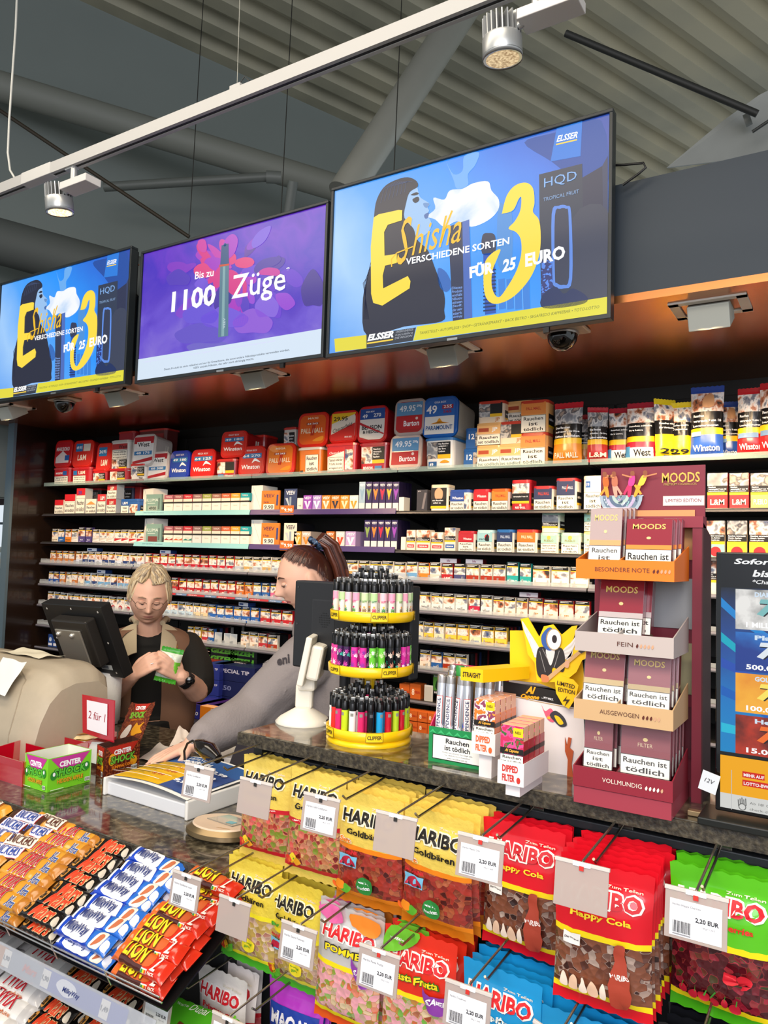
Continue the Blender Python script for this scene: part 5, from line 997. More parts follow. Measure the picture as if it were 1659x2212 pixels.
for i in range(3):
    for j in range(4): LB(860 + j * 21, 880 + j * 21, 1532 + i * 24 + j*3, 1554 + i * 24 + j*3, 'd8682a', [('t', '8', .3, .3, .4, 'ffe8d0', .25), ('t', 'FEIN', .7, .4, .18, 'b82c20', .45)], 'orange filter box low behind the yellow carousel, %s layer, %s column' % (['top', 'middle', 'bottom'][i], ['first', 'second', 'third', 'last'][j]), 3.2, .06, 'filter_box')
for i, (a, b) in enumerate([(103, 113), (114, 122)]): BX(7, a, b, 1370, '2c4c8c', [('c', .5, .6, .3, 'd0dcec'), ('r', .1, .1, .9, .3, 'e8e8f0')], '%s blue packet under the black monitor at the far left' % ['left', 'right'][i], name='tobacco_packet', cat='tobacco packet', d=.03)
for i, a in enumerate((466, 486, 499)):
    BX(6, a, a + 13, 1366 + i*2, 'd4d6d6', [('r', .1, .1, .9, .9, 'c4c8c8')], '%s empty clear card holder on the seventh shelf' % ['left', 'middle', 'right'][i], d=.004, name='card_holder', cat='card holder', rz=.3)

o = box_goods('orange_carton', 'carton', .10, .09, .05, 'f08a1c', [('r', .75, .7, .95, .95, 'f0d8c0')], side='e8a868', top='f0b878'); o.location = (PY(450, 1545, 2.875).x, 2.865, hz + .001); o['label'] = 'open orange carton at the front of the base shelf beside the grey sleeve'
o = box_goods('peach_carton', 'carton', .16, .085, .05, 'e8a468', [], side='e8a868', top='f2c090'); o.location = (PY(450, 1545, 2.875).x + .14, 2.87, hz + .001); o['label'] = 'peach coloured carton next to the open orange carton'
# ================= counters
GR = ramp_mat('speckled_granite', [(.25, '1d1a14'), (.45, '3c362b'), (.55, '5a5242'), (.7, '837861')], scale=55, detail=8, rough=.12, coat=.5)
GRE = ramp_mat('rough_granite_edge', [(.3, '1a1611'), (.5, '393327'), (.75, '5e5644')], scale=120, detail=8, rough=.6, bump=.6)
DK = P('1d1f22', .45)
ZC, ZR_ = 1.0, 1.285
m = MB(); m.box(-4.4, -1.09, 1.175, 1.99, ZC - .042, ZC, GR, .002); m.box(-4.4, -1.092, 1.171, 1.176, ZC - .042, ZC - .002, GRE); tag(m.build('granite_worktop'), 'long lower granite counter top with the cash register and sweets boxes', 'counter top')
m = MB(); m.box(-4.38, -1.1, 1.30, 1.80, 0, ZC - .043, P('2b2a2a', .6), .003); tag(m.build('counter_cabinet'), 'dark cabinet under the lower granite counter', 'cabinet')
m = MB(); m.box(-1.075, .75, 1.188, 1.42, ZR_ - .025, ZR_, GR, .002); m.box(-1.077, .75, 1.184, 1.189, ZR_ - .025, ZR_ - .002, GRE); m.box(-1.079, -1.075, 1.188, 1.42, ZR_ - .025, ZR_ - .002, GRE); tag(m.build('granite_worktop'), 'raised granite counter top carrying the yellow lighter carousel', 'counter top')
pg = empty('pegboard', (-1.07, 1.25, 0), label='black perforated rack panel with hooks below the raised counter', cat='display rack')
m = MB(); m.box(0, 1.8, 0, .04, 0, 1.236, P('26282a', .4, metal=.3), .003); m.box(0, 1.8, -.012, .0, 1.222, 1.236, P('4a4c4e', .35, metal=.5), .002); part(m, 'panel', pg)
m = MB(); hm = P('020202', .9)
for r in range(9):
    for k in range(100): m.lathe([(.0034, 0), (.0001, .0002)], hm, 8, MX.Translation((.012 + k * .0178, -.0004, 1.208 - r * (.022 if r < 2 else .11))) @ MX.Rotation(PI/2, 4, 'X'))
part(m, 'holes', pg)
m = MB(); m.box(.0, 1.78, .02, .16, .05, 1.248, DK); m.box(-.002, .02, -.02, .1, 1.0, 1.248, P('2c2e2a', .5)); part(m, 'upper_body', pg)
# local frame helper: draw on plane y=Y with picture columns, origin o
def pxl(Y, o): return lambda px, py: ((lambda p: (p.x - o[0], p.z - o[2]))(PY(px, py, Y)))
# ---------- yellow lighter carousel
CX, CY = PZ(818, 1588, ZR_).x, 1.305
ca = empty('lighter_carousel', (CX, CY, ZR_), label='round yellow three tier lighter carousel on the raised counter', cat='lighter display')
YE = P('f5c70c', .3, coat=.3)
RT = .083; TZ = [.012, .134, .240]
m = MB(); m.lathe([(RT + .002, 0), (RT + .003, .004), (RT, .009), (RT - .012, .012)], YE, 48); part(m, 'foot', ca)
m = MB(); m.lathe([(.012, .01), (.012, .33), (.014, .335)], YE, 16); part(m, 'column', ca)
for t, z in enumerate(TZ):
    m = MB(); R_ = RT + .002 - t * .0005
    m.lathe([(R_ - .004, z - .002), (R_ + .001, z + .002), (R_ + .002, z + .017), (R_ - .001, z + .0185), (R_ - .003, z + .017), (R_ - .004, z + .005), (.05, z + .005), (.05, z + .017), (.034, z + .017), (.034, z + .03), (.014, z + .03)], YE, 48); part(m, 'tray', ca)
    for a in ([-118, -48] if t != 1 else [-112, -32]) + [30]:
        m = MB(); aa = math.radians(a if t else a - 2); R2 = R_ + .0025
        F = lambda u, v, aa=aa, R2=R2: V((R2 * math.cos(aa + u / R2), R2 * math.sin(aa + u / R2), v))
        S = Surf(m, F, seg=.006, eps=.0002); zz = z + .0005
        S.rect(-.017, zz, .017, zz + .0185, P('8a6a10'), 1); S.rect(-.016, zz + .001, .016, zz + .0175, P('f7cf1c', .3), 2); S.text('CLIPPER', 0, zz + .0055, .0072, '1a1a14', 4, .02, 0, 'c', .028); part(m, 'name_plate', ca)
LC = [('plain', c) for c in ('f4f2ea', 'e02a6a', '17171a', '1fa0d8', 'c81c30', 'b8d82c', 'd8e020', 'f0c818', 'f6f4ee', 'e8342c', 'e02a70', 'c8dc24')]
def leaf(S, u, v, s, c, L=2, a0=0):
    for k, (a, l) in enumerate(((-100, .5), (-65, .75), (-32, .95), (0, 1.1), (32, .95), (65, .75), (100, .5))):
        a = math.radians(a + a0); dx, dy = math.sin(a), math.cos(a)
        S.poly([(u, v), (u + dx*l*s*.5 - dy*s*.11, v + dy*l*s*.5 + dx*s*.11), (u + dx*l*s, v + dy*l*s), (u + dx*l*s*.5 + dy*s*.11, v + dy*l*s*.5 - dx*s*.11)], c, L + k * .02)
def lighter(base, pat, cols):
    o = empty('lighter', (0, 0, 0)); o['category'] = 'lighter'; r = .0069
    m = MB(); m.lathe([(r * .9, 0), (r, .002), (r, .05)], P(base, .25, coat=.4), 14)
    F = lambda u, v: V((r * math.sin(u / r), -r * math.cos(u / r), v)); S = Surf(m, F, seg=.003, eps=.00022)
    if pat == 'leaf':
        for i, (u, v, s) in enumerate([(0, .014, .0095), (.007, .032, .008), (-.006, .034, .009), (.001, .04, .007), (-.008, .012, .007), (.009, .01, .007), (.014, .024, .008), (-.015, .024, .008)]): leaf(S, u, v, s, cols[i % len(cols)], 1 + i * .1, i * 23)
    elif pat == 'print':
        S.rect(-.012, .034, .012, .049, P(cols[0], .3), 1); S.text('HAPPY', 0, .03, .005, cols[1], 2, .02, .2, 'c', .011); leaf(S, 0, .014, .008, cols[2], 2); S.circ(-.003, .007, .003, cols[3], 2); S.circ(.004, .006, .003, cols[1], 2.2); S.circ(.0, .022, .002, cols[3], 2.4)
    elif pat == 'plain': S.rect(-.003, .040, .003, .046, '8a8a80' if base != '17171a' else '55555a', 1)
    part(m, 'body', o)
    m = MB(); m.lathe([(r * 1.01, .05), (r * 1.02, .051), (r * .98, .066), (r * .8, .068)], P('0f0f10', .3), 14); m.box(-.003, .003, -r, -r + .004, .064, .072, P('0f0f10', .3), .0008); part(m, 'cap', o)
    m = MB(); m.box(-.0042, .0042, -.001, r * .8, .066, .0765, P('b8b6b2', .25, metal=.9), .0012); part(m, 'wheel_guard', o)
    return Proto(o)
PR = [[('plain light%d' % i, lighter(c, 'plain', None)) for i, (k, c) in enumerate(LC)],
      [(n, lighter(b, 'leaf', cs)) for n, b, cs in (('magenta', 'd82c9a', ['8a2ca0', 'f4e8f0', 'e86ab8']), ('green', '6cc83c', ['f4f8ec', '3a8a2c', 'c8e89c']), ('black', '17171c', ['e89a80', '2ca88c', 'f0d8c8']), ('pink', 'e03a94', ['f4f0f4', 'a82c8c', 'f080c0']), ('dark purple', '3c1c4c', ['c83ca0', '3cb4a0', 'f0e0f0']))],
      [(n, lighter('ece6d6', 'print', cs)) for n, cs in (('pink and green', ['f0a0b8', 'e83c8c', '4a8a3c', 'c82c6c']), ('green and brown', ['c8dca8', '6a9a3c', '8a6a3c', 'e8a04c']), ('pale green', ['b8dc98', '3c8a4c', 'c83c5c', 'f0b040']), ('pale pink', ['f4c0c8', 'd83c7c', '3c8a4c', 'e8c040']))]]
CN = ['white', 'magenta', 'black', 'sky blue', 'red', 'lime', 'lemon yellow', 'golden yellow', 'ivory', 'orange red', 'hot pink', 'yellow green']
for t, z in enumerate(TZ):
    for ring, (rad, n, dz) in enumerate(((.0745, 26, .006), (.059, 20, .006), (.043, 14, .018), (.025, 8, .031))):
        for k in range(n):
            a = 2 * PI * (k + .5 * (ring % 2)) / n
            if t == 0: i = (k * 1 + ring * 5 + 4) % 12; pn_, pr = CN[i], PR[0][i][1]
            else: ls = PR[t]; i = (k * (3 if ring else 1) + ring) // (2 if t == 1 else 1) % len(ls); pn_, pr = ls[i]
            if t == 2 and ring == 0 and k in (17,): continue
            pr.put((CX + rad * math.cos(a), CY + rad * math.sin(a), ZR_ + z + dz), a + PI/2 + random.uniform(-.3, .3),
                   '%s lighter, %s ring of the carousel\'s %s tier' % (pn_ + (' leaf pattern' if t == 1 else ' printed' if t == 2 else ' plain'), ['outer', 'second', 'third', 'innermost'][ring], ['bottom', 'middle', 'top'][t]), 'lighters on the %s tier' % ['bottom', 'middle', 'top'][t])
# ---------- monitors on / behind the raised counter
mo = empty('monitor', (PY(634, 1350, 1.37).x, 1.37, ZR_), label='black monitor seen from behind, behind the lighter carousel', cat='monitor')
L = pxl(1.37, mo.location); w_ = L(889, 1350)[0]; z1 = L(634, 1253)[1]; z0 = L(640, 1540)[1]; z0 = max(z0, .03); zb = L(760, 1456)[1]
m = MB(); m.box(0, w_, 0, .035, zb, z1, P('1f2023', .45), .004); S = front(m, 0, -.0002, 0)
S.rect(w_*.17, zb + .01, w_*.95, z1 - .04, '2a2b2e', 1); S.rect(w_*.175, zb + .013, w_*.945, z1 - .043, '222326', 2)
for i in range(7):
    for j in range(7):
        if (i-3)**2 + (j-3)**2 < 12: S.circ(w_*.24 + i*.0045, z1 - .1 + j*.005, .0014, '0a0a0a', 3, n=6)
S.text('45/50', w_*.4, z1 - .05, .004, 'c8c8c8', 3); S.circ(w_*.035, z1 - .015, .002, '3a3a3c', 3, n=8); S.circ(w_*.035, (z1+zb)/2, .002, '3a3a3c', 3, n=8); part(m, 'back_cover', mo)
m = MB(); m.box(w_*.4, w_*.62, -.018, .0, zb + .05, zb + .12, P('18181a', .5), .004); m.tube([(w_*.5, -.01, .01), (w_*.5, -.012, zb + .08)], .012, P('18181a'), 12); m.box(w_*.3, w_*.7, -.02, .045, 0, .01, P('18181a'), .003); part(m, 'stand', mo)
cd = empty('customer_display', (PZ(655, 1560, ZR_).x, PZ(655, 1560, ZR_).y, ZR_), label='cream customer price display on a round foot, left end of the raised counter', cat='price display')
CR = P('e6dfcf', .4); q = cd.location
m = MB(); m.lathe([(.06, 0), (.061, .003), (.052, .012), (.03, .025), (.018, .032)], CR, 36); part(m, 'foot', cd)
m = MB(); m.box(-.018, .02, -.013, .013, .03, .085, CR, .006); m.box(-.012, .026, -.02, .02, .07, .105, CR, .006); part(m, 'neck', cd)
m = MB(); m.T = MX.Translation((.008, 0, .115)) @ MX.Rotation(math.radians(10), 4, 'Y'); m.box(-.012, .002, -.055, .055, -.03, .075, CR, .003); m.box(.002, .03, -.045, .045, -.015, .06, CR, .006); part(m, 'head', cd)
m = MB(); m.T = MX.Translation((.008, 0, .115)) @ MX.Rotation(math.radians(10), 4, 'Y'); m.box(-.0135, -.012, -.045, .045, .005, .055, P('1d2a1c', .1, coat=1)); part(m, 'display_window', cd)
cd.rotation_euler.z = math.radians(28)
m = MB(); m.tube([(q.x + .055, q.y, ZR_ + .006), (q.x + .09, q.y + .01, ZR_ + .005), (q.x + .12, q.y + .03, ZR_ + .004)], .0025, CR, 8); tag(m.build('display_cable'), 'cream cable leaving the foot of the customer display', 'cable')
# ---------- cigar tube box
IX = PY(929, 1600, 1.24).x
ib = empty('cigar_tube_box', (IX, 1.235, ZR_), label='green and pink cardboard box full of silver cigar tubes', cat='display box')
GN, PKc = P('1f8a4c', .4), P('d8285c', .4); w_ = .116; d_ = .09
m = MB(); m.box(0, w_, 0, .002, 0, .062, GN); m.box(0, .002, .0021, d_, .0002, .0598, PKc); m.box(w_ - .002, w_, .0021, d_, .0002, .0598, PKc); m.box(.0021, w_ - .0021, .0021, d_ - .0021, .0004, .003, PKc)
m.prism([(.0001, .001, .0601), (.0001, d_, .0601), (.0001, d_, .155)], (.002, 0, 0), PKc); m.prism([(w_ - .0001, .001, .0601), (w_ - .0001, d_, .0601), (w_ - .0001, d_, .155)], (-.002, 0, 0), PKc); m.box(.0021, w_ - .0021, d_ - .002, d_ - .0001, .0005, .165, PKc)
S = front(m, 0, -.0002, 0)
for k in range(7): S.poly([(k*.0166, .05), (k*.0166 + .008, .058), (k*.0166 + .0166, .05), (k*.0166 + .008, .053)], '3cb46c', 1)
S.rect(.008, .006, .108, .050, '14140f', 1); S.rect(.0095, .0075, .1065, .0485, 'f1efe8', 2)
S.text('Rauchen', .058, .036, .009, '16161a', 3, .02, 0, 'c', .046); S.text('ist tödlich', .058, .024, .009, '16161a', 3, .02, 0, 'c', .05)
for i, t in enumerate(['Wollen Sie aufhören? Die BZgA hilft:', 'Tel.: 0800 8 313131 (kostenfrei)', 'www.rauchfrei-info.de']): S.text(t, .058, .0185 - .0045 * i, .0026, '3a3a3a', 3, 0, 0, 'c', .06 - .01*i)
part(m, 'box', ib)
def tube_p():
    o = empty('cigar_tube', (0, 0, 0)); o['category'] = 'cigar tube'; r = .0085
    m = MB(); m.lathe([(r*.8, 0), (r, .003), (r, .135), (r*.95, .137)], P('c9ccd2', .25, metal=.7), 16); F = lambda u, v: V((r*math.sin(u/r), -r*math.cos(u/r), v)); S = Surf(m, F, seg=.004, eps=.00025)
    S.rect(-.0065, .03, .0065, .112, 'c8382c', 1); S.rect(-.0055, .031, .0055, .111, 'f0efea', 2); S.text('INDEPENDENCE', .003, .034, .0062, '2c2c5a', 3, .02, 0, 'l', .074, PI/2); leaf(S, -.006, .062, .009, '3c54b0', 1); leaf(S, .007, .055, .008, 'e8e8f4', 1.5); part(m, 'tube', o)
    m = MB(); m.lathe([(r*1.02, .135), (r*1.03, .145), (r, .149), (r*.9, .15)], P('b9b4b0', .25, metal=.8), 16); part(m, 'cap', o); return Proto(o)
tp = tube_p(); tg = MB(); rows = [(0, 6), (1, 5), (2, 6)]
for j, n in rows:
    for k in range(n):
        o = tp.put((IX + .013 + k * .0185 + .005 * (j == 1), 1.235 + .014 + j * .025, ZR_ + .004 + .006 * j), random.uniform(-.5, .5), 'silver cigar tube in the %s row of the green and pink box' % ['front', 'middle', 'back'][j], 'cigar tubes in the green and pink box'); o.rotation_euler.x = -.06
for k, (x, yy) in enumerate([(.03, 0), (.065, .02)]):
    m = MB(); m.lathe([(.0085, .14), (.0088, .155), (.007, .158)], P('2f8a3c', .3), 14); m.lathe([(.008, .0), (.008, .14)], P('8a6a3c', .4), 12)
    tag(m.build('cigar_tube', None, (IX + x + .01, 1.235 + .042, ZR_ + .012)), 'cigar tube with a green cap, %s of two' % ['left', 'right'][k], 'cigar tube')
# ---------- white and yellow cigarillo display with winged guitar player
AX = PY(1048, 1600, 1.31).x
al = empty('cigarillo_display', (AX, 1.30, ZR_), label='white and yellow cardboard cigarillo display with a winged guitar player', cat='display stand')
L = pxl(1.30, al.location); WHT, YL = P('eae4e2', .5), P('f6c410', .4)
def cut(m, pts, d, mt, y=0, th=.002):
    m.prism([(p[0], y, p[1]) for p in [L(*q) for q in pts]], (0, th, 0), mt)
q0, q1 = L(1042, 1450), L(1262, 1690)
m = MB(); zt_ = L(1090, 1478)[1]
m.prism([(q0[0], 0, 0), (q1[0] + .004, 0, 0), (q1[0] - .004, 0, zt_ - .02), (q0[0], 0, zt_)], (0, .003, 0), WHT); S = front(m, 0, -.0005, 0)
S.poly([L(1087, 1470), L(1240, 1500), L(1250, 1530), L(1087, 1498)], '1d1a18', 1); S.line([L(1087, 1500), L(1250, 1533)], .001, 'b8964c', 2)
def Tx(s, a, b, h, c, L_=3, bold=.02, sh=0):
    a, b = L(*a), L(*b); S.text(s, a[0], a[1], h, c, L_, bold, sh, 'l', b[0]-a[0], math.atan2(b[1]-a[1], b[0]-a[0]))
Tx('Al', (1136, 1497), (1158, 1500), .013, 'f0a81c', 5, .05, .4); Tx('Capone', (1126, 1510), (1166, 1514), .01, 'f0a81c', 5, .05, .4); Tx('... MY WAY.', (1170, 1508), (1196, 1514), .004, 'ffffff')
pp = lambda pts, c, l: S.blob([L(*p) for p in pts], c, l)
pp([(1170, 1522), (1178, 1536), (1190, 1530), (1200, 1545), (1196, 1560), (1182, 1552)], 'e0607c', 2); pp([(1188, 1545), (1200, 1535), (1218, 1548), (1225, 1566), (1212, 1570), (1200, 1560)], '3a3a42', 3); pp([(1198, 1546), (1208, 1548), (1218, 1562), (1208, 1564)], 'f0c81c', 4)
leaf(S, *L(1186, 1552), .006, 'f0c81c', 3)
part(m, 'back_board', al)
m = MB(); cut(m, [(1222, 1592), (1226, 1610), (1229, 1592), (1236, 1594), (1232, 1615), (1240, 1622), (1236, 1650), (1240, 1685), (1226, 1685), (1228, 1640), (1222, 1622)], 0, P('b8562c', .5), -.004); part(m, 'peace_hand', al)
m = MB(); cut(m, [(1096, 1363), (1130, 1363), (1140, 1400), (1250, 1410), (1262, 1500), (1230, 1505), (1160, 1478), (1096, 1470)], 0, YL, .012); part(m, 'yellow_panel', al)
m = MB(); cut(m, [(1130, 1336), (1146, 1333), (1170, 1375), (1180, 1352), (1200, 1348), (1218, 1370), (1240, 1352), (1252, 1350), (1240, 1390), (1284, 1392), (1286, 1412), (1262, 1425), (1250, 1450), (1225, 1470), (1190, 1472), (1165, 1470), (1160, 1430), (1145, 1412), (1140, 1380)], 0, P('f8c80c', .4), -.012)
S = front(m, 0, -.0125, 0); S.fn = lambda u, v: V((u, -.0125, v)); FE = 'e2dcd8'
for i in range(7): pp([(1133 + i*3, 1340 + i*6), (1150 + i*4, 1365 + i*7), (1172 + i, 1402 + i*3), (1160, 1400 + i*3), (1142 + i*3, 1372 + i*7)], ['e2dcd8', 'cfc8c4'][i % 2], 1 + i*.2)
for i in range(6): pp([(1252 - i*2, 1368 + i*7), (1240, 1385 + i*6), (1222, 1402 + i*3), (1228, 1408 + i*3), (1246 - i*2, 1392 + i*6)], ['e2dcd8', 'cfc8c4'][i % 2], 1 + i*.2)
pp([(1168, 1400), (1182, 1396), (1200, 1402), (1218, 1398), (1226, 1420), (1222, 1450), (1200, 1440), (1195, 1465), (1170, 1460), (1164, 1430)], '2a2626', 4); pp([(1185, 1402), (1204, 1402), (1198, 1432), (1192, 1432)], 'e0d4d2', 5)
for a_, b_ in (((1172, 1405), (1184, 1450)), ((1214, 1404), (1203, 1440)), ((1178, 1400), (1190, 1425))): S.line([L(*a_), L(*b_)], .0012, '8a8684', 5.5)
pp([(1176, 1372), (1190, 1355), (1200, 1360), (1204, 1395), (1192, 1404), (1178, 1392)], '34589c', 6); S.circ(*L(1202, 1380), .014, 'a88a5a', 7, ry=.019); S.circ(*L(1203, 1380), .0125, 'ece6e4', 8, ry=.0175); S.circ(*L(1204, 1379), .0045, '2a2024', 9, ry=.007)
S.poly([L(1185, 1462), L(1190, 1470), L(1262, 1408), L(1258, 1402)], 'c8a070', 10); S.poly([L(1255, 1405), L(1262, 1410), L(1282, 1398), L(1278, 1386)], '3a3432', 11); pp([(1176, 1455), (1190, 1458), (1192, 1470), (1178, 1470)], 'c87a4c', 11); pp([(1228, 1425), (1236, 1428), (1234, 1440), (1226, 1438)], 'd0a080', 11)
part(m, 'guitar_player_cutout', al)
m = MB(); cut(m, [(1205, 1468), (1220, 1458), (1245, 1466), (1256, 1478), (1250, 1505), (1235, 1528), (1222, 1520), (1208, 1495)], 0, YL, -.016); S = front(m, 0, -.0165, 0); S.fn = lambda u, v: V((u, -.0165, v))
Tx('LIMITED', (1210, 1476), (1248, 1486), .007, '3a2c0c'); Tx('EDITION', (1212, 1490), (1248, 1498), .007, '3a2c0c'); S.poly([L(1232, 1500), L(1222, 1512), (L(1231, 1511)), L(1226, 1524), L(1238, 1508), L(1229, 1508)], '3a2c0c', 2); part(m, 'plectrum_sign', al)
pA = PY(995, 1462, 1.20); pB = PY(1043, 1470, 1.20)
m = MB(); h_ = PY(1043, 1447, 1.2).z - PY(1043, 1475, 1.2).z
a0 = V((pA.x - AX, 1.20 - 1.30, PY(1043, 1475, 1.2).z - ZR_)); w1 = pB.x - pA.x
m.prism([a0, a0 + V((w1, 0, 0)), a0 + V((w1 + .045, .10, 0)), a0 + V((.045, .10, 0))], (0, 0, h_), YL); S = front(m, a0.x, a0.y - .0003, a0.z); S.text('STRAIGHT', w1/2, h_*.3, h_*.4, '2a240c', 1, .03, 0, 'c', w1*.8); part(m, 'straight_arm', al)
# trays and packs
def tray_d(px0, px1, y0, y1, dep, lab, tcol, Yf, pcol, photo):
    a, b = PY(px0, y0, Yf), PY(px1, y0, Yf); zb_ = PY(px1, y1, Yf).z - .0; w1 = b.x - a.x; hz_ = a.z - PY(px0, y1, Yf).z
    zb_ = max(zb_, ZR_ + .0005) if Yf < 1.14 else zb_
    m = MB(); ox, oy, oz = a.x - AX, Yf - 1.30, zb_ - ZR_
    m.box(ox, ox + w1, oy, oy + .0015, oz, oz + hz_, WHT); m.box(ox, ox + .0015, oy + .0016, oy + dep, oz, oz + hz_, WHT); m.box(ox + w1 - .0015, ox + w1, oy + .0016, oy + dep, oz, oz + hz_, WHT); m.box(ox + .0016, ox + w1 - .0016, oy + .0016, oy + dep - .0001, oz + .0001, oz + .002, WHT); m.box(ox + .01, ox + w1 - .01, oy + .01, oy + dep, 0, oz - .0002, WHT)
    S = front(m, ox, oy - .0002, oz); S.text('DIPPED', w1*.48, hz_*.55, hz_*.3, tcol, 1, .04, 0, 'c', w1*.6); S.text('FILTER', w1*.42, hz_*.15, hz_*.3, tcol, 1, .04, 0, 'c', w1*.48); S.circ(w1*.8, hz_*.25, hz_*.09, tcol, 1, ry=hz_*.14); m.box(ox + .003, ox + w1 - .003, oy + .003, oy + dep - .003, oz + .0022, oz + .030, WHT); part(m, 'tray', al)
    pr = None; pw, ph, pd = w1 * .88, .060, .0205
    o = empty('cigarillo_pack', (0, 0, 0)); o['category'] = 'cigarillo pack'
    m = MB(); m.box(-pw/2, pw/2, 0, pd, 0, ph, P('f0b898', .3), .001); m.box(-pw/2 - .0003, pw/2 + .0003, -.0002, pd + .0002, .002, ph * .62, P(pcol, .25, coat=.4)); m.box(-pw/2 - .0006, pw/2 + .0006, -.0004, pd + .0004, ph*.26, ph*.38, P('2a1a18', .3))
    S = front(m, -pw/2, -.0006, 0); S.rect(.0, ph*.26, pw, ph, photo, 1); S.rect(0, ph*.27, pw, ph*.42, '1c1716', 2); S.text('Al Capone', pw*.5, ph*.3, ph*.1, 'e8a83c', 3, .04, .3, 'c', pw*.6); S.rect(pw*.55, ph*.72, pw*.98, ph*.95, 'f2cc1c', 2); S.text('NEU', pw*.76, ph*.8, ph*.07, '2a2410', 3, .02, 0, 'c', pw*.25)
    draw(S, pw, ph, [('W', 0, 0, 1, .26)]); part(m, 'carton', o); pr = Proto(o)
    for k in range(4): pr.put((AX + ox + w1/2, 1.30 + oy + .004 + k * .0235, ZR_ + oz + .0305), 0, '%s cigarillo pack in the %s tray, %s from the front' % (lab[0], lab[1], ['first', 'second', 'third', 'last'][k]), 'cigarillo packs in the white display')
ART1 = ramp_mat('pack_art_orange', [(.35, 'e87a2c'), (.48, 'e6dcd4'), (.55, '8a3c5c'), (.65, 'f09a3c')], scale=70, detail=2, interp='CONSTANT'); ART2 = ramp_mat('pack_art_magenta', [(.38, 'c82c5c'), (.48, 'e84c8c'), (.56, '3a6a34'), (.62, 'b8283c')], scale=70, detail=2, interp='CONSTANT')
tray_d(1019, 1070, 1588, 1635, .10, ('orange', 'left upper'), 'e0662c', 1.19, 'e8742c', ART1)
tray_d(1075, 1132, 1652, 1702, .11, ('red', 'right lower'), 'c8342c', 1.125, 'b82430', ART2)
# ---------- wine red cigarillo stand
WR = P('7c2434', .45, noise=.04, nscale=5); WR2 = P('8a2c3c', .45)
mx0, mx1 = PY(1297, 1118, 1.306).x, PY(1523, 1118, 1.306).x; fx0, fx1 = PY(1240, 1700, 1.165).x, PY(1434, 1757, 1.165).x
md = empty('cigarillo_stand', (mx0, 1.165, ZR_), label='tall wine red cardboard cigarillo stand with four trays on the raised counter', cat='display stand')
o_ = md.location; L = pxl(1.306, (mx0, 0, ZR_)); W_ = mx1 - mx0; yB = .141
zh0, zh1 = L(1300, 1118)[1], L(1297, 1012)[1]
m = MB(); m.box(0, W_, yB, yB + .004, zh0, zh1, WR); S = Surf(m, lambda u, v: V((u, yB - .0003, v)), n=V((0, -1, 0)))
def Tm(s, a, b, h, c, bold=.01): a, b = L(*a), L(*b); S.text(s, a[0], a[1], h, c, 2, bold, 0, 'l', b[0]-a[0])
Tm('MOODS', (1430, 1043), (1512, 1041), .0165, 'd8b04c', .015); Tm('PREMIUM CIGARILLOS', (1434, 1049), (1505, 1046), .0036, 'b0904c'); a_ = L(1432, 1093); b_ = L(1522, 1070); S.rect(a_[0], a_[1], b_[0], b_[1], 'c8b0a4', 1); S.rect(a_[0]+.001, a_[1]+.001, b_[0]-.001, b_[1]-.001, 'e6dcd8', 2); S.text('LIMITED EDITION', (a_[0]+b_[0])/2, a_[1] + .006, .0055, '8a4a54', 4, .0, 0, 'c', (b_[0]-a_[0])*.85); part(m, 'header', md)
m = MB(); S = Surf(m, lambda u, v: V((u, yB - .006, v)), n=V((0, -1, 0)))
c0 = L(1343, 1072); n = 14
for k in range(6):
    rr_ = .036 * (1 - k * .15); cols = ['c8d4dc', '8fa0b0', 'e2d4e8', '7a8aa0', 'd8e8d8', '9aa8b8']
    S.poly([(c0[0] + rr_*math.cos(PI + PI*i/n), c0[1] - 0 + rr_*math.sin(PI + PI*i/n)) for i in range(n+1)], P(cols[k], .15, metal=.6), 1 + k)
for k in range(26): S.poly([(c0[0] + rx, c0[1] - rz), (c0[0] + rx + .003, c0[1] - rz), (c0[0] + rx + .002, c0[1] - rz - .004)], P(['f4f8ff', '5a6a80', 'e8c8e8', 'b8e8e0'][k % 4], .1, metal=.5), 8) if (lambda a, r: [globals().__setitem__('rx', r*math.cos(a)), globals().__setitem__('rz', abs(r*math.sin(a)))])(PI*(k*.618 % 1), .03*((k*.37) % 1)) else None
m.prism([(c0[0] - .037, yB - .006, c0[1] - .001), (c0[0] + .037, yB - .006, c0[1] - .001), (c0[0] + .037, yB - .006, c0[1] + .001), (c0[0] - .037, yB - .006, c0[1] + .001)], (0, .005, 0), P('d8dce0', .2, metal=.6))
def dancer(x, lean, c1, c2, kick, arm):
    B = lambda pts, c, l: S.blob([(c0[0] + x + a*.01, c0[1] + b*.01) for a, b in pts], c, l)
    B([(-.2, 0), (.3, 0), (.2 + lean, 2.0), (-.4 + lean, 2.0)], c1, 9); B([(lean - .4, 1.8), (lean + .5, 1.8), (lean*1.6 + .5, 3.3), (lean*1.6 - .3, 3.3)], c2, 10); B([(lean*1.8 - .25, 3.4), (lean*1.8 + .35, 3.4), (lean*1.8 + .3, 4.1), (lean*1.8 - .25, 4.1)], '8a4a2c', 11)
    S.line([(c0[0] + x + (lean*1.5)*.01, c0[1] + .031), (c0[0] + x + (lean*1.5 + arm)*.01, c0[1] + .036)], .0022, 'c88050', 12); S.line([(c0[0] + x, c0[1] + .018), (c0[0] + x + kick*.01, c0[1] + .002)], .004, c1, 9.5)
dancer(-.022, -.3, 'e8942c', 'c8601c', -1.2, 1.3); dancer(-.008, -.2, 'd89a84', 'b86a4c', 1.0, -1.2); dancer(.014, .3, 'c8285c', 'e0388c', -.8, -1.6); dancer(.024, .9, 'e8a02c', 'e8c03c', 1.0, 2.2)
part(m, 'dancing_figures_cutout', md)
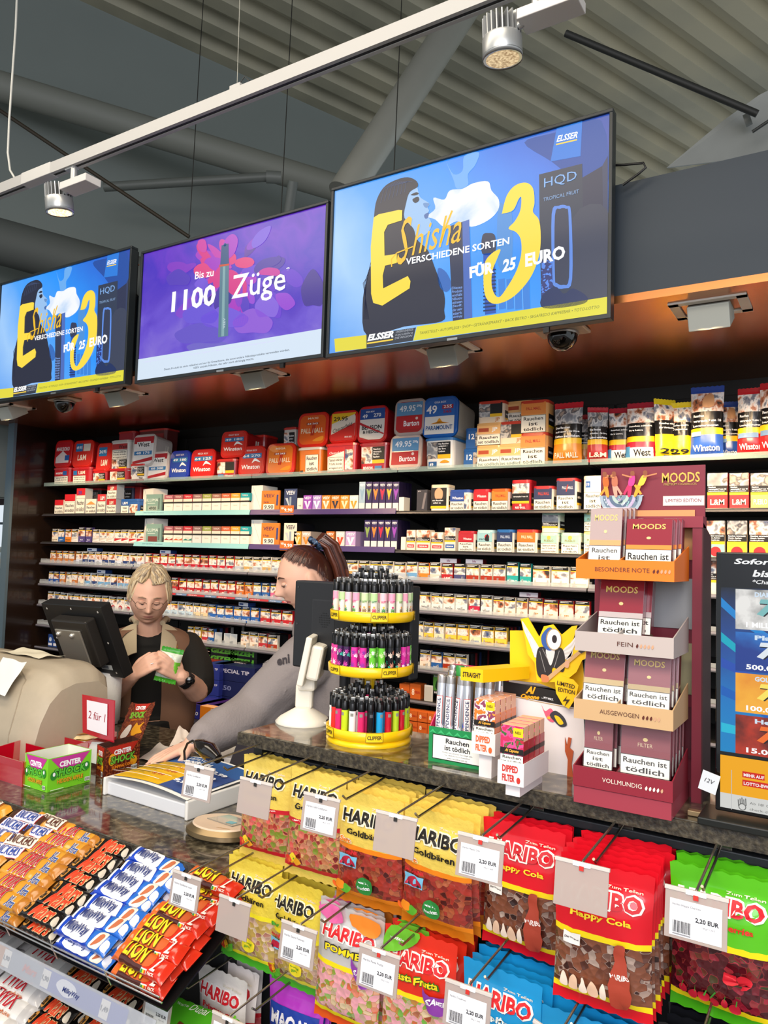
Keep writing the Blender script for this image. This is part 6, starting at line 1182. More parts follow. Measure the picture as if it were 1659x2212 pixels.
m = MB(); m.box(-.002, W_ + .002, yB - .03, yB + .002, zh0 - .018, zh0, WR2); m.box(0, W_, yB, yB + .004, 0, zh0, WR)
m.box(0, .014, yB - .028, yB, 0, zh0 - .018, WR); m.box(W_ - .014, W_, yB - .028, yB, 0, zh0 - .018, WR); m.prism([(W_, yB - .028, 0), (W_, yB + .05, 0), (W_, yB + .05, zh0 - .03), (W_, yB - .028, zh0 - .01)], (.002, 0, 0), P('4a1c20', .4)); part(m, 'frame', md)
fo0, fo1 = fx0 - mx0, fx1 - mx0
LT = pxl(1.165, (mx0, 0, ZR_))
def leaves(S, x, y, n, k, c1, c2):
    for i in range(n): S.blob([(x + i*.0055, y), (x + i*.0055 + .002, y + .003), (x + i*.0055 + .001, y + .0065), (x + i*.0055 - .0015, y + .003)], c1 if i < k else c2, 2)
def packs(x, z, w, h, col, strip, n, lab, dx=.0, d=.017, lean=.14, txt='', y0=.02, wl=None, cello=False, rise=.024):
    o = empty('cigarillo_box', (0, 0, 0)); o['category'] = 'cigarillo box'
    m = MB(); m.box(-w/2, w/2, 0, d, 0, h, P('6a1424', .2, coat=.6), .0012); m.box(-w/2 + .001, w/2 - .001, .002, d - .002, h - .001, h + .0002, P('571020', .2)); S = front(m, -w/2, -.0002, 0); fc = P(col, .18, coat=.7)
    S.rect(.0005, h*.3, w - .0005, h - .0005, fc, .5); S.rect(.0005, h*.3, w - .0005, h*.4, strip, 1); S.text('MOODS', w/2, h*.76, h*.12, 'd8b860', 2, .015, 0, 'c', w*.72); S.circ(w/2, h*.56, w*.05, 'd8c080', 2, ry=h*.03)
    if txt: S.text(txt, w/2, h*.44, h*.06, 'c8b090', 2, 0, 0, 'c', w*.3)
    draw(S, w, h, [('W', 0, -.02, 1, .3, wl or ['Rauchen ist', 'tödlich'])])
    part(m, 'carton', o)
    if cello:
        m = MB(); m.grid(lambda a, b: V((-w/2 - .0008 + a*(w + .0016), -.0014 - .0006*math.sin(b*23 + a*5), b*(h + .001))), 8, 10, P('ffffff', .08, alpha=.07)); part(m, 'cellophane', o)
    pr = Proto(o)
    for k in range(n):
        q = pr.put((mx0 + x + k*dx, o_.y + y0 + k * (d + .001), ZR_ + z + rise + k * .0015), 0, lab + [', foremost one', ', second from the front', ', third from the front', ', fourth from the front', ', last one'][k], 'cigarillo boxes in the wine red stand'); q.rotation_euler = (-lean, 0, 0)
def mtray(pyf, col, inner, txt, lv, yl, back, dep=.115):
    zt_ = LT(1240, pyf)[1]; c, ci = P(col, .4), P(inner, .45); h_ = .03; m = MB(); zb_ = zt_ - h_
    x0, x1 = fo0 - .002, fo1 + .012; 
    m.box(x0, x1, 0, .0018, zb_, zt_, c); m.box(x0 + .002, x1 - .002, .002, dep - .0005, zb_ + .0002, zb_ + .002, ci)
    for x in (x0, x1 - .0018): m.prism([(x, .0019, zb_), (x, dep, zb_), (x, dep, zt_ + .025), (x, .0019, zt_)], (.0018, 0, 0), c)
    m.prism([((x0 + x1)/2 - .008, .0024, zb_ + .0022), ((x0 + x1)/2 - .008, dep - .001, zb_ + .0022), ((x0 + x1)/2 - .008, dep, zt_ + .02), ((x0 + x1)/2 - .008, .002, zt_)], (.0015, 0, 0), ci)
    S = front(m, x0, -.0002, zb_); S.text(txt, yl, .012, .0065, '5a3428' if col != '8a2433' else 'e8d8c8', 2, .0, 0, 'l', len(txt)*.0058); leaves(S, yl + len(txt)*.0058 + .006, .011, 5, lv, '5a2418' if col != '8a2433' else 'f0e8d8', 'c89a78'); part(m, 'tray', md)
    m = MB(); m.box(.015, W_ - .015, yB - .003, yB - .001, zt_ + .004, zt_ + .085, P(back, .5)); part(m, 'back_liner', md)
    return zb_ + .003
z1_ = mtray(1207, 'f07a1c', 'f08a2c', 'BESONDERE NOTE', 2, .03, 'c8905c'); z2_ = mtray(1362, 'b9aca6', 'a8a09c', 'FEIN', 1, .065, '9a9c9e'); z3_ = mtray(1508, 'c8a478', 'a8885c', 'AUSGEWOGEN', 3, .04, '9a9270'); z4_ = mtray(1652, '8a2433', '6c1c28', 'VOLLMUNDIG', 4, .045, '5c1c28')
xm = (fo0 + fo1)/2
packs(fo0 + .036, z1_, .050, .085, 'a8908c', 'e8944c', 4, 'wrapped silvery cigarillo box in the orange tray', .002, cello=True, wl=['Rauchen', 'ist']); packs(fo1 - .03, z1_, .068, .068, '8a1c2c', 'e8842c', 3, 'wine red cigarillo box with an orange band in the orange tray', .003, .02, wl=['Rauchen ist'])
packs(xm - .008, z2_, .068, .085, '8a1c2c', 'b8aaa8', 2, 'wine red cigarillo box with a silver band in the grey tray', .008, .02, .2, y0=.03)
packs(fo0 + .036, z3_, .062, .085, '8a2430', 'b8a070', 2, 'wine red cigarillo box with a sand band in the beige tray', .004, .02, .2, cello=True); packs(fo1 - .028, z3_, .062, .078, '8c4a54', 'b09a70', 3, 'crinkled wrapped cigarillo box in the beige tray', .002, .018, cello=True)
packs(fo0 + .03, z4_, .044, .092, '7c2030', '7c2030', 5, 'narrow cigarillo box reading FILTER in the wine red tray', .0025, .015, .08, 'FILTER', wl=['Rauchen', 'ist', 'tödlich'], cello=True); packs(fo1 - .032, z4_, .072, .092, '7c2030', '7c2030', 5, 'wide cigarillo box reading FILTER in the wine red tray', .001, .018, .08, 'FILTER', cello=True)
m = MB(); m.box(fo0 - .001, fo1 + .010, .002, .14, 0, z4_ - .004, P('9c3a48', .4)); part(m, 'plinth', md)
# ---------- lottery screen
lx = PY(1546, 1400, 1.20).x
lo = empty('lottery_screen', (lx, 1.20, ZR_), label='black framed upright lottery ticket advert screen at the right edge', cat='screen')
L = pxl(1.20, lo.location); zt_, zb_ = L(1550, 1192)[1], L(1560, 1752)[1]
zb_ = max(.012, zb_); m = MB(); m.box(0, .42, 0, .03, zb_, zt_, P('08080a', .15, coat=.5), .002); part(m, 'frame', lo); m = MB(); m.box(-.02, .44, -.025, .05, 0, .011, P('1c1e1c', .3), .002); part(m, 'foot', lo)
m = MB(); S = Surf(m, lambda u, v: V((u, -.0006, v)), n=V((0, -1, 0)), eps=.0004); xa = L(1557, 1400)[0]; xe = .405
yz = lambda py: L(1600, py)[1]
S.rect(xa, yz(1628), xe, yz(1215), grad_mat('lottery_blue', [(0, '1c9ad0'), (.4, '1c7cc8'), (.6, '2050a0'), (.85, '0a1420')], (0, 0, 2.6), -.05, .9, .25, 10), 0)
for i, (a, b, c) in enumerate([(1290, 1330, '1a8ad8'), (1365, 1400, '0fb0c8'), (1420, 1440, '2a54b8'), (1480, 1500, '1c64c0'), (1560, 1570, '2cc0e0')]): S.poly([L(1558, a), L(1600, b), L(1660, b + 40), L(1660, b + 55), L(1600, b + 18), L(1558, a + 20)], E(c, .9), 1)
S.rect(xa, yz(1718), xe, yz(1636), E('f0a818'), 1); S.rect(xa, zb_ + .006, xe, yz(1718), E('dcdcd8', .9), 1); S.rect(xa, yz(1270), xe, yz(1200), E('0c1018', .6), 1)
tt = lambda s, px, py, h, w, c='f4f4f4', b=.03, sh=.2, l=6: S.text(s, *L(px, py), h, E(c), l, b, sh, 'l', w)
tt('Sofortgewinne', 1586, 1222, .0105, .12); tt('bis zu 1 Mio €*', 1626, 1246, .0105, .13); tt('*Chance 1:2 Mio', 1626, 1261, .006, .07, b=.01)
def ticket(y0, y1, mt, t1, t2, c7):
    a, b = L(1589, y1), L(1589, y0); x0 = a[0]; w_ = .105; h_ = b[1] - a[1]; S.rect(x0, a[1], x0 + w_, b[1], mt, 3); S.text(t1, x0 + .045, a[1] + h_*.82, h_*.12, E('cfe0f0'), 5, .04, 0, 'c', .04); S.text('7', x0 + .045, a[1] + h_*.34, h_*.42, E('2a2a34', .5), 5.5, .08, .2, 'c', .034); S.text('7', x0 + .043, a[1] + h_*.35, h_*.42, E(c7), 6.5, .06, .2, 'c', .031); S.text(t2, x0 + .045, a[1] + h_*.06, h_*.14, E('ffffff'), 6, .03, 0, 'c', .062); S.circ(x0 + .085, b[1] - .006, .012, E('d8202c'), 5)
ticket(1272, 1358, ramp_mat('lottery_silver', [(.3, '8a8a88'), (.6, 'f0eeea')], scale=40, emit=.9), 'DIAMANT', '1 MILLION €', '7ab8b8'); ticket(1364, 1448, grad_mat('lottery_platin', [(0, '1c3c90'), (.5, '2c8ae0'), (1, '1c50b0')], (0, 0, 12), -3.0, .95, .8, 20), 'Platin', '500.000 €', 'dfe6ec'); ticket(1452, 1536, ramp_mat('lottery_gold', [(.3, 'e07a10'), (.6, 'f8b030')], scale=15, emit=.95), 'GOLDENE', '100.000 €', 'f8e060'); ticket(1542, 1626, ramp_mat('lottery_red', [(.35, '2a0c08'), (.6, 'c83418')], scale=25, emit=.8), 'Heiße', '15.000 €', 'f0702c')
S.rect(*L(1604, 1678), L(1652, 1665)[0], L(1604, 1665)[1], E('d0241c'), 4); S.rect(*L(1604, 1696), L(1680, 1683)[0], L(1604, 1683)[1], E('d0241c'), 4); tt('MEHR AUF', 1607, 1676, .0045, .026, sh=0); tt('LOTTO-BW.DE', 1607, 1694, .0045, .04, sh=0)
tt('Ab 18! Glücksspiel kann süchtig machen', 1620, 1738, .0045, .11, '6a6a68', .0, 0); tt('check-dein-spiel.de', 1620, 1751, .0045, .055, '6a6a68', .0, 0)
for k in range(5): S.line([L(1596 + k*4, 1740), L(1595 + k*4, 1726 - (k % 3)*2)], .0014, E('7a7a78', .8), 4)
S.circ(*L(1604, 1742), .005, E('7a7a78', .8), 4); S.circ(*L(1604, 1742), .0038, E('dcdcd8', .9), 5); part(m, 'screen', lo)
m = MB(); a = L(1580, 1750); m.box(a[0] - .0002, a[0] + .0006, -.0016, -.001, zb_ + .005, zb_ + .06, P('e8e8e8', emit=.6)); part(m, 'seam', lo)
q = PY(1532, 1690, 1.19); m = MB(); m.T = MX.Rotation(.25, 4, 'Y'); m.box(-.012, .012, 0, .001, -.014, .014, P('cfd4d8', .5)); S = front(m, -.012, -.0003, -.014); S.text('12V', .012, .013, .006, '4a4a4a', 1, 0, .2, 'c'); tag(m.build('adapter_note', None, (q.x, 1.19, q.z)), 'small white note reading 12V between the wine red stand and the lottery screen', 'note')
# glossy edge bars on the counter before the lottery screen
m = MB(); a, b = PZ(1488, 1757, ZR_), PZ(1530, 1765, ZR_); m.box(a.x, a.x + .3, a.y - .012, a.y + .0, ZR_ + .0005, ZR_ + .008, P('a8906c', .25, metal=.6), .001); tag(m.build('edge_strip'), 'shiny metal strip on the raised counter before the lottery screen', 'strip')
# ================= things on the lower counter
def frame3(p0, px_, py_):       # matrix from origin, a point along x and a point roughly along z; y points away
    x = (V(px_) - V(p0)).normalized(); z = (V(py_) - V(p0)); z = (z - x * z.dot(x)).normalized(); y = z.cross(x)
    return MX(((x.x, y.x, z.x, p0[0]), (x.y, y.y, z.y, p0[1]), (x.z, y.z, z.z, p0[2]), (0, 0, 0, 1)))
BG = P('b3a58e', .45, noise=.05, nscale=60)
rx = PY(238, 1560, 1.70).x
rg = empty('register_printer', (rx, 1.40, ZC), label='large beige rounded printer housing of the cash register at the left edge', cat='cash register')
m = MB()
pf = [(0, .0), (.0, .07), (.02, .14), (.055, .21), (.10, .255), (.16, .275), (.26, .272), (.30, .24), (.31, .0)]
def hood(a, b):     # a along x from right end inwards, b around the profile
    i = b * (len(pf) - 1); k = min(int(i), len(pf) - 2); t = i - k; y = lerp(pf[k][0], pf[k+1][0], t); z = lerp(pf[k][1], pf[k+1][1], t)
    e = 1 - (1 - min(1, a / .12)) ** 2.2 if a < .12 else 1; e = max(0, e) ** .5
    return V((-a * 1.0 - (1 - z/.27) * -.01, .16 + (y - .16) * lerp(.86, 1, e), z * lerp(.80, 1, e)))
m.grid(hood, 40, 32, BG); m.poly([hood(0, j / 32) for j in range(33)], BG); m.poly([(hood(1, j/32)) for j in range(33)], BG); part(m, 'housing', rg)
m = MB(); S = Surf(m, lambda u, v: hood(u, v), eps=.0016)
pts = [(.10, .02), (.42, .02), (.44, .22), (.42, .42), (.36, .49), (.2, .49), (.13, .42), (.10, .25)]
loop = []
for i in range(len(pts)):
    a_, b_ = pts[i], pts[(i+1) % len(pts)]; loop += [tuple(lerp(a_[c], b_[c], t/6) for c in (0, 1)) for t in range(6)]
m.tube([hood(*p) for p in loop + loop[:1]], .0022, P('9a8c76', .5), 6); part(m, 'panel_groove', rg)
def paper(name, pts, label, c='f0ead8', cat='paper', z=None, lift=.004, seed=1, art=None, n=10):
    rnd = random.Random(seed); a, b, c_, d = [V(p) for p in pts]; ph = rnd.uniform(0, 6)
    f = lambda u, v: lerp(lerp(a, b, u), lerp(d, c_, u), v) + V((0, 0, lift * (1.2 + math.sin(u*5 + ph) * math.cos(v*4 + ph*2) + .4*math.sin(u*11 + v*9))))
    m = MB(); m.grid(f, n, n, P(c, .7)); 
    if art: art(Surf(m, lambda u, v: f(u, v), seg=.08, eps=.001))
    return tag(m.build(name), label, cat)
t = rg.location
paper('receipt', [(t.x - .46, 1.57, ZC + .275), (t.x - .2, 1.56, ZC + .274), (t.x - .18, 1.65, ZC + .276), (t.x - .44, 1.66, ZC + .276)], 'crumpled receipt lying on top of the beige printer housing', 'e6dcc0', 'receipt', lift=.006)
q = PY(5, 1470, 1.41); paper('notice', [q + V((-.1, 0, -.05)), q + V((.018, 0, -.05)), q + V((.03, .06, .05)), q + V((-.1, .06, .05))], 'white paper with a yellow corner on the printer housing at the left edge', 'ece8e0', 'paper')
# touch monitor seen from behind
A, B_, C_ = PY(88, 1303, 1.76), PY(217, 1312, 1.76), PY(148, 1452, 1.88)
T = frame3(A, B_, A + (C_ - A)); W_ = (B_ - A).length; Hh = (PY(258, 1462, 1.88) - B_).length
x = (B_ - A).normalized(); dn = (C_ - A); dn = (dn - x * dn.dot(x)).normalized(); nn_ = x.cross(dn)  # nn_ away or toward
if nn_.y > 0: nn_ = -nn_
T = MX(((x.x, -nn_.x, -dn.x, A.x), (x.y, -nn_.y, -dn.y, A.y), (x.z, -nn_.z, -dn.z, A.z), (0, 0, 0, 1)))
tm = empty('touch_monitor', A, label='black touch monitor seen from behind, in front of the grey haired woman', cat='monitor'); tm.matrix_world = T
BK = P('1b1a19', .4, noise=.06, nscale=300)
m = MB(); m.box(0, W_, .0, .045, -Hh, 0, BK, .003); S = front(m, 0, -.0003, -Hh)
for u, v in ((.08, .93), (.5, .95), (.93, .93), (.07, .5), (.93, .5), (.9, .07)): S.circ(u * W_, v * Hh, .0042, 'c8c0b4', 1)
S.rect(W_*.68, .03, W_*.86, .05, 'c8ccc8', 1); S.rect(W_*.69, .034, W_*.8, .046, '7a8088', 2); part(m, 'back_cover', tm)
m = MB(); m.box(W_*.28, W_*.86, -.045, 0, -Hh*.78, -Hh*.14, P('2a2622', .35), .006); part(m, 'mount_block', tm)
m = MB(); m.box(W_*.33, W_*.74, -.052, -.045, -Hh*.95, -Hh*.26, P('b9b2a4', .25, metal=.7), .002); part(m, 'steel_plate', tm)
for u, v in ((.38, .32), (.6, .33), (.42, .84), (.66, .86)):
    m = MB(); m.lathe([(.009, 0), (.009, .006), (.005, .009), (.0001, .01)], P('d8d4cc', .2, metal=.8), 14, MX.Translation((W_*u, -.052, -Hh*v)) @ MX.Rotation(PI/2, 4, 'X')); part(m, 'screw', tm)
m = MB(); m.T = T.inverted(); b0 = A + x * W_*.5 + dn * Hh*.92; m.tube([b0 - V((0, .03, 0)), (b0.x, b0.y, 1.12), (b0.x, b0.y + .0, ZC + .012)], [.022, .026, .03], P('26231f', .4), 14); m.box(b0.x - .1, b0.x + .1, b0.y - .09, b0.y + .1, ZC + .0005, ZC + .013, P('26231f', .4), .004); part(m, 'stand', tm)
q = PY(231, 1505, 1.9); m = MB(); m.lathe([(.018, 0), (.05, .002), (.052, .19), (.018, .192)], P('ece8e2', .85, bump=.4, bscale=90), 24); tag(m.build('paper_towel_roll', None, (q.x, 1.90, ZC + .001)), 'white paper towel roll standing behind the beige printer housing', 'paper roll')
# red acrylic box with a lid
RA = P('c80f28', .08, trans=.25, coat=.4); RAD = P('b00c22', .1, coat=.3)
a = PZ(44, 1698, ZC); b = PZ(246, 1625, ZC)
rb = empty('red_acrylic_box', PZ(-40, 1672, ZC), label='red acrylic box with compartments and a raised lid reading 2 für 1', cat='acrylic box')
o = rb.location; P0 = V((o.x, o.y, 0)); PA = PZ(47, 1700, ZC); PB_ = PZ(250, 1625, ZC)
e1 = (V((PA.x, PA.y, 0)) - P0); e2 = (V((PB_.x, PB_.y, 0)) - V((PA.x, PA.y, 0)))
def wall(m, p, q, z0, z1, mt, th=.0035): 
    p, q = V(p), V(q); n = V((-(q - p).y, (q - p).x, 0)).normalized() * th; m.prism([(p.x, p.y, z0), (q.x, q.y, z0), (q.x, q.y, z1), (p.x, p.y, z1)], n, mt)
m = MB(); Z = V((0, 0, 0)); c1 = e1; c2 = e1 + e2; c3 = e2; hz = .065
m.add([(p.x, p.y, .001) for p in (Z, c1, c2, c3)] + [(p.x, p.y, .005) for p in (Z, c1, c2, c3)], [(0, 3, 2, 1), (4, 5, 6, 7)], RAD)
for p, q in ((Z, c1), (c1, c2), (c2, c3), (c3, Z)): wall(m, p, q, 0, hz, RA)
for f in (.36, .66): wall(m, e2 * f, c1 + e2 * f, 0, hz * .9, RAD)
part(m, 'tray', rb)
m = MB(); u = PZ(181, 1592, ZC + hz); 
L0, L1, L2_, L3 = PY(181, 1582, 1.53), PY(247, 1604, 1.51), PY(249, 1513, 1.53), PY(180, 1500, 1.55); w3 = [p - rb.location for p in (L0, L1, L2_, L3)]
m.prism(w3, (w3[1] - w3[0]).cross(w3[3] - w3[0]).normalized() * .004, RA); part(m, 'lid', rb)
m = MB(); f_ = lambda s, t: lerp(lerp(w3[0], w3[1], s), lerp(w3[3], w3[2], s), t) - (w3[1] - w3[0]).cross(w3[3] - w3[0]).normalized() * .0015
sg = 1
S = Surf(m, lambda s, t: f_(s, t), eps=.0005, n=-(w3[1] - w3[0]).cross(w3[3] - w3[0]).normalized())
if (-(w3[1] - w3[0]).cross(w3[3] - w3[0])).y > 0: S.n = -S.n; S.fn = lambda s, t: lerp(lerp(w3[0], w3[1], s), lerp(w3[3], w3[2], s), t) + S.n * .0055
S.rect(.17, .12, .82, .88, P('ece6ea', .7), 1)
S.text('2 für 1', .22, .42, .2, 'a02430', 2, .0, .15, 'l', .55); part(m, 'price_note', rb)
for k in range(5):
    q = e1 * (.25 + .13 * (k % 3)) + e2 * (.74 + .04 * k)
    m = MB(); m.T = MX.Translation((rb.location.x + q.x, rb.location.y + q.y, ZC + .03 + .008 * k)) @ MX.Rotation(.4 + .25 * k, 4, 'Z')
    m.grid(lambda a, b: V(((a - .5) * .12, (b - .5) * .04 + .003*math.sin(a*25), .01 * math.sin(PI * b) * (math.sin(PI * a) ** .4 if 0 < a < 1 else 0) + .002*math.sin(a*19 + b*6))), 14, 8, P('e8b040' if k % 2 else 'f0d8a0', .3, coat=.4)); S = Surf(m, lambda u, v: V((u, v, .013)), n=V((0, 0, 1))); S.rect(-.03, -.008, .035, .008, ['b8741c', 'f4e8c8'][k % 2], 1)
    tag(m.build('wrapped_wafer'), 'yellow and cream wrapped wafer in the red acrylic box, %s' % ['rearmost', 'near the divider', 'in the middle', 'on top', 'leaning on the lid'][k], 'wafer bar', 'wrapped wafers in the red acrylic box')
# green open box and brown box with a raised lid
def card_box(name, label, F0, F1, F2, h, col, inner, art, Zb=ZC):
    o = empty(name, F1, label=label, cat='sweets box'); a = V(F0) - V(F1); b = V(F2) - V(F1)
    m = MB()
    for p, q in ((a, Z), (Z, b), (b, a + b), (a + b, a)):
        n = V((-(q-p).y, (q-p).x, 0)).normalized(); m.prism([(p.x, p.y, .0005), (q.x, q.y, .0005), (q.x, q.y, h), (p.x, p.y, h)], n * .0012, col)
        m.prism([V((p.x, p.y, .001)) + n*.0014, V((q.x, q.y, .001)) + n*.0014, V((q.x, q.y, h - .0005)) + n*.0014, V((p.x, p.y, h - .0005)) + n*.0014], n * .0008, inner)
    m.add([(p.x, p.y, .002) for p in (Z, b, a + b, a)], [(0, 1, 2, 3)], inner)
    for p, d in ((a, -a), (Z, b)):
        L_ = d.length; S = flat(m, p, d, (0, 0, 1), eps=.0004); S.n = d.normalized().cross(V((0, 0, 1))); art(S, L_, h)
    part(m, 'carton', o); return o, a, b
CSt = lambda c: [('p', [(.05, 1), (.95, 1), (.78, .55), (.22, .55)], c), ('t', 'CENTER', .5, .68, .2, 'ffffff', .52, 'c', .04)]
def greenart(S, w, h):
    draw(S, w, h, [('p', [(.05, .98), (.95, .98), (.72, .62), (.28, .62)], 'c8389a'), ('t', 'CENTER', .5, .68, .17, 'ffffff', .5, 'c', .05), ('t', 'SHOCK', .505, .39, .27, '1c5c1c', .78, 'c', .09, .1), ('t', 'SHOCK', .5, .4, .25, '5fc83c', .74, 'c', .03, .1), ('c', .12, .46, .07, '2c8a2c', .13), ('c', .88, .55, .07, '2c8a2c', .13), ('c', .13, .5, .03, 'ffffff', .06), ('c', .87, .58, .03, 'ffffff', .06), ('t', 'HIDDEN APPLE', .5, .2, .13, 'c83c1c', .6, 'c', .05), ('t', 'HIDDEN APPLE', .497, .205, .12, 'f0d02c', .58, 'c', .0), ('r', .84, .08, .96, .2, 'e8e8e0'), ('t', '|||||||', .9, .1, .08, '1a1a1a', .1), ('r', .05, .04, .35, .06, 'e8f4d0')])
    for k in range(26): S.circ((.05 + .9*((k*.618) % 1)) * w, (.04 + .5*((k*.377) % 1)) * h, .0012, '2c9a1c', .8, n=6)
gb, ga, gbv = card_box('open_sweets_box', 'open bright green sweets box with white inside on the lower counter', PZ(51, 1697, ZC), PZ(101, 1713, ZC), PZ(195, 1688, ZC), .088, P('7fd62a', .4), P('e6e6d8', .6), greenart)
m = MB(); fb = [gbv + V((0, 0, .086)), ga + gbv + V((0, 0, .086))]; fl = [PZ(195, 1641, ZC + .09) - gb.location] 
q0_, q1_, q2_, q3_ = gbv + V((0, 0, .087)), gbv + ga * .95 + V((0, 0, .087)), gbv + ga * .95 + V((.045, .0, .075)), gbv + V((.06, -.01, .05))
pl = PY(163, 1597, gb.location.y + .16) ; cc = [PY(162, 1598, 1.52), PY(225, 1603, 1.50), PY(224, 1670, 1.46), PY(190, 1668, 1.46)]
m.prism([p - gb.location for p in (PY(163, 1600, 1.55), PY(224, 1604, 1.53), PY(222, 1655, 1.49), PY(196, 1647, 1.49))], (.0, .0012, 0), P('cfd6d4', .6)); part(m, 'lid_flap', gb)
for k in range(5): m = MB(); m.T = MX.Translation(gb.location + ga * (.3 + .1 * k) + gbv * (.35 + .09 * k) + V((0, 0, .012))) @ MX.Rotation(k, 4, 'Z'); m.grid(lambda a, b: V(((a - .5)*.035, (b - .5)*.02, .008*math.sin(PI*a)*math.sin(PI*b))), 6, 6, P('5fb82c', .3)); tag(m.build('wrapped_gum'), 'green wrapped gum lying in the open green box', 'gum', 'green gums in the open box')
CHO = ramp_mat('choc_dots', [(.45, '5a1c10'), (.55, '8a3a1c'), (.7, 'a85a2c')], scale=160, detail=1, rough=.35)
def brownart(S, w, h):
    S.rect(0, 0, w, h, CHO, .5); draw(S, w, h, [('p', [(.05, .98), (.95, .98), (.72, .62), (.28, .62)], 'c02c1c'), ('t', 'CENTER', .5, .68, .17, 'ffffff', .5, 'c', .05), ('c', .2, .55, .1, 'f0a81c', .2), ('c', .82, .35, .1, 'f0a81c', .16), ('t', 'SHOCK', .505, .39, .27, '1c4c1c', .72, 'c', .09, .1), ('t', 'SHOCK', .5, .4, .25, '7fc83c', .68, 'c', .03, .1), ('t', 'JUMPING COLA', .5, .2, .13, 'f08a1c', .6, 'c', .05), ('r', .74, .04, .92, .2, 'e8e8e0'), ('t', '|||||||', .83, .07, .1, '1a1a1a', .15)])
bb, ba, bbv = card_box('brown_sweets_box', 'brown sweets box with a standing printed lid, beside the green box', PZ(207, 1672, ZC), PZ(224, 1682, ZC), PZ(300, 1659, ZC), .085, P('5a1c10', .4), P('4a2a20', .6), brownart)
m = MB(); cs = [PY(247, 1610, 1.66), PY(303, 1600, 1.60), PY(334, 1520, 1.68), PY(283, 1521, 1.74)]
cs = [p - bb.location for p in cs]; nl = (cs[1] - cs[0]).cross(cs[3] - cs[0]).normalized(); nl = nl if nl.y < 0 else -nl
S = Surf(m, lambda u, v: lerp(lerp(cs[0], cs[1], u), lerp(cs[3], cs[2], u), v), n=nl, eps=.0005); m.prism(cs, -nl * .0015, CHO)
zig = [(0, 0)] + [(1, 0)] + [(1.0 + (.04 if k % 2 else -.02), .1 * k) for k in range(1, 10)] + [(1, 1.05), (.5, .97), (0, 1.05)] + [(-.04 if k % 2 else .04, 1 - .1 * k) for k in range(1, 10)]
S.poly(zig, CHO, 1); draw(S, 1, 1, [('p', [(.2, 1.0), (.85, 1.0), (.7, .78), (.35, .78)], 'c02c1c'), ('t', 'CENTER', .52, .84, .1, 'ffffff', .42, 'c', .05), ('t', 'SHOCK', .5, .62, .17, '7fc83c', .6, 'c', .05), ('b', [(.5, .3), (.6, .5), (.72, .42), (.9, .5), (.82, .35), (.95, .22), (.75, .2), (.6, .15)], 'f0a81c'), ('b', [(.12, .22), (.3, .45), (.45, .42), (.42, .2), (.25, .12)], 'ece4dc'), ('t', 'JUMPING COLA', .55, .54, .06, 'f08a1c', .5, 'c', .03), ('r', .2, .05, .8, .07, 'e8d8c8')]); part(m, 'printed_lid', bb)
for k in range(6): m = MB(); m.T = MX.Translation(bb.location + ba * (.3 + .12 * (k % 3)) + bbv * (.15 + .14 * k) + V((0, 0, .055))) @ MX.Rotation(k*1.3, 4, 'Z'); m.grid(lambda a, b: V(((a - .5)*.04, (b - .5)*.025, .01*math.sin(PI*a)*math.sin(PI*b) + .002*math.sin(a*20))), 8, 6, P(['c8b8b0', '7a2c1c'][k % 2], .2, metal=.4)); tag(m.build('wrapped_gum'), 'foil wrapped gum lying in the brown box', 'gum', 'foil gums in the brown box')
# counter tray with the car wash price list
T0, T1, T2_ = PZ(227, 1716, ZC), PZ(405, 1772, ZC), PZ(512, 1726, ZC)
WHT2 = P('e9e6df', .35, coat=.3)
ct = empty('counter_tray', T0, label='white change tray with a blue and yellow car wash price list', cat='tray'); ex = T1 - T0; ex.z = 0; wx = ex.length; T2_.z = ZC
ct.rotation_euler.z = math.atan2(ex.y, ex.x); dd = .245
m = MB(); m.box(0, wx, .004, dd, .0, .034, P('dcdde0', .3, coat=.3), .003); m.box(-.004, .006, -.006, dd, 0, .046, WHT2, .003); m.box(wx - .006, wx + .004, -.006, dd, 0, .046, WHT2, .003); part(m, 'body', ct)
m = MB(); fz = lambda u, v: V((u, v, .046 + .012 * math.sin(PI * u / wx) * (1 if v else 1) + .006*(v/dd))); S = Surf(m, fz, seg=.02, eps=.0008)
m.grid(lambda a, b: fz(.006 + a*(wx - .012), .0 + b*(dd + .01)) - V((0, 0, .0005)), 14, 10, P('f4f2ea', .5))
x0, x1, y0, y1 = .014, wx - .014, .012, dd - .002; w_, h_ = x1 - x0, y1 - y0
draw(S, w_, h_, [('r', 0, 0, 1, 1, '2a5c9c'), ('r', .0, 0, .8, .70, 'f4c218'), ('r', .62, 0, 1, .70, '34508c'), ('t', 'WASCH', .38, .86, .09, 'e8eef4', .34, 'c', .0, .1), ('t', 'PROGRAMM', .42, .75, .08, 'ffffff', .38, 'c', .06)] + [c for k in range(4) for c in (('r', 0, .54 - .18*k, .62, .55 - .18*k, 'ffffff'), ('t', str(k+1), .05, .57 - .18*k, .1, '3a3a30', .04, 'c', .03), ('r', .1, .63 - .18*k, .42, .645 - .18*k, '6a5a20'), ('r', .1, .60 - .18*k, .36, .61 - .18*k, '8a7830'), ('r', .1, .57 - .18*k, .4, .58 - .18*k, '8a7830'), ('t', ['12,99', '11,99', '10,49', '8,99'][k], .53, .59 - .18*k, .07, 'b8442c', .14, 'c', .03, .1), ('t', ['13,99', '11,99', '10,99', '9,99'][k], .83, .59 - .18*k, .085, 'ffffff', .2, 'c', .05))], x0, y0); part(m, 'price_list', ct)
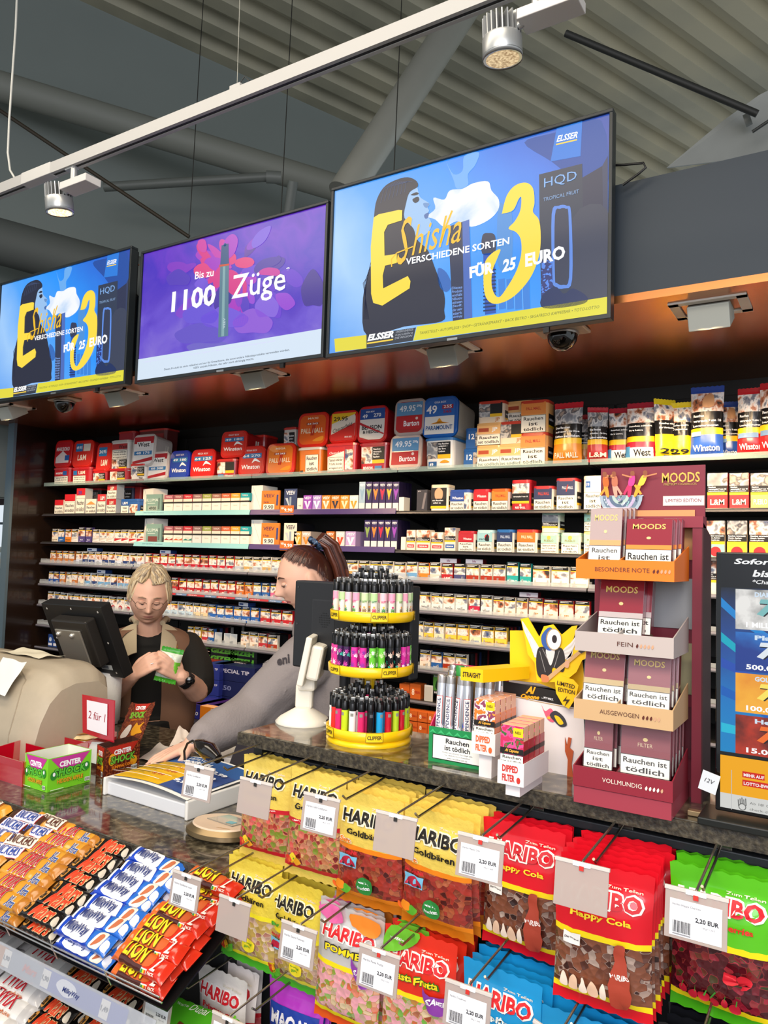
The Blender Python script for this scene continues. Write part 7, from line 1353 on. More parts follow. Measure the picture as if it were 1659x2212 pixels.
# card terminal cradle with cable right of the tray
q = PZ(505, 1700, ZC); ctm = empty('card_terminal', (q.x + .0, q.y + .03, ZC), rz=.5, label='black card terminal in a cradle behind the price tag and gold bags', cat='card terminal')
m = MB(); m.prism([(-.03, 0, 0), (-.03, .14, 0), (-.03, .14, .09), (-.03, .02, .035)], (.075, 0, 0), P('1c1a1b', .25, coat=.4)); part(m, 'cradle', ctm)
m = MB(); m.prism([(-.036, 0, .042), (-.036, .12, .098), (-.036, .12, .112), (-.036, -.004, .055)], (.085, 0, 0), P('2c2a2c', .3)); part(m, 'handset', ctm)
m = MB(); m.tube([(-.02, -.01, .03), (-.01, -.05, .015), (.03, -.06, .01), (.04, -.02, .03), (.02, .0, .05)], .0018, P('0a0a0a'), 6); part(m, 'cable', ctm)
# price pen/scanner
pts = [PY(x, y, 1.5) for x, y in ((399, 1642), (398, 1622), (405, 1606), (416, 1600), (424, 1606))]
sn = empty('hand_scanner', PY(445, 1625, 1.47), label='dark glossy hand scanner with a bent cable lying behind the price list', cat='scanner')
m = MB(); m.T = MX.Translation(-sn.location); m.tube([PY(424, 1603, 1.49), PY(434, 1612, 1.48), PY(455, 1625, 1.47), PY(472, 1640, 1.46)], [.008, .02, .024, .012], P('1a1412', .15, coat=.6), 14); part(m, 'body', sn)
m = MB(); m.T = MX.Translation(-sn.location); m.tube(pts, .0032, P('141210', .3), 8); part(m, 'cable', sn)
pz = lambda *a: PZ(*a)
paper('paper_sheet', [pz(300, 1642, ZC), pz(355, 1655, ZC), pz(385, 1622, ZC), pz(345, 1608, ZC)], 'cream paper sheet under the hand, left of the price list', 'e6dcd0', seed=2)
paper('paper_sheet', [pz(365, 1615, ZC + .01), pz(405, 1615, ZC + .012), pz(420, 1590, ZC + .03), pz(388, 1578, ZC + .04)], 'upright crumpled cream paper behind the hand', 'ecdccc', seed=3, lift=.008)
paper('paper_sheet', [pz(430, 1640, ZC), pz(520, 1650, ZC), pz(560, 1612, ZC), pz(480, 1610, ZC)], 'white paper sheet behind the hand scanner', 'ece4da', seed=4)
m = MB(); a, b = pz(508, 1621, ZC + .008), pz(530, 1619, ZC + .008); m.tube([a, b], .006, P('2f8a3a', .3), 10); m.tube([b, lerp(b, a, -.2)], [.006, .002], P('2f8a3a', .3), 10); tag(m.build('green_pen'), 'short green pen on the papers before the sleeve', 'pen')
q = pz(520, 1668, ZC); m = MB(); m.box(-.06, .0, 0, .04, 0, .035, P('e6e0dc', .4), .002); m.box(0, .03, 0, .04, 0, .035, P('c8182c', .4), .002); tag(m.build('card_pack', None, (q.x, q.y, ZC + .001), .2), 'white and red small carton behind the first gold bag', 'carton')
q = pz(425, 1597, ZC); m = MB(); m.box(-.03, .03, 0, .03, 0, .02, P('8a94b8', .3), .004); m.box(-.02, .01, -.002, .0, .002, .016, P('c84c54', .3)); tag(m.build('gum_pack', None, (q.x, q.y + .1, ZC + .001), .3), 'blue and red small pack beside the grey sleeve', 'pack')
# oval beige scanner dish at the counter front
q = pz(462, 1812, ZC); sc_o = empty('counter_dish', (q.x, q.y + .03, ZC), rz=math.radians(12), label='bronze and beige oval change dish with clear window at the counter front', cat='change dish')
m = MB()
oval = lambda t, k=1: V(((.085 * math.cos(t) * (1 if math.cos(t) > 0 else 1.08)) * k, .066 * math.sin(t) * k, 0))
def ring(z0, k0, z1, k1, mt, n=40):
    A_ = [oval(2*PI*i/n, k0) + V((0, 0, z0)) for i in range(n)]; B2 = [oval(2*PI*i/n, k1) + V((0, 0, z1)) for i in range(n)]; m.add(A_ + B2, [(i, (i+1) % n, n + (i+1) % n, n + i) for i in range(n)], mt, True)
BZ = P('8a7656', .3, metal=.7)
ring(0, .8, .008, 1, BZ); ring(.008, 1, .018, .99, BZ); ring(.018, .99, .027, .82, BZ); part(m, 'base', sc_o)
m = MB(); CRM = P('d9bfa4', .35, coat=.2); ring(.0265, .83, .030, .80, CRM); m.poly([oval(2*PI*i/40, .80) + V((0, 0, .030)) for i in range(40)], CRM); S = Surf(m, lambda u, v: V((u, v, .0303)), n=V((0, 0, 1))); S.text('cashcontrol', .005, -.040, .005, 'b8842c', 1); part(m, 'top_plate', sc_o)
m = MB(); m.prism([(-.045, .0, .0305), (.035, -.022, .0305), (.058, .02, .0305), (-.01, .04, .0305)], (0, 0, .002), P('8a8478', .05, coat=1)); S = Surf(m, lambda u, v: V((u, v, .0327)), n=V((0, 0, 1))); S.poly([(.01, -.01), (.03, -.014), (.036, .0), (.016, .004)], '7ab0b8', 1); part(m, 'window', sc_o)
# ================= chocolate bar bins below the counter
def barmesh(L_, w, t, cols, art, endw=1.12, endL=.012, seed=0):
    rnd = random.Random(seed); ph = rnd.uniform(0, 6)
    def F(a, b):
        x = (a - .5) * L_; an = 2 * PI * b; e = min(a, 1 - a) * L_ / endL
        k = min(1, max(0, e - .25) * 1.1); k = k * (2 - k) if k < 1 else 1
        cw = lerp(endw, 1 + .03 * math.sin(a*40 + ph), k); ct = lerp(.05, 1 + .05 * math.sin(a*23 + ph), k)
        ca, sa = math.cos(an), math.sin(an); sg = lambda v: abs(v) ** .62 * (1 if v > 0 else -1)
        return V((x, sg(ca) * w/2 * cw, t/2 + sg(sa) * t/2 * ct))
    m = MB(); m.grid(F, 36, 16, None, True, lambda a, b: asmat(cols(a)))
    S = Surf(m, lambda u, v: F(min(.995, max(.005, u / L_ + .5)), .25 - v / (w * 2.3) if True else 0), seg=.007, eps=.0007); art(S, L_, w)
    return m
def T_(S, s, u, v, h, w, c, out=None, bold=.05, sh=.15, rot=0, l=3):
    if out: S.text(s, u, v - h*.06, h*1.12, out, l, bold*.4 + .045, sh, 'c', w*1.05, rot)
    S.text(s, u, v, h, c, l + 1.4, bold*.4, sh, 'c', w, rot)
def bart(kind):
    K = dict(
     mars=(.128, .034, .022, lambda a: '14100f' if .04 < a < .97 else '2a2420', lambda S, L, w: (T_(S, 'Mars', .008, -.010, .020, .07, 'd8401c', 'e8c08a', .05, .35), S.circ(-.045, 0, .008, 'c88a3c', 1), S.text('2x', -.045, -.004, .008, '1a1410', 3, .04, 0, 'c'), S.circ(.053, -.004, .006, 'c8bca8', 1))),
     twix=(.19, .036, .022, lambda a: 'd99a30' if a < .85 else 'b87422', lambda S, L, w: (T_(S, 'TWIX', -.02, -.008, .021, .075, 'c01c2c', 'f4ead8', .06, .2), T_(S, 'Xtra', .05, -.012, .014, .035, '28509c', 'f0e8d8', .04, .3))),
     snick=(.17, .036, .024, lambda a: '4a2a1c' if a < .9 else 'c88a30', lambda S, L, w: (S.rect(-.05, -.012, .045, .012, 'b8202c', 1), S.rect(-.048, -.0105, .043, .0105, 'eae4f0', 2), T_(S, 'SNICKERS', -.002, -.006, .012, .08, '28489c', None, .04, .1))),
     snickw=(.17, .036, .024, lambda a: 'e09a2c' if (a < .2 or a > .8) else 'a8621c', lambda S, L, w: (S.rect(-.05, -.012, .045, .012, '8a3c1c', 1), S.rect(-.048, -.0105, .043, .0105, 'f0e4d0', 2), T_(S, 'SNICKERS', -.002, -.006, .012, .08, '5a2a1c', None, .04, .1))),
     milky=(.165, .038, .026, lambda a: '1c44b8' if a < .66 else '2a6cc8', lambda S, L, w: (S.blob([(-.055, -.008), (-.04, .012), (0, .014), (.02, .008), (.024, -.01), (-.02, -.014)], 'eef0f6', 1), T_(S, 'MilkyWay', -.018, -.006, .012, .065, '1c2c6c', None, .05, .2), S.blob([(.035, -.012), (.05, .012), (.068, .008), (.06, -.012)], 'f0e0d0', 1), S.blob([(.042, -.01), (.052, .006), (.062, .002)], 'b8643c', 2), S.rect(-.074, -.01, -.064, .01, 'dfe6f4', 1), S.circ(.074, -.004, .006, 'e0e6f0', 1))),
     lion=(.155, .038, .026, lambda a: 'd8641c' if a < .18 else ('4a1c14' if a < .62 else 'd02c14'), lambda S, L, w: (S.blob([(-.055, .0), (-.045, .015), (.02, .016), (.035, .0), (.01, -.006), (-.03, -.004)], 'c8581c', .6), T_(S, 'LION', -.018, -.004, .018, .062, 'f4d81c', '6a2c10', .06, -.1), T_(S, '2', .048, -.006, .016, .014, 'f6e8d8', None, .05, .2), S.text('PACK', .048, -.013, .005, 'f6e8d8', 3, .03, 0, 'c', .018), S.rect(.018, -.016, .034, -.007, 'e8e8e0', 2), S.rect(.019, -.015, .024, -.009, '2c8a3c', 3), S.rect(.024, -.015, .028, -.009, 'e8c81c', 3), S.rect(.028, -.015, .033, -.009, 'd84c1c', 3))),
     white=(.15, .04, .022, lambda a: 'e4e0da' if a < .8 else 'c8c4c0', lambda S, L, w: (T_(S, 'TWIX', -.01, -.004, .018, .07, 'b8202c', 'f8f4ec', .06, .2), T_(S, 'white', .01, -.015, .008, .04, 'c8784c', None, .03))),
     dubai=(.15, .07, .018, lambda a: '6cc81c' if a < .92 else '8ad82c', lambda S, L, w: (S.rect(-.06, -.03, .06, .03, '4cac1c', 1), T_(S, 'Dubai', .02, .008, .014, .045, 'eaf4d8', None, .02, .3), S.text('THE TASTE OF', -.022, .010, .004, 'eaf4d8', 3, .02, 0, 'c', .03), S.circ(-.05, .022, .007, '5a2c1c', 2), S.poly([(-.01, -.02), (.035, -.02), (.04, -.004), (-.005, -.002)], '6a3418', 2), S.poly([(-.008, -.015), (.036, -.014), (.037, -.010), (-.006, -.010)], 'a8c83c', 3))))
    return K[kind]
BARS = {}
NM = dict(mars='black chocolate bar with red script', twix='golden wafer bar with red letters', snick='brown peanut bar with a white and blue name', snickw='golden peanut bar with a white name', milky='blue milk bar', lion='orange and red crispy bar with yellow letters', white='white wrapped wafer bar', dubai='bright green pistachio chocolate')
for k in NM:
    L_, w, t, c, a = bart(k); P_c = {}
    mt = lambda a_, c=c: P(c(a_), .22, coat=.5)
    o = barmesh(L_, w, t, mt, a, seed=len(k)).build('chocolate_bar'); o['category'] = 'chocolate bar'; BARS[k] = Proto(o)
def binrow(x0, x1, yf, zf, kind, label, n=7, layers=2, sp=.034, tilt=.47, grp=None, x_off=0, skip=0):
    for ly in range(layers):
        for i in range(n - ly):
            if (ly, i) == (1, skip) and skip: continue
            s = .022 + i * sp + ly * sp * .45; h = .008 + ly * .024
            y = yf + s * math.cos(tilt) - h * math.sin(tilt); z = zf + s * math.sin(tilt) + h * math.cos(tilt)
            o = BARS[kind].put(((x0 + x1)/2 + x_off + random.uniform(-.006, .006) * (2 if ly else 1), y, z), 0, NM[kind] + ', %s layer, %s' % (['lower', 'upper'][ly], label), grp or 'bars in the ' + label)
            o.rotation_euler = (tilt + random.uniform(-.12, .12), random.uniform(-.05, .05), random.uniform(-.07, .07)); f = (x1 - x0) / bart(kind)[0]; o.scale = (min(1.06, f * .97), 1, 1)
def bin_(x0, x1, yf, zf, label):
    o = empty('snack_bin', (x0, yf, zf), label=label, cat='snack bin'); W_ = x1 - x0; t_ = .47; m = MB()
    m.T = MX.Rotation(t_, 4, 'X'); BM = P('1c1d1e', .35, metal=.5); m.box(0, W_, 0, .27, -.004, 0, BM); part(m, 'floor', o)
    m = MB(); m.T = MX.Rotation(t_, 4, 'X'); m.tube([(0, -.002, .022), (W_, -.002, .022)], .0018, P('c8c8c8', .2, metal=.9), 8); m.tube([(0, -.002, .036), (W_, -.002, .036)], .0018, P('c8c8c8', .2, metal=.9), 8)
    for k in range(int(W_ / .16) + 1): m.tube([(k*.16, -.002, 0), (k*.16, -.002, .036)], .0018, P('c8c8c8', .2, metal=.9), 8)
    part(m, 'wire_guard', o)
    return o, W_
cols = [PY(px, py, 1.0).x for px, py in ((-150, 1870), (-40, 1915), (61, 1965), (138, 2010), (256, 2066), (376, 2128))]
cols = [cols[1] - .17 * 2, cols[1] - .17] + cols[1:]
YF, ZF = .985, .842
b1, W1 = bin_(cols[0], cols[-1], YF, ZF, 'upper sloping bin of chocolate bars below the granite edge')
m = MB(); m.T = MX.Rotation(-.3, 4, 'X'); m.box(0, W1, -.02, -.018, -.055, -.012, P('b8bcc4', .15, alpha=.55, coat=.5)); 
S = front(m, 0, -.0184, -.055)
for c, (i, j) in zip(('c88a3c', '9aa0aa', '5a6ab8'), ((2, 3), (3, 4), (4, 5))): S.rect(cols[i] - cols[0], .004, cols[j] - cols[0] + (.08 if c == '5a6ab8' else 0), .038, P(c, .3), 1)
xx = lambda px, py: PY(px, py, .96).x - cols[0]
for px, py, s in ((22, 2000, '1,90'), (106, 2040, '1,90'), (233, 2100, '1,49')):
    u = xx(px, py); S.rect(u - .012, .006, u + .012, .036, 'eceae4', 3); S.text(s, u, .016, .010, '1a1a1a', 5, .04, 0, 'c', .02)
T_(S, 'Mars', xx(72, 2022), .014, .014, .045, 'd8603c', None, .05, .3); S.blob([(xx(150, 2060) - .03 + a, .02 + b) for a, b in ((0, 0), (.015, .014), (.05, .012), (.06, -.002), (.03, -.012))], 'eceef6', 3); T_(S, 'MilkyWay', xx(162, 2064), .013, .011, .05, '1c2c6c', None, .05, .2, 0, 5); part(m, 'price_strip', b1)
names = ['peanut column', 'brown peanut column', 'golden wafer column', 'black column', 'blue column', 'orange column']
kinds = ['snickw', 'snick', 'twix', 'mars', 'milky', 'lion']
for i, k in enumerate(kinds): binrow(cols[i] + .002, cols[i+1] - .002, YF, ZF, k, names[i] + ', upper bin', n=8, layers=2, sp=.031, skip=5 if k == 'lion' else 0)
for i in range(4): o = BARS['snickw' if i % 2 else 'snick'].put((cols[2] - .03 + .012*i, YF + .10 + i*.03, ZF + .085 + i*.016), .1, ['golden', 'brown', 'upper golden', 'topmost brown'][i] + ' peanut bar lying loose beside the golden wafer column', 'loose peanut bars'); o.rotation_euler = (.5, 0, .25 - .1*i)
Y2, Z2 = .90, .625
b2, W2 = bin_(cols[0], cols[-1] + .02, Y2, Z2, 'lower sloping bin with white, black and green wrapped bars')
m = MB(); m.T = MX.Rotation(-.3, 4, 'X'); m.box(0, W2, -.02, -.018, -.055, -.012, P('b8bcc4', .15, alpha=.55, coat=.5)); S = front(m, 0, -.0204, -.055); u = PY(25, 2195, .88).x - cols[0]; T_(S, 'Mars', u, .016, .014, .045, 'd8603c', None, .05, .3); part(m, 'price_strip', b2)
c2 = [PY(px, 2120, .98).x for px in (-90, 68, 235, 400)]
binrow(c2[0] - .05, c2[0] + .1, Y2, Z2, 'white', 'white column, lower bin', n=7, sp=.034); binrow(c2[0] + .105, c2[1] + .01, Y2, Z2, 'white', 'second white column, lower bin', n=7, sp=.034)
binrow(c2[1] + .013, (c2[1] + c2[2])/2, Y2, Z2, 'mars', 'left black column, lower bin', n=7, sp=.034); binrow((c2[1] + c2[2])/2 + .006, c2[2] - .0, Y2, Z2, 'mars', 'right black column, lower bin', n=7, sp=.034)
for i in range(4):
    for j in range(2):
        o = BARS['dubai'].put((c2[2] + .085 + j*.16, Y2 + .035 + i*.055, Z2 + .03 + i*.028), .06, '%s, lower bin, %s pile, %s from the front' % (NM['dubai'], ['left', 'right'][j], ['first', 'second', 'third', 'last'][i]), 'green pistachio chocolates'); o.rotation_euler = (.5 + random.uniform(-.1, .1), random.uniform(-.06, .06), random.uniform(-.15, .15))
# shelf carcass below
m = MB(); m.box(cols[0] - .02, -1.10, 1.06, 1.28, .0, .60, P('202224', .5), .003); m.box(cols[0] - .02, -1.10, 1.2, 1.28, .6, .94, P('202224', .5), .003); tag(m.build('bin_rack'), 'dark rack body carrying the sloping sweets bins', 'rack')
# ================= sweets bags on hooks
def win(name, stops, sc_=105): return ramp_mat(name, [(.12 + .1*i, c) for i, (p, c) in enumerate(stops)], scale=sc_, rough=.12, coat=.9, rnd=5, interp='LINEAR', kind='voronoi', stretch=(1, .5, 1), bump=.5)
WM = dict(gold=win('gummies_mixed', [(.2, '6c1418'), (.38, 'b03a30'), (.45, 'd8a86a'), (.5, '8a2a2c'), (.56, 'c0906a'), (.62, 'd8484c'), (.7, '7c8a2c')]), saft=win('gummies_juice', [(.25, '4a1414'), (.42, '8a2c20'), (.48, 'b8603a'), (.55, '5c1a1c'), (.64, 'a83428')]),
 sour=win('gummies_sour', [(.25, 'a8806c'), (.42, 'd0b4a0'), (.5, 'a86a5c'), (.57, 'e0ccb4'), (.66, 'b89a50')]), cola=win('gummies_cola', [(.25, '2c1410'), (.42, '5c3024'), (.5, 'b09a8c'), (.54, '48241c'), (.64, '7a4630')]), cherry=win('gummies_cherry', [(.25, '2c0a10'), (.42, '7c1820'), (.5, '2c3c1c'), (.56, 'a8283a'), (.66, '4a1018')]),
 mix=win('gummies_sticks', [(.25, 'a85030'), (.42, 'e0c8a0'), (.5, 'd8503c'), (.56, '6cae3c'), (.66, 'e8a0a8')]), pale=win('gummies_pale', [(.25, 'e0a0a0'), (.45, 'f0e0d8'), (.6, 'd05058')]))
GO = P('f6d660', .25, metal=.12, coat=.5, bump=.3, bscale=110)
def HB(c, out, sub, sc2, so=None, t='HARIBO', ty=.735):
    r = []
    for b, cc in ((.09, out), (.035, c)): r.append(('t', t, .5, ty - (.012 if b > .05 else 0), .105 + (.024 if b > .05 else 0), cc, .80 + (.05 if b > .05 else 0), 'c', b))
    if so: r.append(('t', sub, .5, .628, .07, so, .66, 'c', .07))
    return r + [('t', sub, .5, .635, .055, sc2, .62, 'c', .03), ('t', 'Zum Teilen', .72, .865, .026, 'f4e8d0' if c != 'f4f0e8' else 'f4e8d0', .36, 'c', .02)]
def fruit(x, y, cs): return [('c', x + dx*.07, y + dy*.03, .055, cs[i % len(cs)], .034) for i, (dx, dy) in enumerate(((0, 0), (1, -.3), (-1, -.2), (.3, .8), (1.7, .2)))]
GEW = [('t', 'GEWINNE', .24, .475, .028, 'd0242c', .28, 'c', .05), ('r', .1, .36, .38, .46, '7ac0e0'), ('b', [(.12, .38), (.16, .42), (.22, .445), (.31, .43), (.37, .40), (.36, .375), (.14, .37)], 'b8203c'), ('c', .18, .378, .02, '1a1a1e', .013), ('c', .31, .378, .02, '1a1a1e', .013)]
BK_ = {  # foil, band, seal, window, art
 'gold': (GO, 'c8202c', GO, 'gold', HB('16120c', 'f4ead0', 'Goldbären', '1c160c') + fruit(.2, .17, ['e8a01c', '5cae2c', 'e0402c', 'f0d02c']) + [('t', 'Haribo macht Kinder froh', .5, .53, .014, 'f4e8e0', .6)]),
 'saft': (GO, 'f0881c', P('e8861c', .25, metal=.3, bump=.2), 'saft', HB('16120c', 'f4ead0', 'Goldbären', '1c160c') + [('t', 'Saft', .17, .555, .05, 'f8ecd8', .2, 'c', .08), ('t', 'Saft', .17, .558, .042, 'e0781c', .18, 'c', .04), ('c', .5, .22, .13, '2c8a3c', .075), ('t', 'Mit 25%', .5, .235, .022, 'ffffff', .16), ('t', 'Fruchtsaft', .5, .195, .02, 'ffffff', .18)] + GEW + fruit(.15, .18, ['f08a1c', '5cae2c', 'e8601c'])),
 'sour': (P('f6dc4c', .25, metal=.12, coat=.5, bump=.3, bscale=110), 'f0e02c', P('4cb02c', .3), 'sour', HB('16120c', 'f8f0c8', 'Goldbären', '1c160c') + [('t', 'Sauer', .16, .555, .045, '3c9a2c', .22, 'c', .06), ('c', .6, .24, .12, 'f0d82c', .065), ('t', 'fruchtig', .6, .25, .02, '5c9a1c', .16), ('t', 'sauer', .6, .215, .02, '5c9a1c', .12)] + GEW + fruit(.2, .17, ['e8a01c', '5cae2c', 'e0402c'])),
 'cola': (P('dc1626', .2, coat=.6), 'f4d81c', P('d41624', .25), 'cola', HB('c81c28', 'f6f0e6', 'Happy Cola', 'f4d82c') + [('r', .12, .44, .3, .52, 'f0ece4'), ('t', 'Das Original', .21, .47, .016, '3a2a20', .15)] + [('b', [(.1 + k*.1, .14), (.11 + k*.1, .2), (.14 + k*.1, .235), (.17 + k*.1, .2), (.18 + k*.1, .14)], ['f0dcc8', 'e8c0a0'][k % 2]) for k in range(5)] + [('b', [(.63, .12), (.61, .3), (.66, .44), (.67, .52), (.74, .52), (.75, .44), (.81, .3), (.79, .12)], 'a8402c'), ('t', 'HARIBO', .71, .3, .035, 'f4e0d8', .2, 'c', .03)]),
 'cherry': (P('58bc1c', .2, coat=.6), 'f4d81c', P('4cae1c', .25), 'cherry', HB('d01c28', 'f6f0e6', 'Happy Cherries', 'd8281c') + [('c', .15 + .1*k, .17 - .01*(k % 2), .045, 'c01c30', .03) for k in range(6)] + [('l', [(.15 + .1*k, .19), (.17 + .1*k, .23)], .008, '3c8a2c') for k in range(6)] + [('c', .62, .36, .06, 'd01c2c', .04), ('c', .72, .35, .06, 'd01c2c', .04)]),
 'pommes': (P('e4e0dc', .2, metal=.35, coat=.4, bump=.2), 'f4dc1c', P('e8501c', .3), 'mix', HB('d81c24', 'f8f4ee', 'POMMES', 'f4dc1c', '1c1c28') + [('b', [(.62, .66), (.7, .58), (.98, .6), (.96, .5), (.8, .42), (.66, .5)], '8a3ca0'), ('t', 'SAUER', .8, .52, .045, 'f4f0f4', .26, 'c', .04), ('b', [(0, .95), (.3, 1), (.4, .88), (.2, .84)], 'e86aa8'), ('b', [(.5, .98), (.95, .98), (.9, .84), (.6, .86)], 'f08a2c')]),
 'pasta': (P('e0301c', .2, coat=.6), 'f4dc1c', P('f0c81c', .3), 'mix', HB('d81c24', 'f8f0e4', 'Pasta Frutta', 'f4dc1c', '2c6c1c') + [('b', [(0, .8), (.1, 1), (.5, 1), (.35, .86)], '6cbc2c'), ('t', 'veggie', .2, .9, .03, 'f4f4e8', .2), ('b', [(.6, .66), (.7, .58), (.97, .6), (.95, .5), (.8, .44), (.66, .5)], '8a3ca0'), ('t', 'SAUER', .8, .525, .04, 'f4f0f4', .24, 'c', .04)]),
 'tropi': (P('1c96d4', .2, coat=.6), 'e83c9c', P('1c86c4', .25), 'sour', HB('d81c24', 'f8f4ee', 'Tropifrutti', 'f4f4e8') + [('b', [(.5, .5), (.6, .62), (.98, .7), (.98, .3), (.7, .35)], '4cae3c')]),
 'prima': (P('e9e1dc', .22, coat=.5, bump=.2), 'c81c2c', P('e0d8d4', .3), 'pale', HB('d81c28', 'f8f4f0', 'Primavera', 'd81c28') + [('t', 'Erdbeeren', .55, .575, .03, 'c8303c', .36), ('c', .16, .45, .12, 'c81c2c', .07), ('t', 'Das', .16, .45, .025, 'ffffff', .1), ('t', 'Original', .16, .42, .022, 'ffffff', .18)]),
 'maoam': (P('b838c0', .2, coat=.5), 'b838c0', P('b838c0', .25), None, [('r', .05, .56, .95, .78, '1c3c9c'), ('t', 'MAOAM', .5, .60, .13, 'f4f0f4', .8, 'c', .06), ('t', 'KRACHER', .5, .38, .12, '2ca0d8', .8, 'c', .06)]),
 'black': (P('17181c', .15, coat=.8), '17181c', P('17181c', .2), None, [('t', 'LAKRITZ', .5, .6, .1, 'c8b060', .7, 'c', .04)]),
}
BN = dict(gold='gold sweets bag with a red band', saft='gold sweets bag with an orange band', sour='gold and green sweets bag', cola='red cola sweets bag', cherry='green cherry sweets bag', pommes='silvery sour sweets bag', pasta='red and yellow fruit sweets bag', tropi='blue fruit sweets bag', prima='white and red sweets bag', maoam='purple sweets bag', black='glossy black sweets bag')
BP = {}
for i, (k, (foil, band, seal, wn, art)) in enumerate(BK_.items()):
    wm = WM[wn] if wn else foil
    reg = [(.075, seal), (.12, P(band, .3) if isinstance(band, str) else band), (.515 if wn else .5, wm), (.555, P(band, .3) if isinstance(band, str) else band), (1, foil)]
    o = softbag('sweets_bag', .137, .215, .027, reg, art, seal=.013, seed=i + 20, crink=.0019, topseal=.03, nu=14, nv=24); o['category'] = 'bag of sweets'; BP[k] = Proto(o)
hookm, zb_hook = P('8a8478', .25, metal=.9), None
TG, LBm = P('b8a8a0', .3, alpha=.82, coat=.3), P('e9e9ec', .5)
def hang(px, py, kind, yf, tagk, pos, row, tilt=0):
    n = max(3, int((1.247 - yf) / .0155))
    p = PY(px, py, 1.248); x, z = p.x, p.z
    o = empty('display_hook', (x, 1.248, z), label='wire hook of the %s, %s' % (BN[kind], pos), cat='display hook', group='wire hooks on the perforated panel')
    m = MB(); m.tube([(-.004, .0, .004), (-.004, -.05, -.003), (-.004, -.15, -.008), (-.004, -.16, .0)], .0021, hookm, 8); m.tube([(.006, 0, .012), (.004, -.03, .03), (0, -.06, .026), (0, -.222, .018), (0, -.225, .012)], .0018, hookm, 8); m.box(-.012, .012, -.003, 0, -.01, .016, hookm, .001); part(m, 'wire', o)
    if tagk:
        m = MB(); T0 = MX.Translation((0, -.226, .016)) @ MX.Rotation(tilt, 4, 'Y') @ MX.Rotation(math.radians(-8), 4, 'X'); m.T = T0
        m.box(-.036, .036, -.0012, .0006, -.058, .0, TG, .0004); m.box(-.037, .037, -.002, .002, -.003, .002, P('cfc6be', .2, coat=.5), .0006); m.box(-.012, .012, -.0026, -.002, -.004, .002, P('f4f2ee', .2), .0003); m.box(-.003, .003, -.003, -.0021, -.009, -.003, P('c8342c' if kind in ('cola', 'cherry', 'tropi', 'pasta') else '2c2a28', .3))
        part(m, 'tag_plate', o)
        if tagk == 'P':
            m = MB(); m.T = T0; S = front(m, -.036, -.0014, -.058, eps=.0003)
            S.rect(.006, .004, .066, .046, LBm, 1); S.text('Haribo ' + dict(gold='Goldbären', saft='Saft Goldbären', sour='Goldbären sauer', cola='Happy Cola', cherry='Happy Cherries', pommes='Saure Pommes', pasta='Pasta Frutta', tropi='Tropifrutti', prima='Primavera', maoam='Maoam Kracher').get(kind, ''), .009, .038, .0032, '5a5a60', 2, 0); S.text('2,20 EUR', .036, .0235, .0062, '1c1c22', 2, .03); S.text('100 g = 1,26 €', .044, .0185, .0024, '5a5a60', 2)
            for k in range(15): S.rect(.010 + k*.0014, .008, .010 + k*.0014 + (.0009 if k % 3 else .0005), .0215, '2a2a2e', 2)
            S.rect(.010, .0055, .031, .007, '8a8a8e', 2); part(m, 'price_label', o)
    for k in range(n):
        y = yf + k * (1.236 - yf) / (n - 1)
        q = BP[kind].put((x + .008 + random.uniform(-.004, .004), y, z - .206 + random.uniform(-.004, .003)), random.uniform(-.05, .05), '%s, %s' % (BN[kind], ('front one, ' if k == 0 else 'behind the front one, ') + pos), '%ss on %s' % (BN[kind], pos))
        q.rotation_euler = (random.uniform(-.04, .05), random.uniform(-.03, .03), random.uniform(-.06, .06)); q.scale = (random.uniform(.98, 1.02), 1, random.uniform(.91, .94))
OR = ['first', 'second', 'third', 'fourth', 'fifth', 'sixth', 'seventh']
for i, (px, py, k, t) in enumerate([(604, 1621, 'gold', 'P'), (719, 1647, 'gold', 'B'), (850, 1674, 'saft', 'P'), (997, 1706, 'saft', 'B'), (1161, 1744, 'cola', 'P'), (1352, 1787, 'cola', 'B'), (1563, 1834, 'cherry', 'P')]): hang(px, py, k, [1.205, 1.185, 1.165, 1.155, 1.17, 1.10, 1.18][i], t, '%s hook, top row' % OR[i], 0)
for i, (px, py, k, t, tl) in enumerate([(580, 1827, 'sour', 'P', 0), (678, 1872, 'sour', 'B', 0), (807, 1917, 'pommes', 'P', 0), (966, 1957, 'pasta', 'P', 0), (1138, 2018, 'tropi', 'P', 0), (1309, 2103, 'tropi', 'B', .3), (1557, 2146, 'black', None, 0)]): hang(px, py, k, [1.185, 1.195, 1.15, 1.14, 1.135, 1.135, 1.12][i], t, '%s hook, second row' % OR[i], 1, tl)
for i, (px, py, k, t) in enumerate([(525, 2056, 'prima', 'P'), (666, 2094, 'maoam', 'P')]): hang(px, py, k, [1.185, 1.195][i], t, '%s hook, third row' % OR[i], 2)
# ================= people
from mathutils.bvhtree import BVHTree
def fuse(mb, voxel, name, parent, mats, matfn=None, smooth=3, bulge=None):
    o = mb.build('tmp'); r = o.modifiers.new('r', 'REMESH'); r.mode = 'VOXEL'; r.voxel_size = voxel; r.use_smooth_shade = True
    s = o.modifiers.new('s', 'SMOOTH'); s.factor = .5; s.iterations = smooth
    dg = bpy.context.evaluated_depsgraph_get(); dg.update(); me = bpy.data.meshes.new_from_object(o.evaluated_get(dg)); bpy.data.objects.remove(o)
    me.materials.clear()
    for mt in mats: me.materials.append(asmat(mt))
    me.name = name
    if bulge:
        for v in me.vertices: v.co = bulge(v.co.copy(), v.normal.copy())
    for p in me.polygons: p.use_smooth = True; p.material_index = matfn(p.center) if matfn else 0
    ob = bpy.data.objects.new(name, me); COL.objects.link(ob)
    if parent: ob.parent = parent; KIDS.setdefault(parent.name, []).append(ob)
    return ob
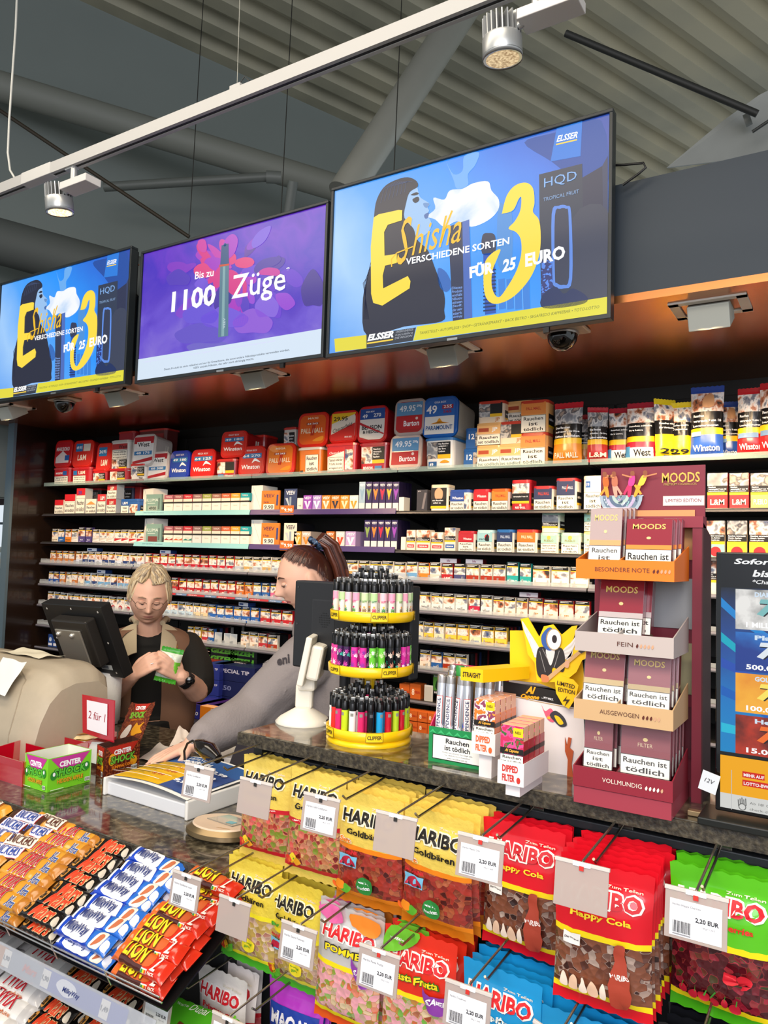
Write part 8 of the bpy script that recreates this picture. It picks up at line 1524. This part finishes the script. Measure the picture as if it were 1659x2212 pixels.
def chain(m, pts, rs, n=14, sub=5, sq=None):
    P_ = [V(p) for p in pts]; out = []; ro = []
    for i in range(len(P_) - 1):
        p0, p1, p2, p3 = P_[max(0, i-1)], P_[i], P_[i+1], P_[min(len(P_)-1, i+2)]
        for j in range(sub):
            t = j / sub; out.append(.5 * (2*p1 + (p2-p0)*t + (2*p0-5*p1+4*p2-p3)*t*t + (3*p1-p0-3*p2+p3)*t**3)); ro.append(lerp(rs[i], rs[i+1], t*t*(3-2*t)))
    out.append(P_[-1]); ro.append(rs[-1]); m.tube(out, ro, SKIN, n)
    m.ell(tuple(P_[-1]), (rs[-1],)*3, SKIN, 10, None, 6); m.ell(tuple(P_[0]), (rs[0],)*3, SKIN, 10, None, 6)
SKIN = P('e8b498', .5, noise=.07, nscale=30); SKIN2 = P('e2b096', .5, noise=.05, nscale=30)
def head(m, T, sc_=1.0, jaw=.3, nose=1.0, age=0):
    W_, D_, H_ = .073 * sc_, .092 * sc_, .112 * sc_
    g = lambda a, s: math.exp(-(a / s) ** 2)
    def f(a, b):
        th = 2 * PI * a; ph = PI * b; x = math.sin(ph) * math.sin(th); y = -math.sin(ph) * math.cos(th); z = -math.cos(ph)
        k = 1 - jaw * max(0, -z) ** 1.7
        X, Y, Z_ = x * W_ * k, y * D_ * (1 - .12 * max(0, -z)**2), z * H_
        if y > 0 and z < -.3: Y *= 1 - .5 * (-z - .3)
        if y < 0:
            fx, fz = x, z; fw = min(1, -y * 1.6); q = 0
            q += .026 * nose * g(fx, .13) * (g(fz + .17, .10) + .62 * g(fz - .0, .14) + .2 * g(fz - .16, .1)) + .007 * nose * (g(abs(fx) - .12, .07) * g(fz + .21, .07))
            q -= .011 * g(abs(fx) - .38, .19) * g(fz - .10, .13); q += .005 * g(abs(fx) - .36, .3) * g(fz - .27, .07)
            q += .0045 * g(abs(fx) - .38, .13) * g(fz - .09, .06)
            q += .0075 * g(fx, .24) * (g(fz + .43, .05) + g(fz + .53, .055)) - .004 * g(fx, .26) * g(fz + .48, .02)
            q += .010 * g(fx, .28) * g(fz + .80, .15); q += .004 * g(abs(fx) - .55, .2) * g(fz + .12, .2)
            q -= .004 * g(fx, .3) * g(fz + .65, .06); q -= .003 * age * g(abs(fx) - .36, .06) * g(fz + .34, .12)
            Y -= q * fw * sc_
        return T @ V((X, Y, Z_))
    m.grid(f, 72, 56, SKIN)
    for s in (-1, 1):
        m.ell((0, 0, 0), (.008, .018, .030), SKIN, 12, T @ MX.Translation((s * W_ * 1.0, .008, -.004)) @ MX.Rotation(s * .35, 4, 'Z'), 8)
def hand(m, w, d, nrm, curl=.8, spread=.35, sc_=1.0, thumb=1, fc=None, sp=None):
    # w wrist, d pointing along the palm, nrm out of the back of the hand
    w = V(w); d = V(d).normalized(); nrm = V(nrm); nrm = (nrm - d * nrm.dot(d)).normalized(); s = d.cross(nrm) * thumb; L_ = .088 * sc_
    pc = w + d * L_ * .5
    for k in range(4): chain(m, [w + s * (.008 * (1.5 - k)) * .6, w + d * L_ * .5 + s * (.0175 * (1.5 - k)) * sc_ * .8, w + d * L_ + s * .0195 * (1.5 - k) * sc_], [.017 * sc_, .0125 * sc_, .0105 * sc_], 10, 3)
    ls = [.068, .078, .072, .055]
    for k in range(4):
        b = w + d * L_ + s * .0195 * (1.5 - k) * sc_; a = spread * (1.5 - k) * .28; dd = (d * math.cos(a) + s * math.sin(a)).normalized(); pts = [b]; ang = 0; c = curl if fc is None else fc[k]
        for seg, fr in enumerate((.45, .30, .25)):
            ang += c * (.55, 1.0, .75)[seg]; v = dd * math.cos(ang) - nrm * math.sin(ang); pts.append(pts[-1] + v * ls[k] * fr * sc_)
        chain(m, pts, [.0098 * sc_, .0088 * sc_, .0080 * sc_, .0066 * sc_], 10, 4)
    tb = w + d * .022 * sc_ + s * .022 * sc_ - nrm * .004
    v1 = (d * .62 + s * .72 - nrm * .35).normalized(); v2 = (d * .9 + s * .25 - nrm * .45).normalized()
    chain(m, [w + d * .01, tb, tb + v1 * .034 * sc_, tb + v1 * .034 * sc_ + v2 * .03 * sc_, tb + v1 * .034 * sc_ + v2 * .052 * sc_], [.018 * sc_, .0155 * sc_, .0115 * sc_, .0105 * sc_, .008 * sc_], 10, 4)
def locks(m, T, n, mt, f, r, rnd, t0=1):
    for i in range(n):
        pts = f(i, rnd)
        k = len(pts); m.tube([T @ V(p) for p in pts], [r * (.5 + .6 * math.sin(PI * min(1, (j + .6) / k))) * rnd.uniform(.8, 1.15) * (t0 if j == 0 else 1) for j in range(k)], mt[i % len(mt)], 7)
def cast(ob, par, name, strs, L_=None):
    # lay printed text / patches onto an already built garment; strs: (kind, ..., colour) in picture columns
    bv = BVHTree.FromPolygons([ob.matrix_world @ v.co if False else par.matrix_world @ v.co for v in ob.data.vertices], [p.vertices[:] for p in ob.data.polygons])
    m = MB(); m.T = par.matrix_world.inverted()
    def fn(u, v, e=0):
        d = ray(u, v).normalized(); h = bv.ray_cast(V((0, 0, H)), d); p = h[0] if h[0] else V((0, 0, H)) + d * 3.0; return p - d * (.0015 + e)
    for s in strs:
        if s[0] == 't':
            vs, fs, tw, th = textgeo(s[1], .03, s[7] if len(s) > 7 else 0); k = s[4] / th; kx = s[5] / tw; c, q = math.cos(s[8] if len(s) > 8 else 0), math.sin(s[8] if len(s) > 8 else 0)
            m.add([fn(s[2] + x*kx*c + y*k*q, s[3] + x*kx*q - y*k*c, .0025) for x, y in vs], fs, s[6])
        else:
            pts = s[1]; n = 6; a, b, c_, d = pts
            m.grid(lambda i, j: fn(*[lerp(lerp(a[k], b[k], i), lerp(d[k], c_[k], i), j) for k in (0, 1)], s[3] if len(s) > 3 else 0), n, n, s[2])
    return part(m, name, par)
# ---------- grey haired woman behind the lower counter
gx = PY(326, 1290, 2.22)
th1 = math.radians(49)
g1 = empty('person', (gx.x, 2.22, 0), th1, 'grey haired woman in glasses and brown vest opening a small green bag', 'person')
bpy.context.view_layer.update(); I1 = g1.matrix_world.inverted()
lp = lambda px, py, Y: I1 @ PY(px, py, Y)
dpt = lambda px, py, off: (lambda r: I1 @ (V((0, 0, H)) + r * ((V((gx.x, 2.22, 0)).dot(V((-math.sin(YAW), math.cos(YAW), 0))) - off) / r.dot(V((-math.sin(YAW), math.cos(YAW), 0))))))(ray(px, py))
hz = dpt(323, 1285, .03).z
Th = MX.Translation(dpt(323, 1288, .04)) @ MX.Rotation(math.radians(22), 4, 'X') @ MX.Rotation(math.radians(2), 4, 'Y')
m = MB(); head(m, Th @ MX.Diagonal((1.07, 1, 1, 1)), 1.04, .12, .95, 1)
neck = dpt(322, 1362, -.02); m.tube([Th @ V((0, .03, -.03)), Th @ V((0, .035, -.09)), neck + V((0, .03, -.04))], [.058, .058, .066], SKIN, 18)
m.ell((0, .05, 1.08), (.155, .09, .26), SKIN, 20); m.ell((0, .05, 1.25), (.17, .075, .07), SKIN, 20)
wl, wr = dpt(286, 1460, .30), dpt(392, 1462, .24); el, er = dpt(238, 1500, .14), dpt(425, 1492, .10); sl, sr = V((-.165, .05, 1.25)), V((.165, .05, 1.24))
chain(m, [sl, lerp(sl, el, .5) + V((-.02, .0, 0)), el], [.05, .045, .042]); chain(m, [el, lerp(el, wl, .5), wl], [.045, .038, .028]); chain(m, [sr, lerp(sr, er, .5) + V((.02, 0, 0)), er], [.05, .045, .044]); chain(m, [er, lerp(er, wr, .5), wr], [.048, .042, .028])
hl, hr = dpt(334, 1424, .32), dpt(350, 1432, .30)
hand(m, wl, hl - wl, (-.3, -.9, .5), sc_=.92, thumb=-1, fc=[.75, .85, .9, .95], spread=.2); hand(m, wr, V(hr) - V(wr), (.2, -1, .15), sc_=.92, thumb=1, fc=[.55, .6, .7, .75], spread=.25)
m.tube([(0, .05, .95), (0, .05, .8)], [.15, .15], SKIN, 16); 
for s in (-1, 1): m.tube([(s*.085, .05, .86), (s*.09, .04, .5), (s*.1, .05, .01)], [.085, .065, .045], SKIN, 12); m.ell((s*.1, -.01, .04), (.045, .12, .042), SKIN, 14)
LIPS = P('cc8a7c', .45)
Ti = Th.inverted()
def lipfn(c):
    q = Ti @ c; return 1 if (q.y < -.07 and abs(q.x) < .022 - abs(q.z + .054) * 1.2 and -.0595 < q.z < -.0475) else 0
fuse(m, .0040, 'body', g1, [SKIN, LIPS], lipfn, 2)
def face_bits(g, Th, par, br, sc_=1.0, eye='down', glasses=False):
    for s in (-1, 1):
        m = MB(); m.T = Th; m.tube([(s*.014, -.0905*sc_, .0335), (s*.028, -.089*sc_, .038), (s*.045, -.076*sc_, .032)], [.0018, .0028, .0012], br, 8); part(m, 'eyebrow', par)
        m = MB(); m.T = Th; m.ell((s*.0275, -.0765*sc_, .0085), (.013, .0075, .0068), P('ece4dc', .2), 14); m.ell((s*.0275, -.0828*sc_, .0045), (.0048, .0026, .0042), P('3c2a20', .1), 12); part(m, 'eye', par)
        m = MB(); m.T = Th; m.ell((s*.0275, -.0795*sc_, .0112), (.0145, .0096, .0078), SKIN, 14); m.tube([(s*.0145, -.084*sc_, .0075), (s*.0275, -.0892*sc_, .0058), (s*.0405, -.080*sc_, .0072)], .0009, P('2c1c18'), 6); part(m, 'eyelid', par)
face_bits(g1, Th, g1, P('a8886c', .8), 1.04)
m = MB(); m.T = Th; GM = P('5a4a40', .25, metal=.6)
for s in (-1, 1):
    n = 24; m.tube([(s*.031 + .0235*math.cos(2*PI*k/n), -.101 + abs(.0235*math.cos(2*PI*k/n))*.12 + (.012 if s*math.cos(2*PI*k/n) > .7 else 0)*.6, .004 + .017*math.sin(2*PI*k/n)) for k in range(n+1)], .0009, GM, 6, False); m.tube([(s*.055, -.093, .010), (s*.073, -.05, .012), (s*.079, .008, .008)], .0011, GM, 6)
m.tube([(-.0075, -.102, .008), (0, -.104, .010), (.0075, -.102, .008)], .0011, GM, 6); part(m, 'glasses', g1)
HG = [P('d6c09a', .55, noise=.15, nscale=90), P('bfa47c', .55, noise=.15, nscale=90), P('a39078', .55, noise=.15, nscale=90)]
rnd = random.Random(5); m = MB()
def lk(i, r):
    a = r.uniform(-PI, PI); pts = []; fr = abs(a) < .75
    for k in range(6):
        t = k / 5; el_ = lerp(1.45, (.66 if fr else (-.05 if abs(a) < 1.9 else -.7)), t) * (1 if True else 0); aa = a + (.55 if a > -.2 else -.5) * t * (1 - t * .4) * (1 if abs(a) < 1.6 else .3) + .12 * math.sin(t * 5 + i)
        rr_ = 1.06 + .07 * math.sin(t * 5 + i * 1.7) + r.uniform(-.01, .03); pts.append((.078 * rr_ * math.cos(el_) * math.sin(aa), -.097 * rr_ * math.cos(el_) * math.cos(aa) + .012, .119 * rr_ * math.sin(el_) + .004))
    return pts
m2 = MB(); m2.T = MX.Identity(4)
def cap(T, W_, D_, H_, dy, full, fr, side=0):
    def f(a, b):
        c = math.cos(2*PI*a); pol = PI * full * b * (1 - fr * max(0, c) ** .7) * (1 - side * abs(math.sin(2*PI*a)) ** 6)
        return T @ V((W_ * math.sin(pol) * math.sin(2*PI*a), -D_ * math.sin(pol) * c + dy, H_ * math.cos(pol) + .003))
    return f
m.grid(cap(Th, .080, .100, .122, .012, .60, .55, .12), 48, 20, HG[1])
locks(m, Th, 430, HG, lk, .0042, rnd, .6); part(m, 'hair', g1)
# clothes
BKC = P('15130f', .8, noise=.1, nscale=80); VB = P('7d5a44', .85, bump=.15, bscale=200, noise=.06, nscale=25)
m = MB(); m.ell((0, .05, 1.05), (.168, .104, .30), BKC, 22); m.ell((0, .05, 1.25), (.172, .080, .068), BKC, 22); m.tube([(0, .05, 1.25), neck + V((0, .03, -.025))], [.085, .0665], BKC, 20); m.tube([(0, .05, .95), (0, .05, .86)], [.16, .16], BKC, 16)
for s_, e_, q in ((sl, el, -.02), (sr, er, .02)): chain(m, [s_, lerp(s_, e_, .5) + V((q, 0, 0)), lerp(s_, e_, .84) + V((q*.6, 0, -.004))], [.064, .066, .066])
fuse(m, .007, 't_shirt', g1, [BKC])
m = MB()
for s in (-1, 1):
    def vf(a, b, s=s):
        z = lerp(.86, 1.315, b); k = min(1, (1.315 - z) / .09); w_ = .2 * (k * (2 - k)) ** .35 + .0 if k < 1 else .2; w_ = max(.085, w_) + .01*math.sin(z*14)*(1 if z < 1.2 else 0); a0 = lerp(.17, .62, max(0, (z - 1.12) / .18) ** 1.5) if z > 1.12 else .17; an = lerp(a0, PI, a)
        d = .128 if z < 1.2 else lerp(.128, .105, (z - 1.2) / .115)
        ca_ = math.cos(an); return V((s * w_ * abs(math.sin(an)) ** .7, .05 - d * (abs(ca_) ** .75) * (1 if ca_ > 0 else -1) + .003 * math.sin(z * 50 + an * 4) , z + .01*math.sin(an)*(z > 1.28)))
    m.grid(vf, 26, 30, VB); m.grid(lambda a, b: vf(a, b) + V((0, .006 if a < .5 else -.006, 0)), 26, 30, VB)
part(m, 'vest', g1)
vest = bpy.data.objects[KIDS[g1.name][-1].name]
CB = P('b8a688', .8, bump=.1, bscale=200); m = MB()
for s in (-1, 1):
    c0, c1, c2, c3 = V((s*.052, -.015, 1.345)), V((s*.118, .0, 1.31)), V((s*.105, -.112, 1.20)), V((s*.045, -.112, 1.235))
    m.grid(lambda a, b: lerp(lerp(c0, c1, a), lerp(c3, c2, a), b) + V((0, -.012 * math.sin(PI*b), .006*math.sin(PI*a))), 8, 12, CB); m.grid(lambda a, b: lerp(lerp(c0, c1, a), lerp(c3, c2, a), b) + V((0, -.012 * math.sin(PI*b) + .005, .006*math.sin(PI*a) - .003)), 8, 12, VB)
    m.tube([V((s*.075, .085, 1.35)), V((s*.066, .04, 1.36)), c0 + V((0, 0, 0))], .012, CB, 8)
part(m, 'collar', g1)
bpy.context.view_layer.update()
cast(vest, g1, 'name_badge', [('g', [(262, 1388), (297, 1393), (296, 1409), (261, 1404)], P('e8e4d4', .5)), ('g', [(262, 1401), (296, 1405), (296, 1408), (262, 1404)], P('e8c030', .5), .001), ('t', 'ELSSER', 264, 1399, 8, 30, P('28509c', .5), .3, .13), ('t', 'Café', 371, 1402, 9, 14, P('c88a3c', .5), .3, -.2)])
m = MB(); wd = (hr - wr).normalized(); m.T = MX.Identity(4); bp = wr - wd * .028; ax = wd
m.tube([bp - ax*.011, bp + ax*.011], .0335, P('141416', .4), 20); c_ = bp + V((.012, -.033, .004)); m.ell(tuple(c_), (.019, .008, .017), P('0c0c0e', .1, coat=1), 16); part(m, 'watch', g1)
m = MB(); q = wl + (hl - wl).normalized() * .098; m.tube([q + V((-.004, -.012, -.008)), q + V((.006, -.012, -.004))], .0015, P('c8ccd0', .2, metal=.9), 8); part(m, 'ring', g1)
hbag = softbag('snack_bag', .085, .135, .035, [(.12, P('4cae2c', .3)), (.3, P('e4ead8', .2)), (.62, P('7cc83c', .25)), (.86, P('e0e6d0', .2)), (1, P('3ca02c', .3))], [('c', .5, .7, .17, 'f0f4ec', .12), ('b', [(.3, .38), (.5, .55), (.7, .42), (.55, .25)], '3c9a2c'), ('b', [(.38, .4), (.5, .5), (.6, .42), (.5, .32)], 'b8e06c')], seed=4, crink=.005)
hb = PY(355, 1474, (g1.matrix_world @ dpt(355, 1440, .262)).y); hbag.location = hb; hbag.rotation_euler = (0, math.radians(12), math.radians(40)); tag(hbag, 'small green and white bag held by the grey haired woman', 'bag')
# ---------- young woman with a ponytail
SKIN = SKIN2; Yh = 2.12; yc = PY(668, 1250, Yh)
th2 = math.radians(-37)
g2 = empty('person', (yc.x, Yh, 0), th2, 'young woman with brown ponytail and grey sweatshirt reaching over the lower counter', 'person')
bpy.context.view_layer.update(); I2 = g2.matrix_world.inverted(); L2 = lambda px, py, Y: I2 @ PY(px, py, Y)
Th2 = MX.Translation(L2(657, 1252, Yh)) @ MX.Rotation(math.radians(20), 4, 'X')
m = MB(); head(m, Th2, 1.0, .28, 1.0)
nb = V((0, .05, 1.42)); m.tube([Th2 @ V((0, .03, -.03)), Th2 @ V((0, .04, -.09)), nb], [.050, .05, .056], SKIN, 18)
m.ell((0, .06, 1.2), (.15, .09, .24), SKIN, 18); m.tube([(0, .08, 1.1), (0, .10, .82)], [.10, .11], SKIN, 16)
for s in (-1, 1): m.tube([(s*.085, .05, .9), (s*.09, .05, .5), (s*.1, .05, .01)], [.09, .065, .045], SKIN, 12); m.ell((s*.1, -.01, .04), (.045, .12, .042), SKIN, 14)
sh, eb, wr2 = L2(640, 1425, 2.0), L2(545, 1535, 1.86), L2(416, 1606, 1.62)
chain(m, [sh, lerp(sh, eb, .5), eb], [.055, .05, .045]); chain(m, [eb, lerp(eb, wr2, .5), wr2], [.045, .04, .027])
tip = L2(352, 1634, 1.55); hand(m, wr2, tip - wr2, (0, 0, 1), sc_=.92, thumb=-1, fc=[.1, .12, .15, .2], spread=.5)
sh3 = V((-.0, .1, 0)); far = V((.18 if sh.x < 0 else -.18, .08, 1.36)); fe = far + V((.04 if sh.x < 0 else -.04, .04, -.28)); chain(m, [far, lerp(far, fe, .5), fe], [.05, .045, .042]); fw_ = fe + V((0, .02, -.22)); chain(m, [fe, fw_], [.042, .028]); hand(m, fw_, (0, 0, -1), (1, 0, 0), sc_=.9, thumb=1, curl=.4)
Ti = Th2.inverted(); fuse(m, .0040, 'body', g2, [SKIN, P('c0706c', .45)], lipfn, 2)
face_bits(g2, Th2, g2, P('4a2c20', .8), 1.0)
HBn = [P('4c2418', .35, coat=.4, noise=.2, nscale=120), P('3a1a12', .35, coat=.4, noise=.2, nscale=120), P('5e3020', .35, coat=.4, noise=.2, nscale=120)]
m = MB(); rnd = random.Random(8); kn = V((0, .070, .100))
def sl_(i, r):
    a = r.uniform(-PI, PI); el0 = lerp(1.02, .42, min(1, abs(a) / 1.3) ** 1.5) + r.uniform(0, .1) if abs(a) < 1.8 else lerp(.2, -.75, min(1, (abs(a) - 1.8) * 2))
    p0 = V((.0765 * math.cos(el0) * math.sin(a), -.0955 * math.cos(el0) * math.cos(a) + .006, .117 * math.sin(el0)))
    return [(lambda q, rr_: V((q.x * rr_, q.y * rr_, q.z * rr_)))(lerp(p0, kn, t), 1.005 * (lambda v: 1 / max(.3, math.sqrt((v.x/.079)**2 + (v.y/.098)**2 + (v.z/.119)**2)))(lerp(p0, kn, t))) for t in (0, .2, .4, .6, .8, 1)]
m.grid(cap(Th2, .0775, .0965, .119, .008, .62, .75, .36), 48, 20, HBn[1])
locks(m, Th2, 330, HBn, sl_, .0027, rnd, .2)
part(m, 'hair', g2)
m = MB()
def pt(i, r):
    a, b = r.uniform(-1, 1), r.uniform(-1, 1); s = .028
    base = V((0, .075, .104)); return [base + V((a*s*.5, b*s*.4, 0)), base + V((a*s*.9, .026 + b*s*.7, .016 + b*.01)), base + V((a*s*1.2, .052 + b*s*.8, -.02)), base + V((a*s*1.3, .058 + b*s*.8, -.09)), base + V((a*s*1.2, .055 + b*s*.8, -.16)), base + V((a*s*.8, .080 + b*s*.8, -.23 - .02*r.random()))]
locks(m, Th2, 90, HBn, pt, .0072, rnd); part(m, 'ponytail', g2)
m = MB(); m.T = Th2 @ MX.Translation((0, .078, .108)) @ MX.Rotation(-1.0, 4, 'X')
m.tube([(.024*math.cos(2*PI*k/20), .024*math.sin(2*PI*k/20), .003*math.sin(k*2.6)) for k in range(21)], [.009 + .002*math.sin(k*2.1) for k in range(21)], ramp_mat('scrunchie', [(.4, '1c2a44'), (.6, '4a6484'), (.7, 'b8c8d8')], scale=120), 8, False); part(m, 'hair_tie', g2)
GS = P('8f8684', .95, noise=.06, nscale=14, bump=.35, bscale=160)
m = MB(); m.ell((0, .06, 1.17), (.19, .12, .28), GS, 22); m.ell((0, .06, 1.36), (.175, .10, .08), GS, 22); m.tube([(0, .055, 1.38), (0, .05, 1.43)], [.085, .072], GS, 20); m.ell((0, .09, .98), (.17, .11, .14), GS, 20)
chain(m, [V((sh.x*.6, .06, 1.36)), sh + V((0, .02, -.02)), lerp(sh, eb, .5) + V((0, 0, -.015)), eb + V((0, 0, -.01)), lerp(eb, wr2, .45) + V((0, 0, -.0)), lerp(eb, wr2, .82), lerp(eb, wr2, .97)], [.085, .098, .088, .078, .066, .055, .036], 18)
chain(m, [far, lerp(far, fe, .5), fe, lerp(fe, fw_, .9)], [.085, .08, .07, .045], 14)
ea = (wr2 - eb).normalized()
for k in range(5): c_ = lerp(eb, wr2, .55 + k*.09); m.tube([c_ + V((.05 - k*.004, 0, .02)), c_ + V((0, -.0, .058 - k*.004)), c_ + V((-.05 + k*.004, -.02, .0))], .012, GS, 8)
def folds(c, n): return c + n * (.010 * math.sin(c.z*24 + c.x*16) * math.sin(c.y*17 + c.x*9 + 1) + .005 * math.sin(c.x*46 + c.z*34 + 2*math.sin(c.y*20)))
sw = fuse(m, .007, 'sweatshirt', g2, [GS], None, 5, folds)
bpy.context.view_layer.update()
cast(sw, g2, 'sleeve_lettering', [('t', 'eni', 600, 1438, 19, 30, P('3a3438', .8), .2, -.25)])
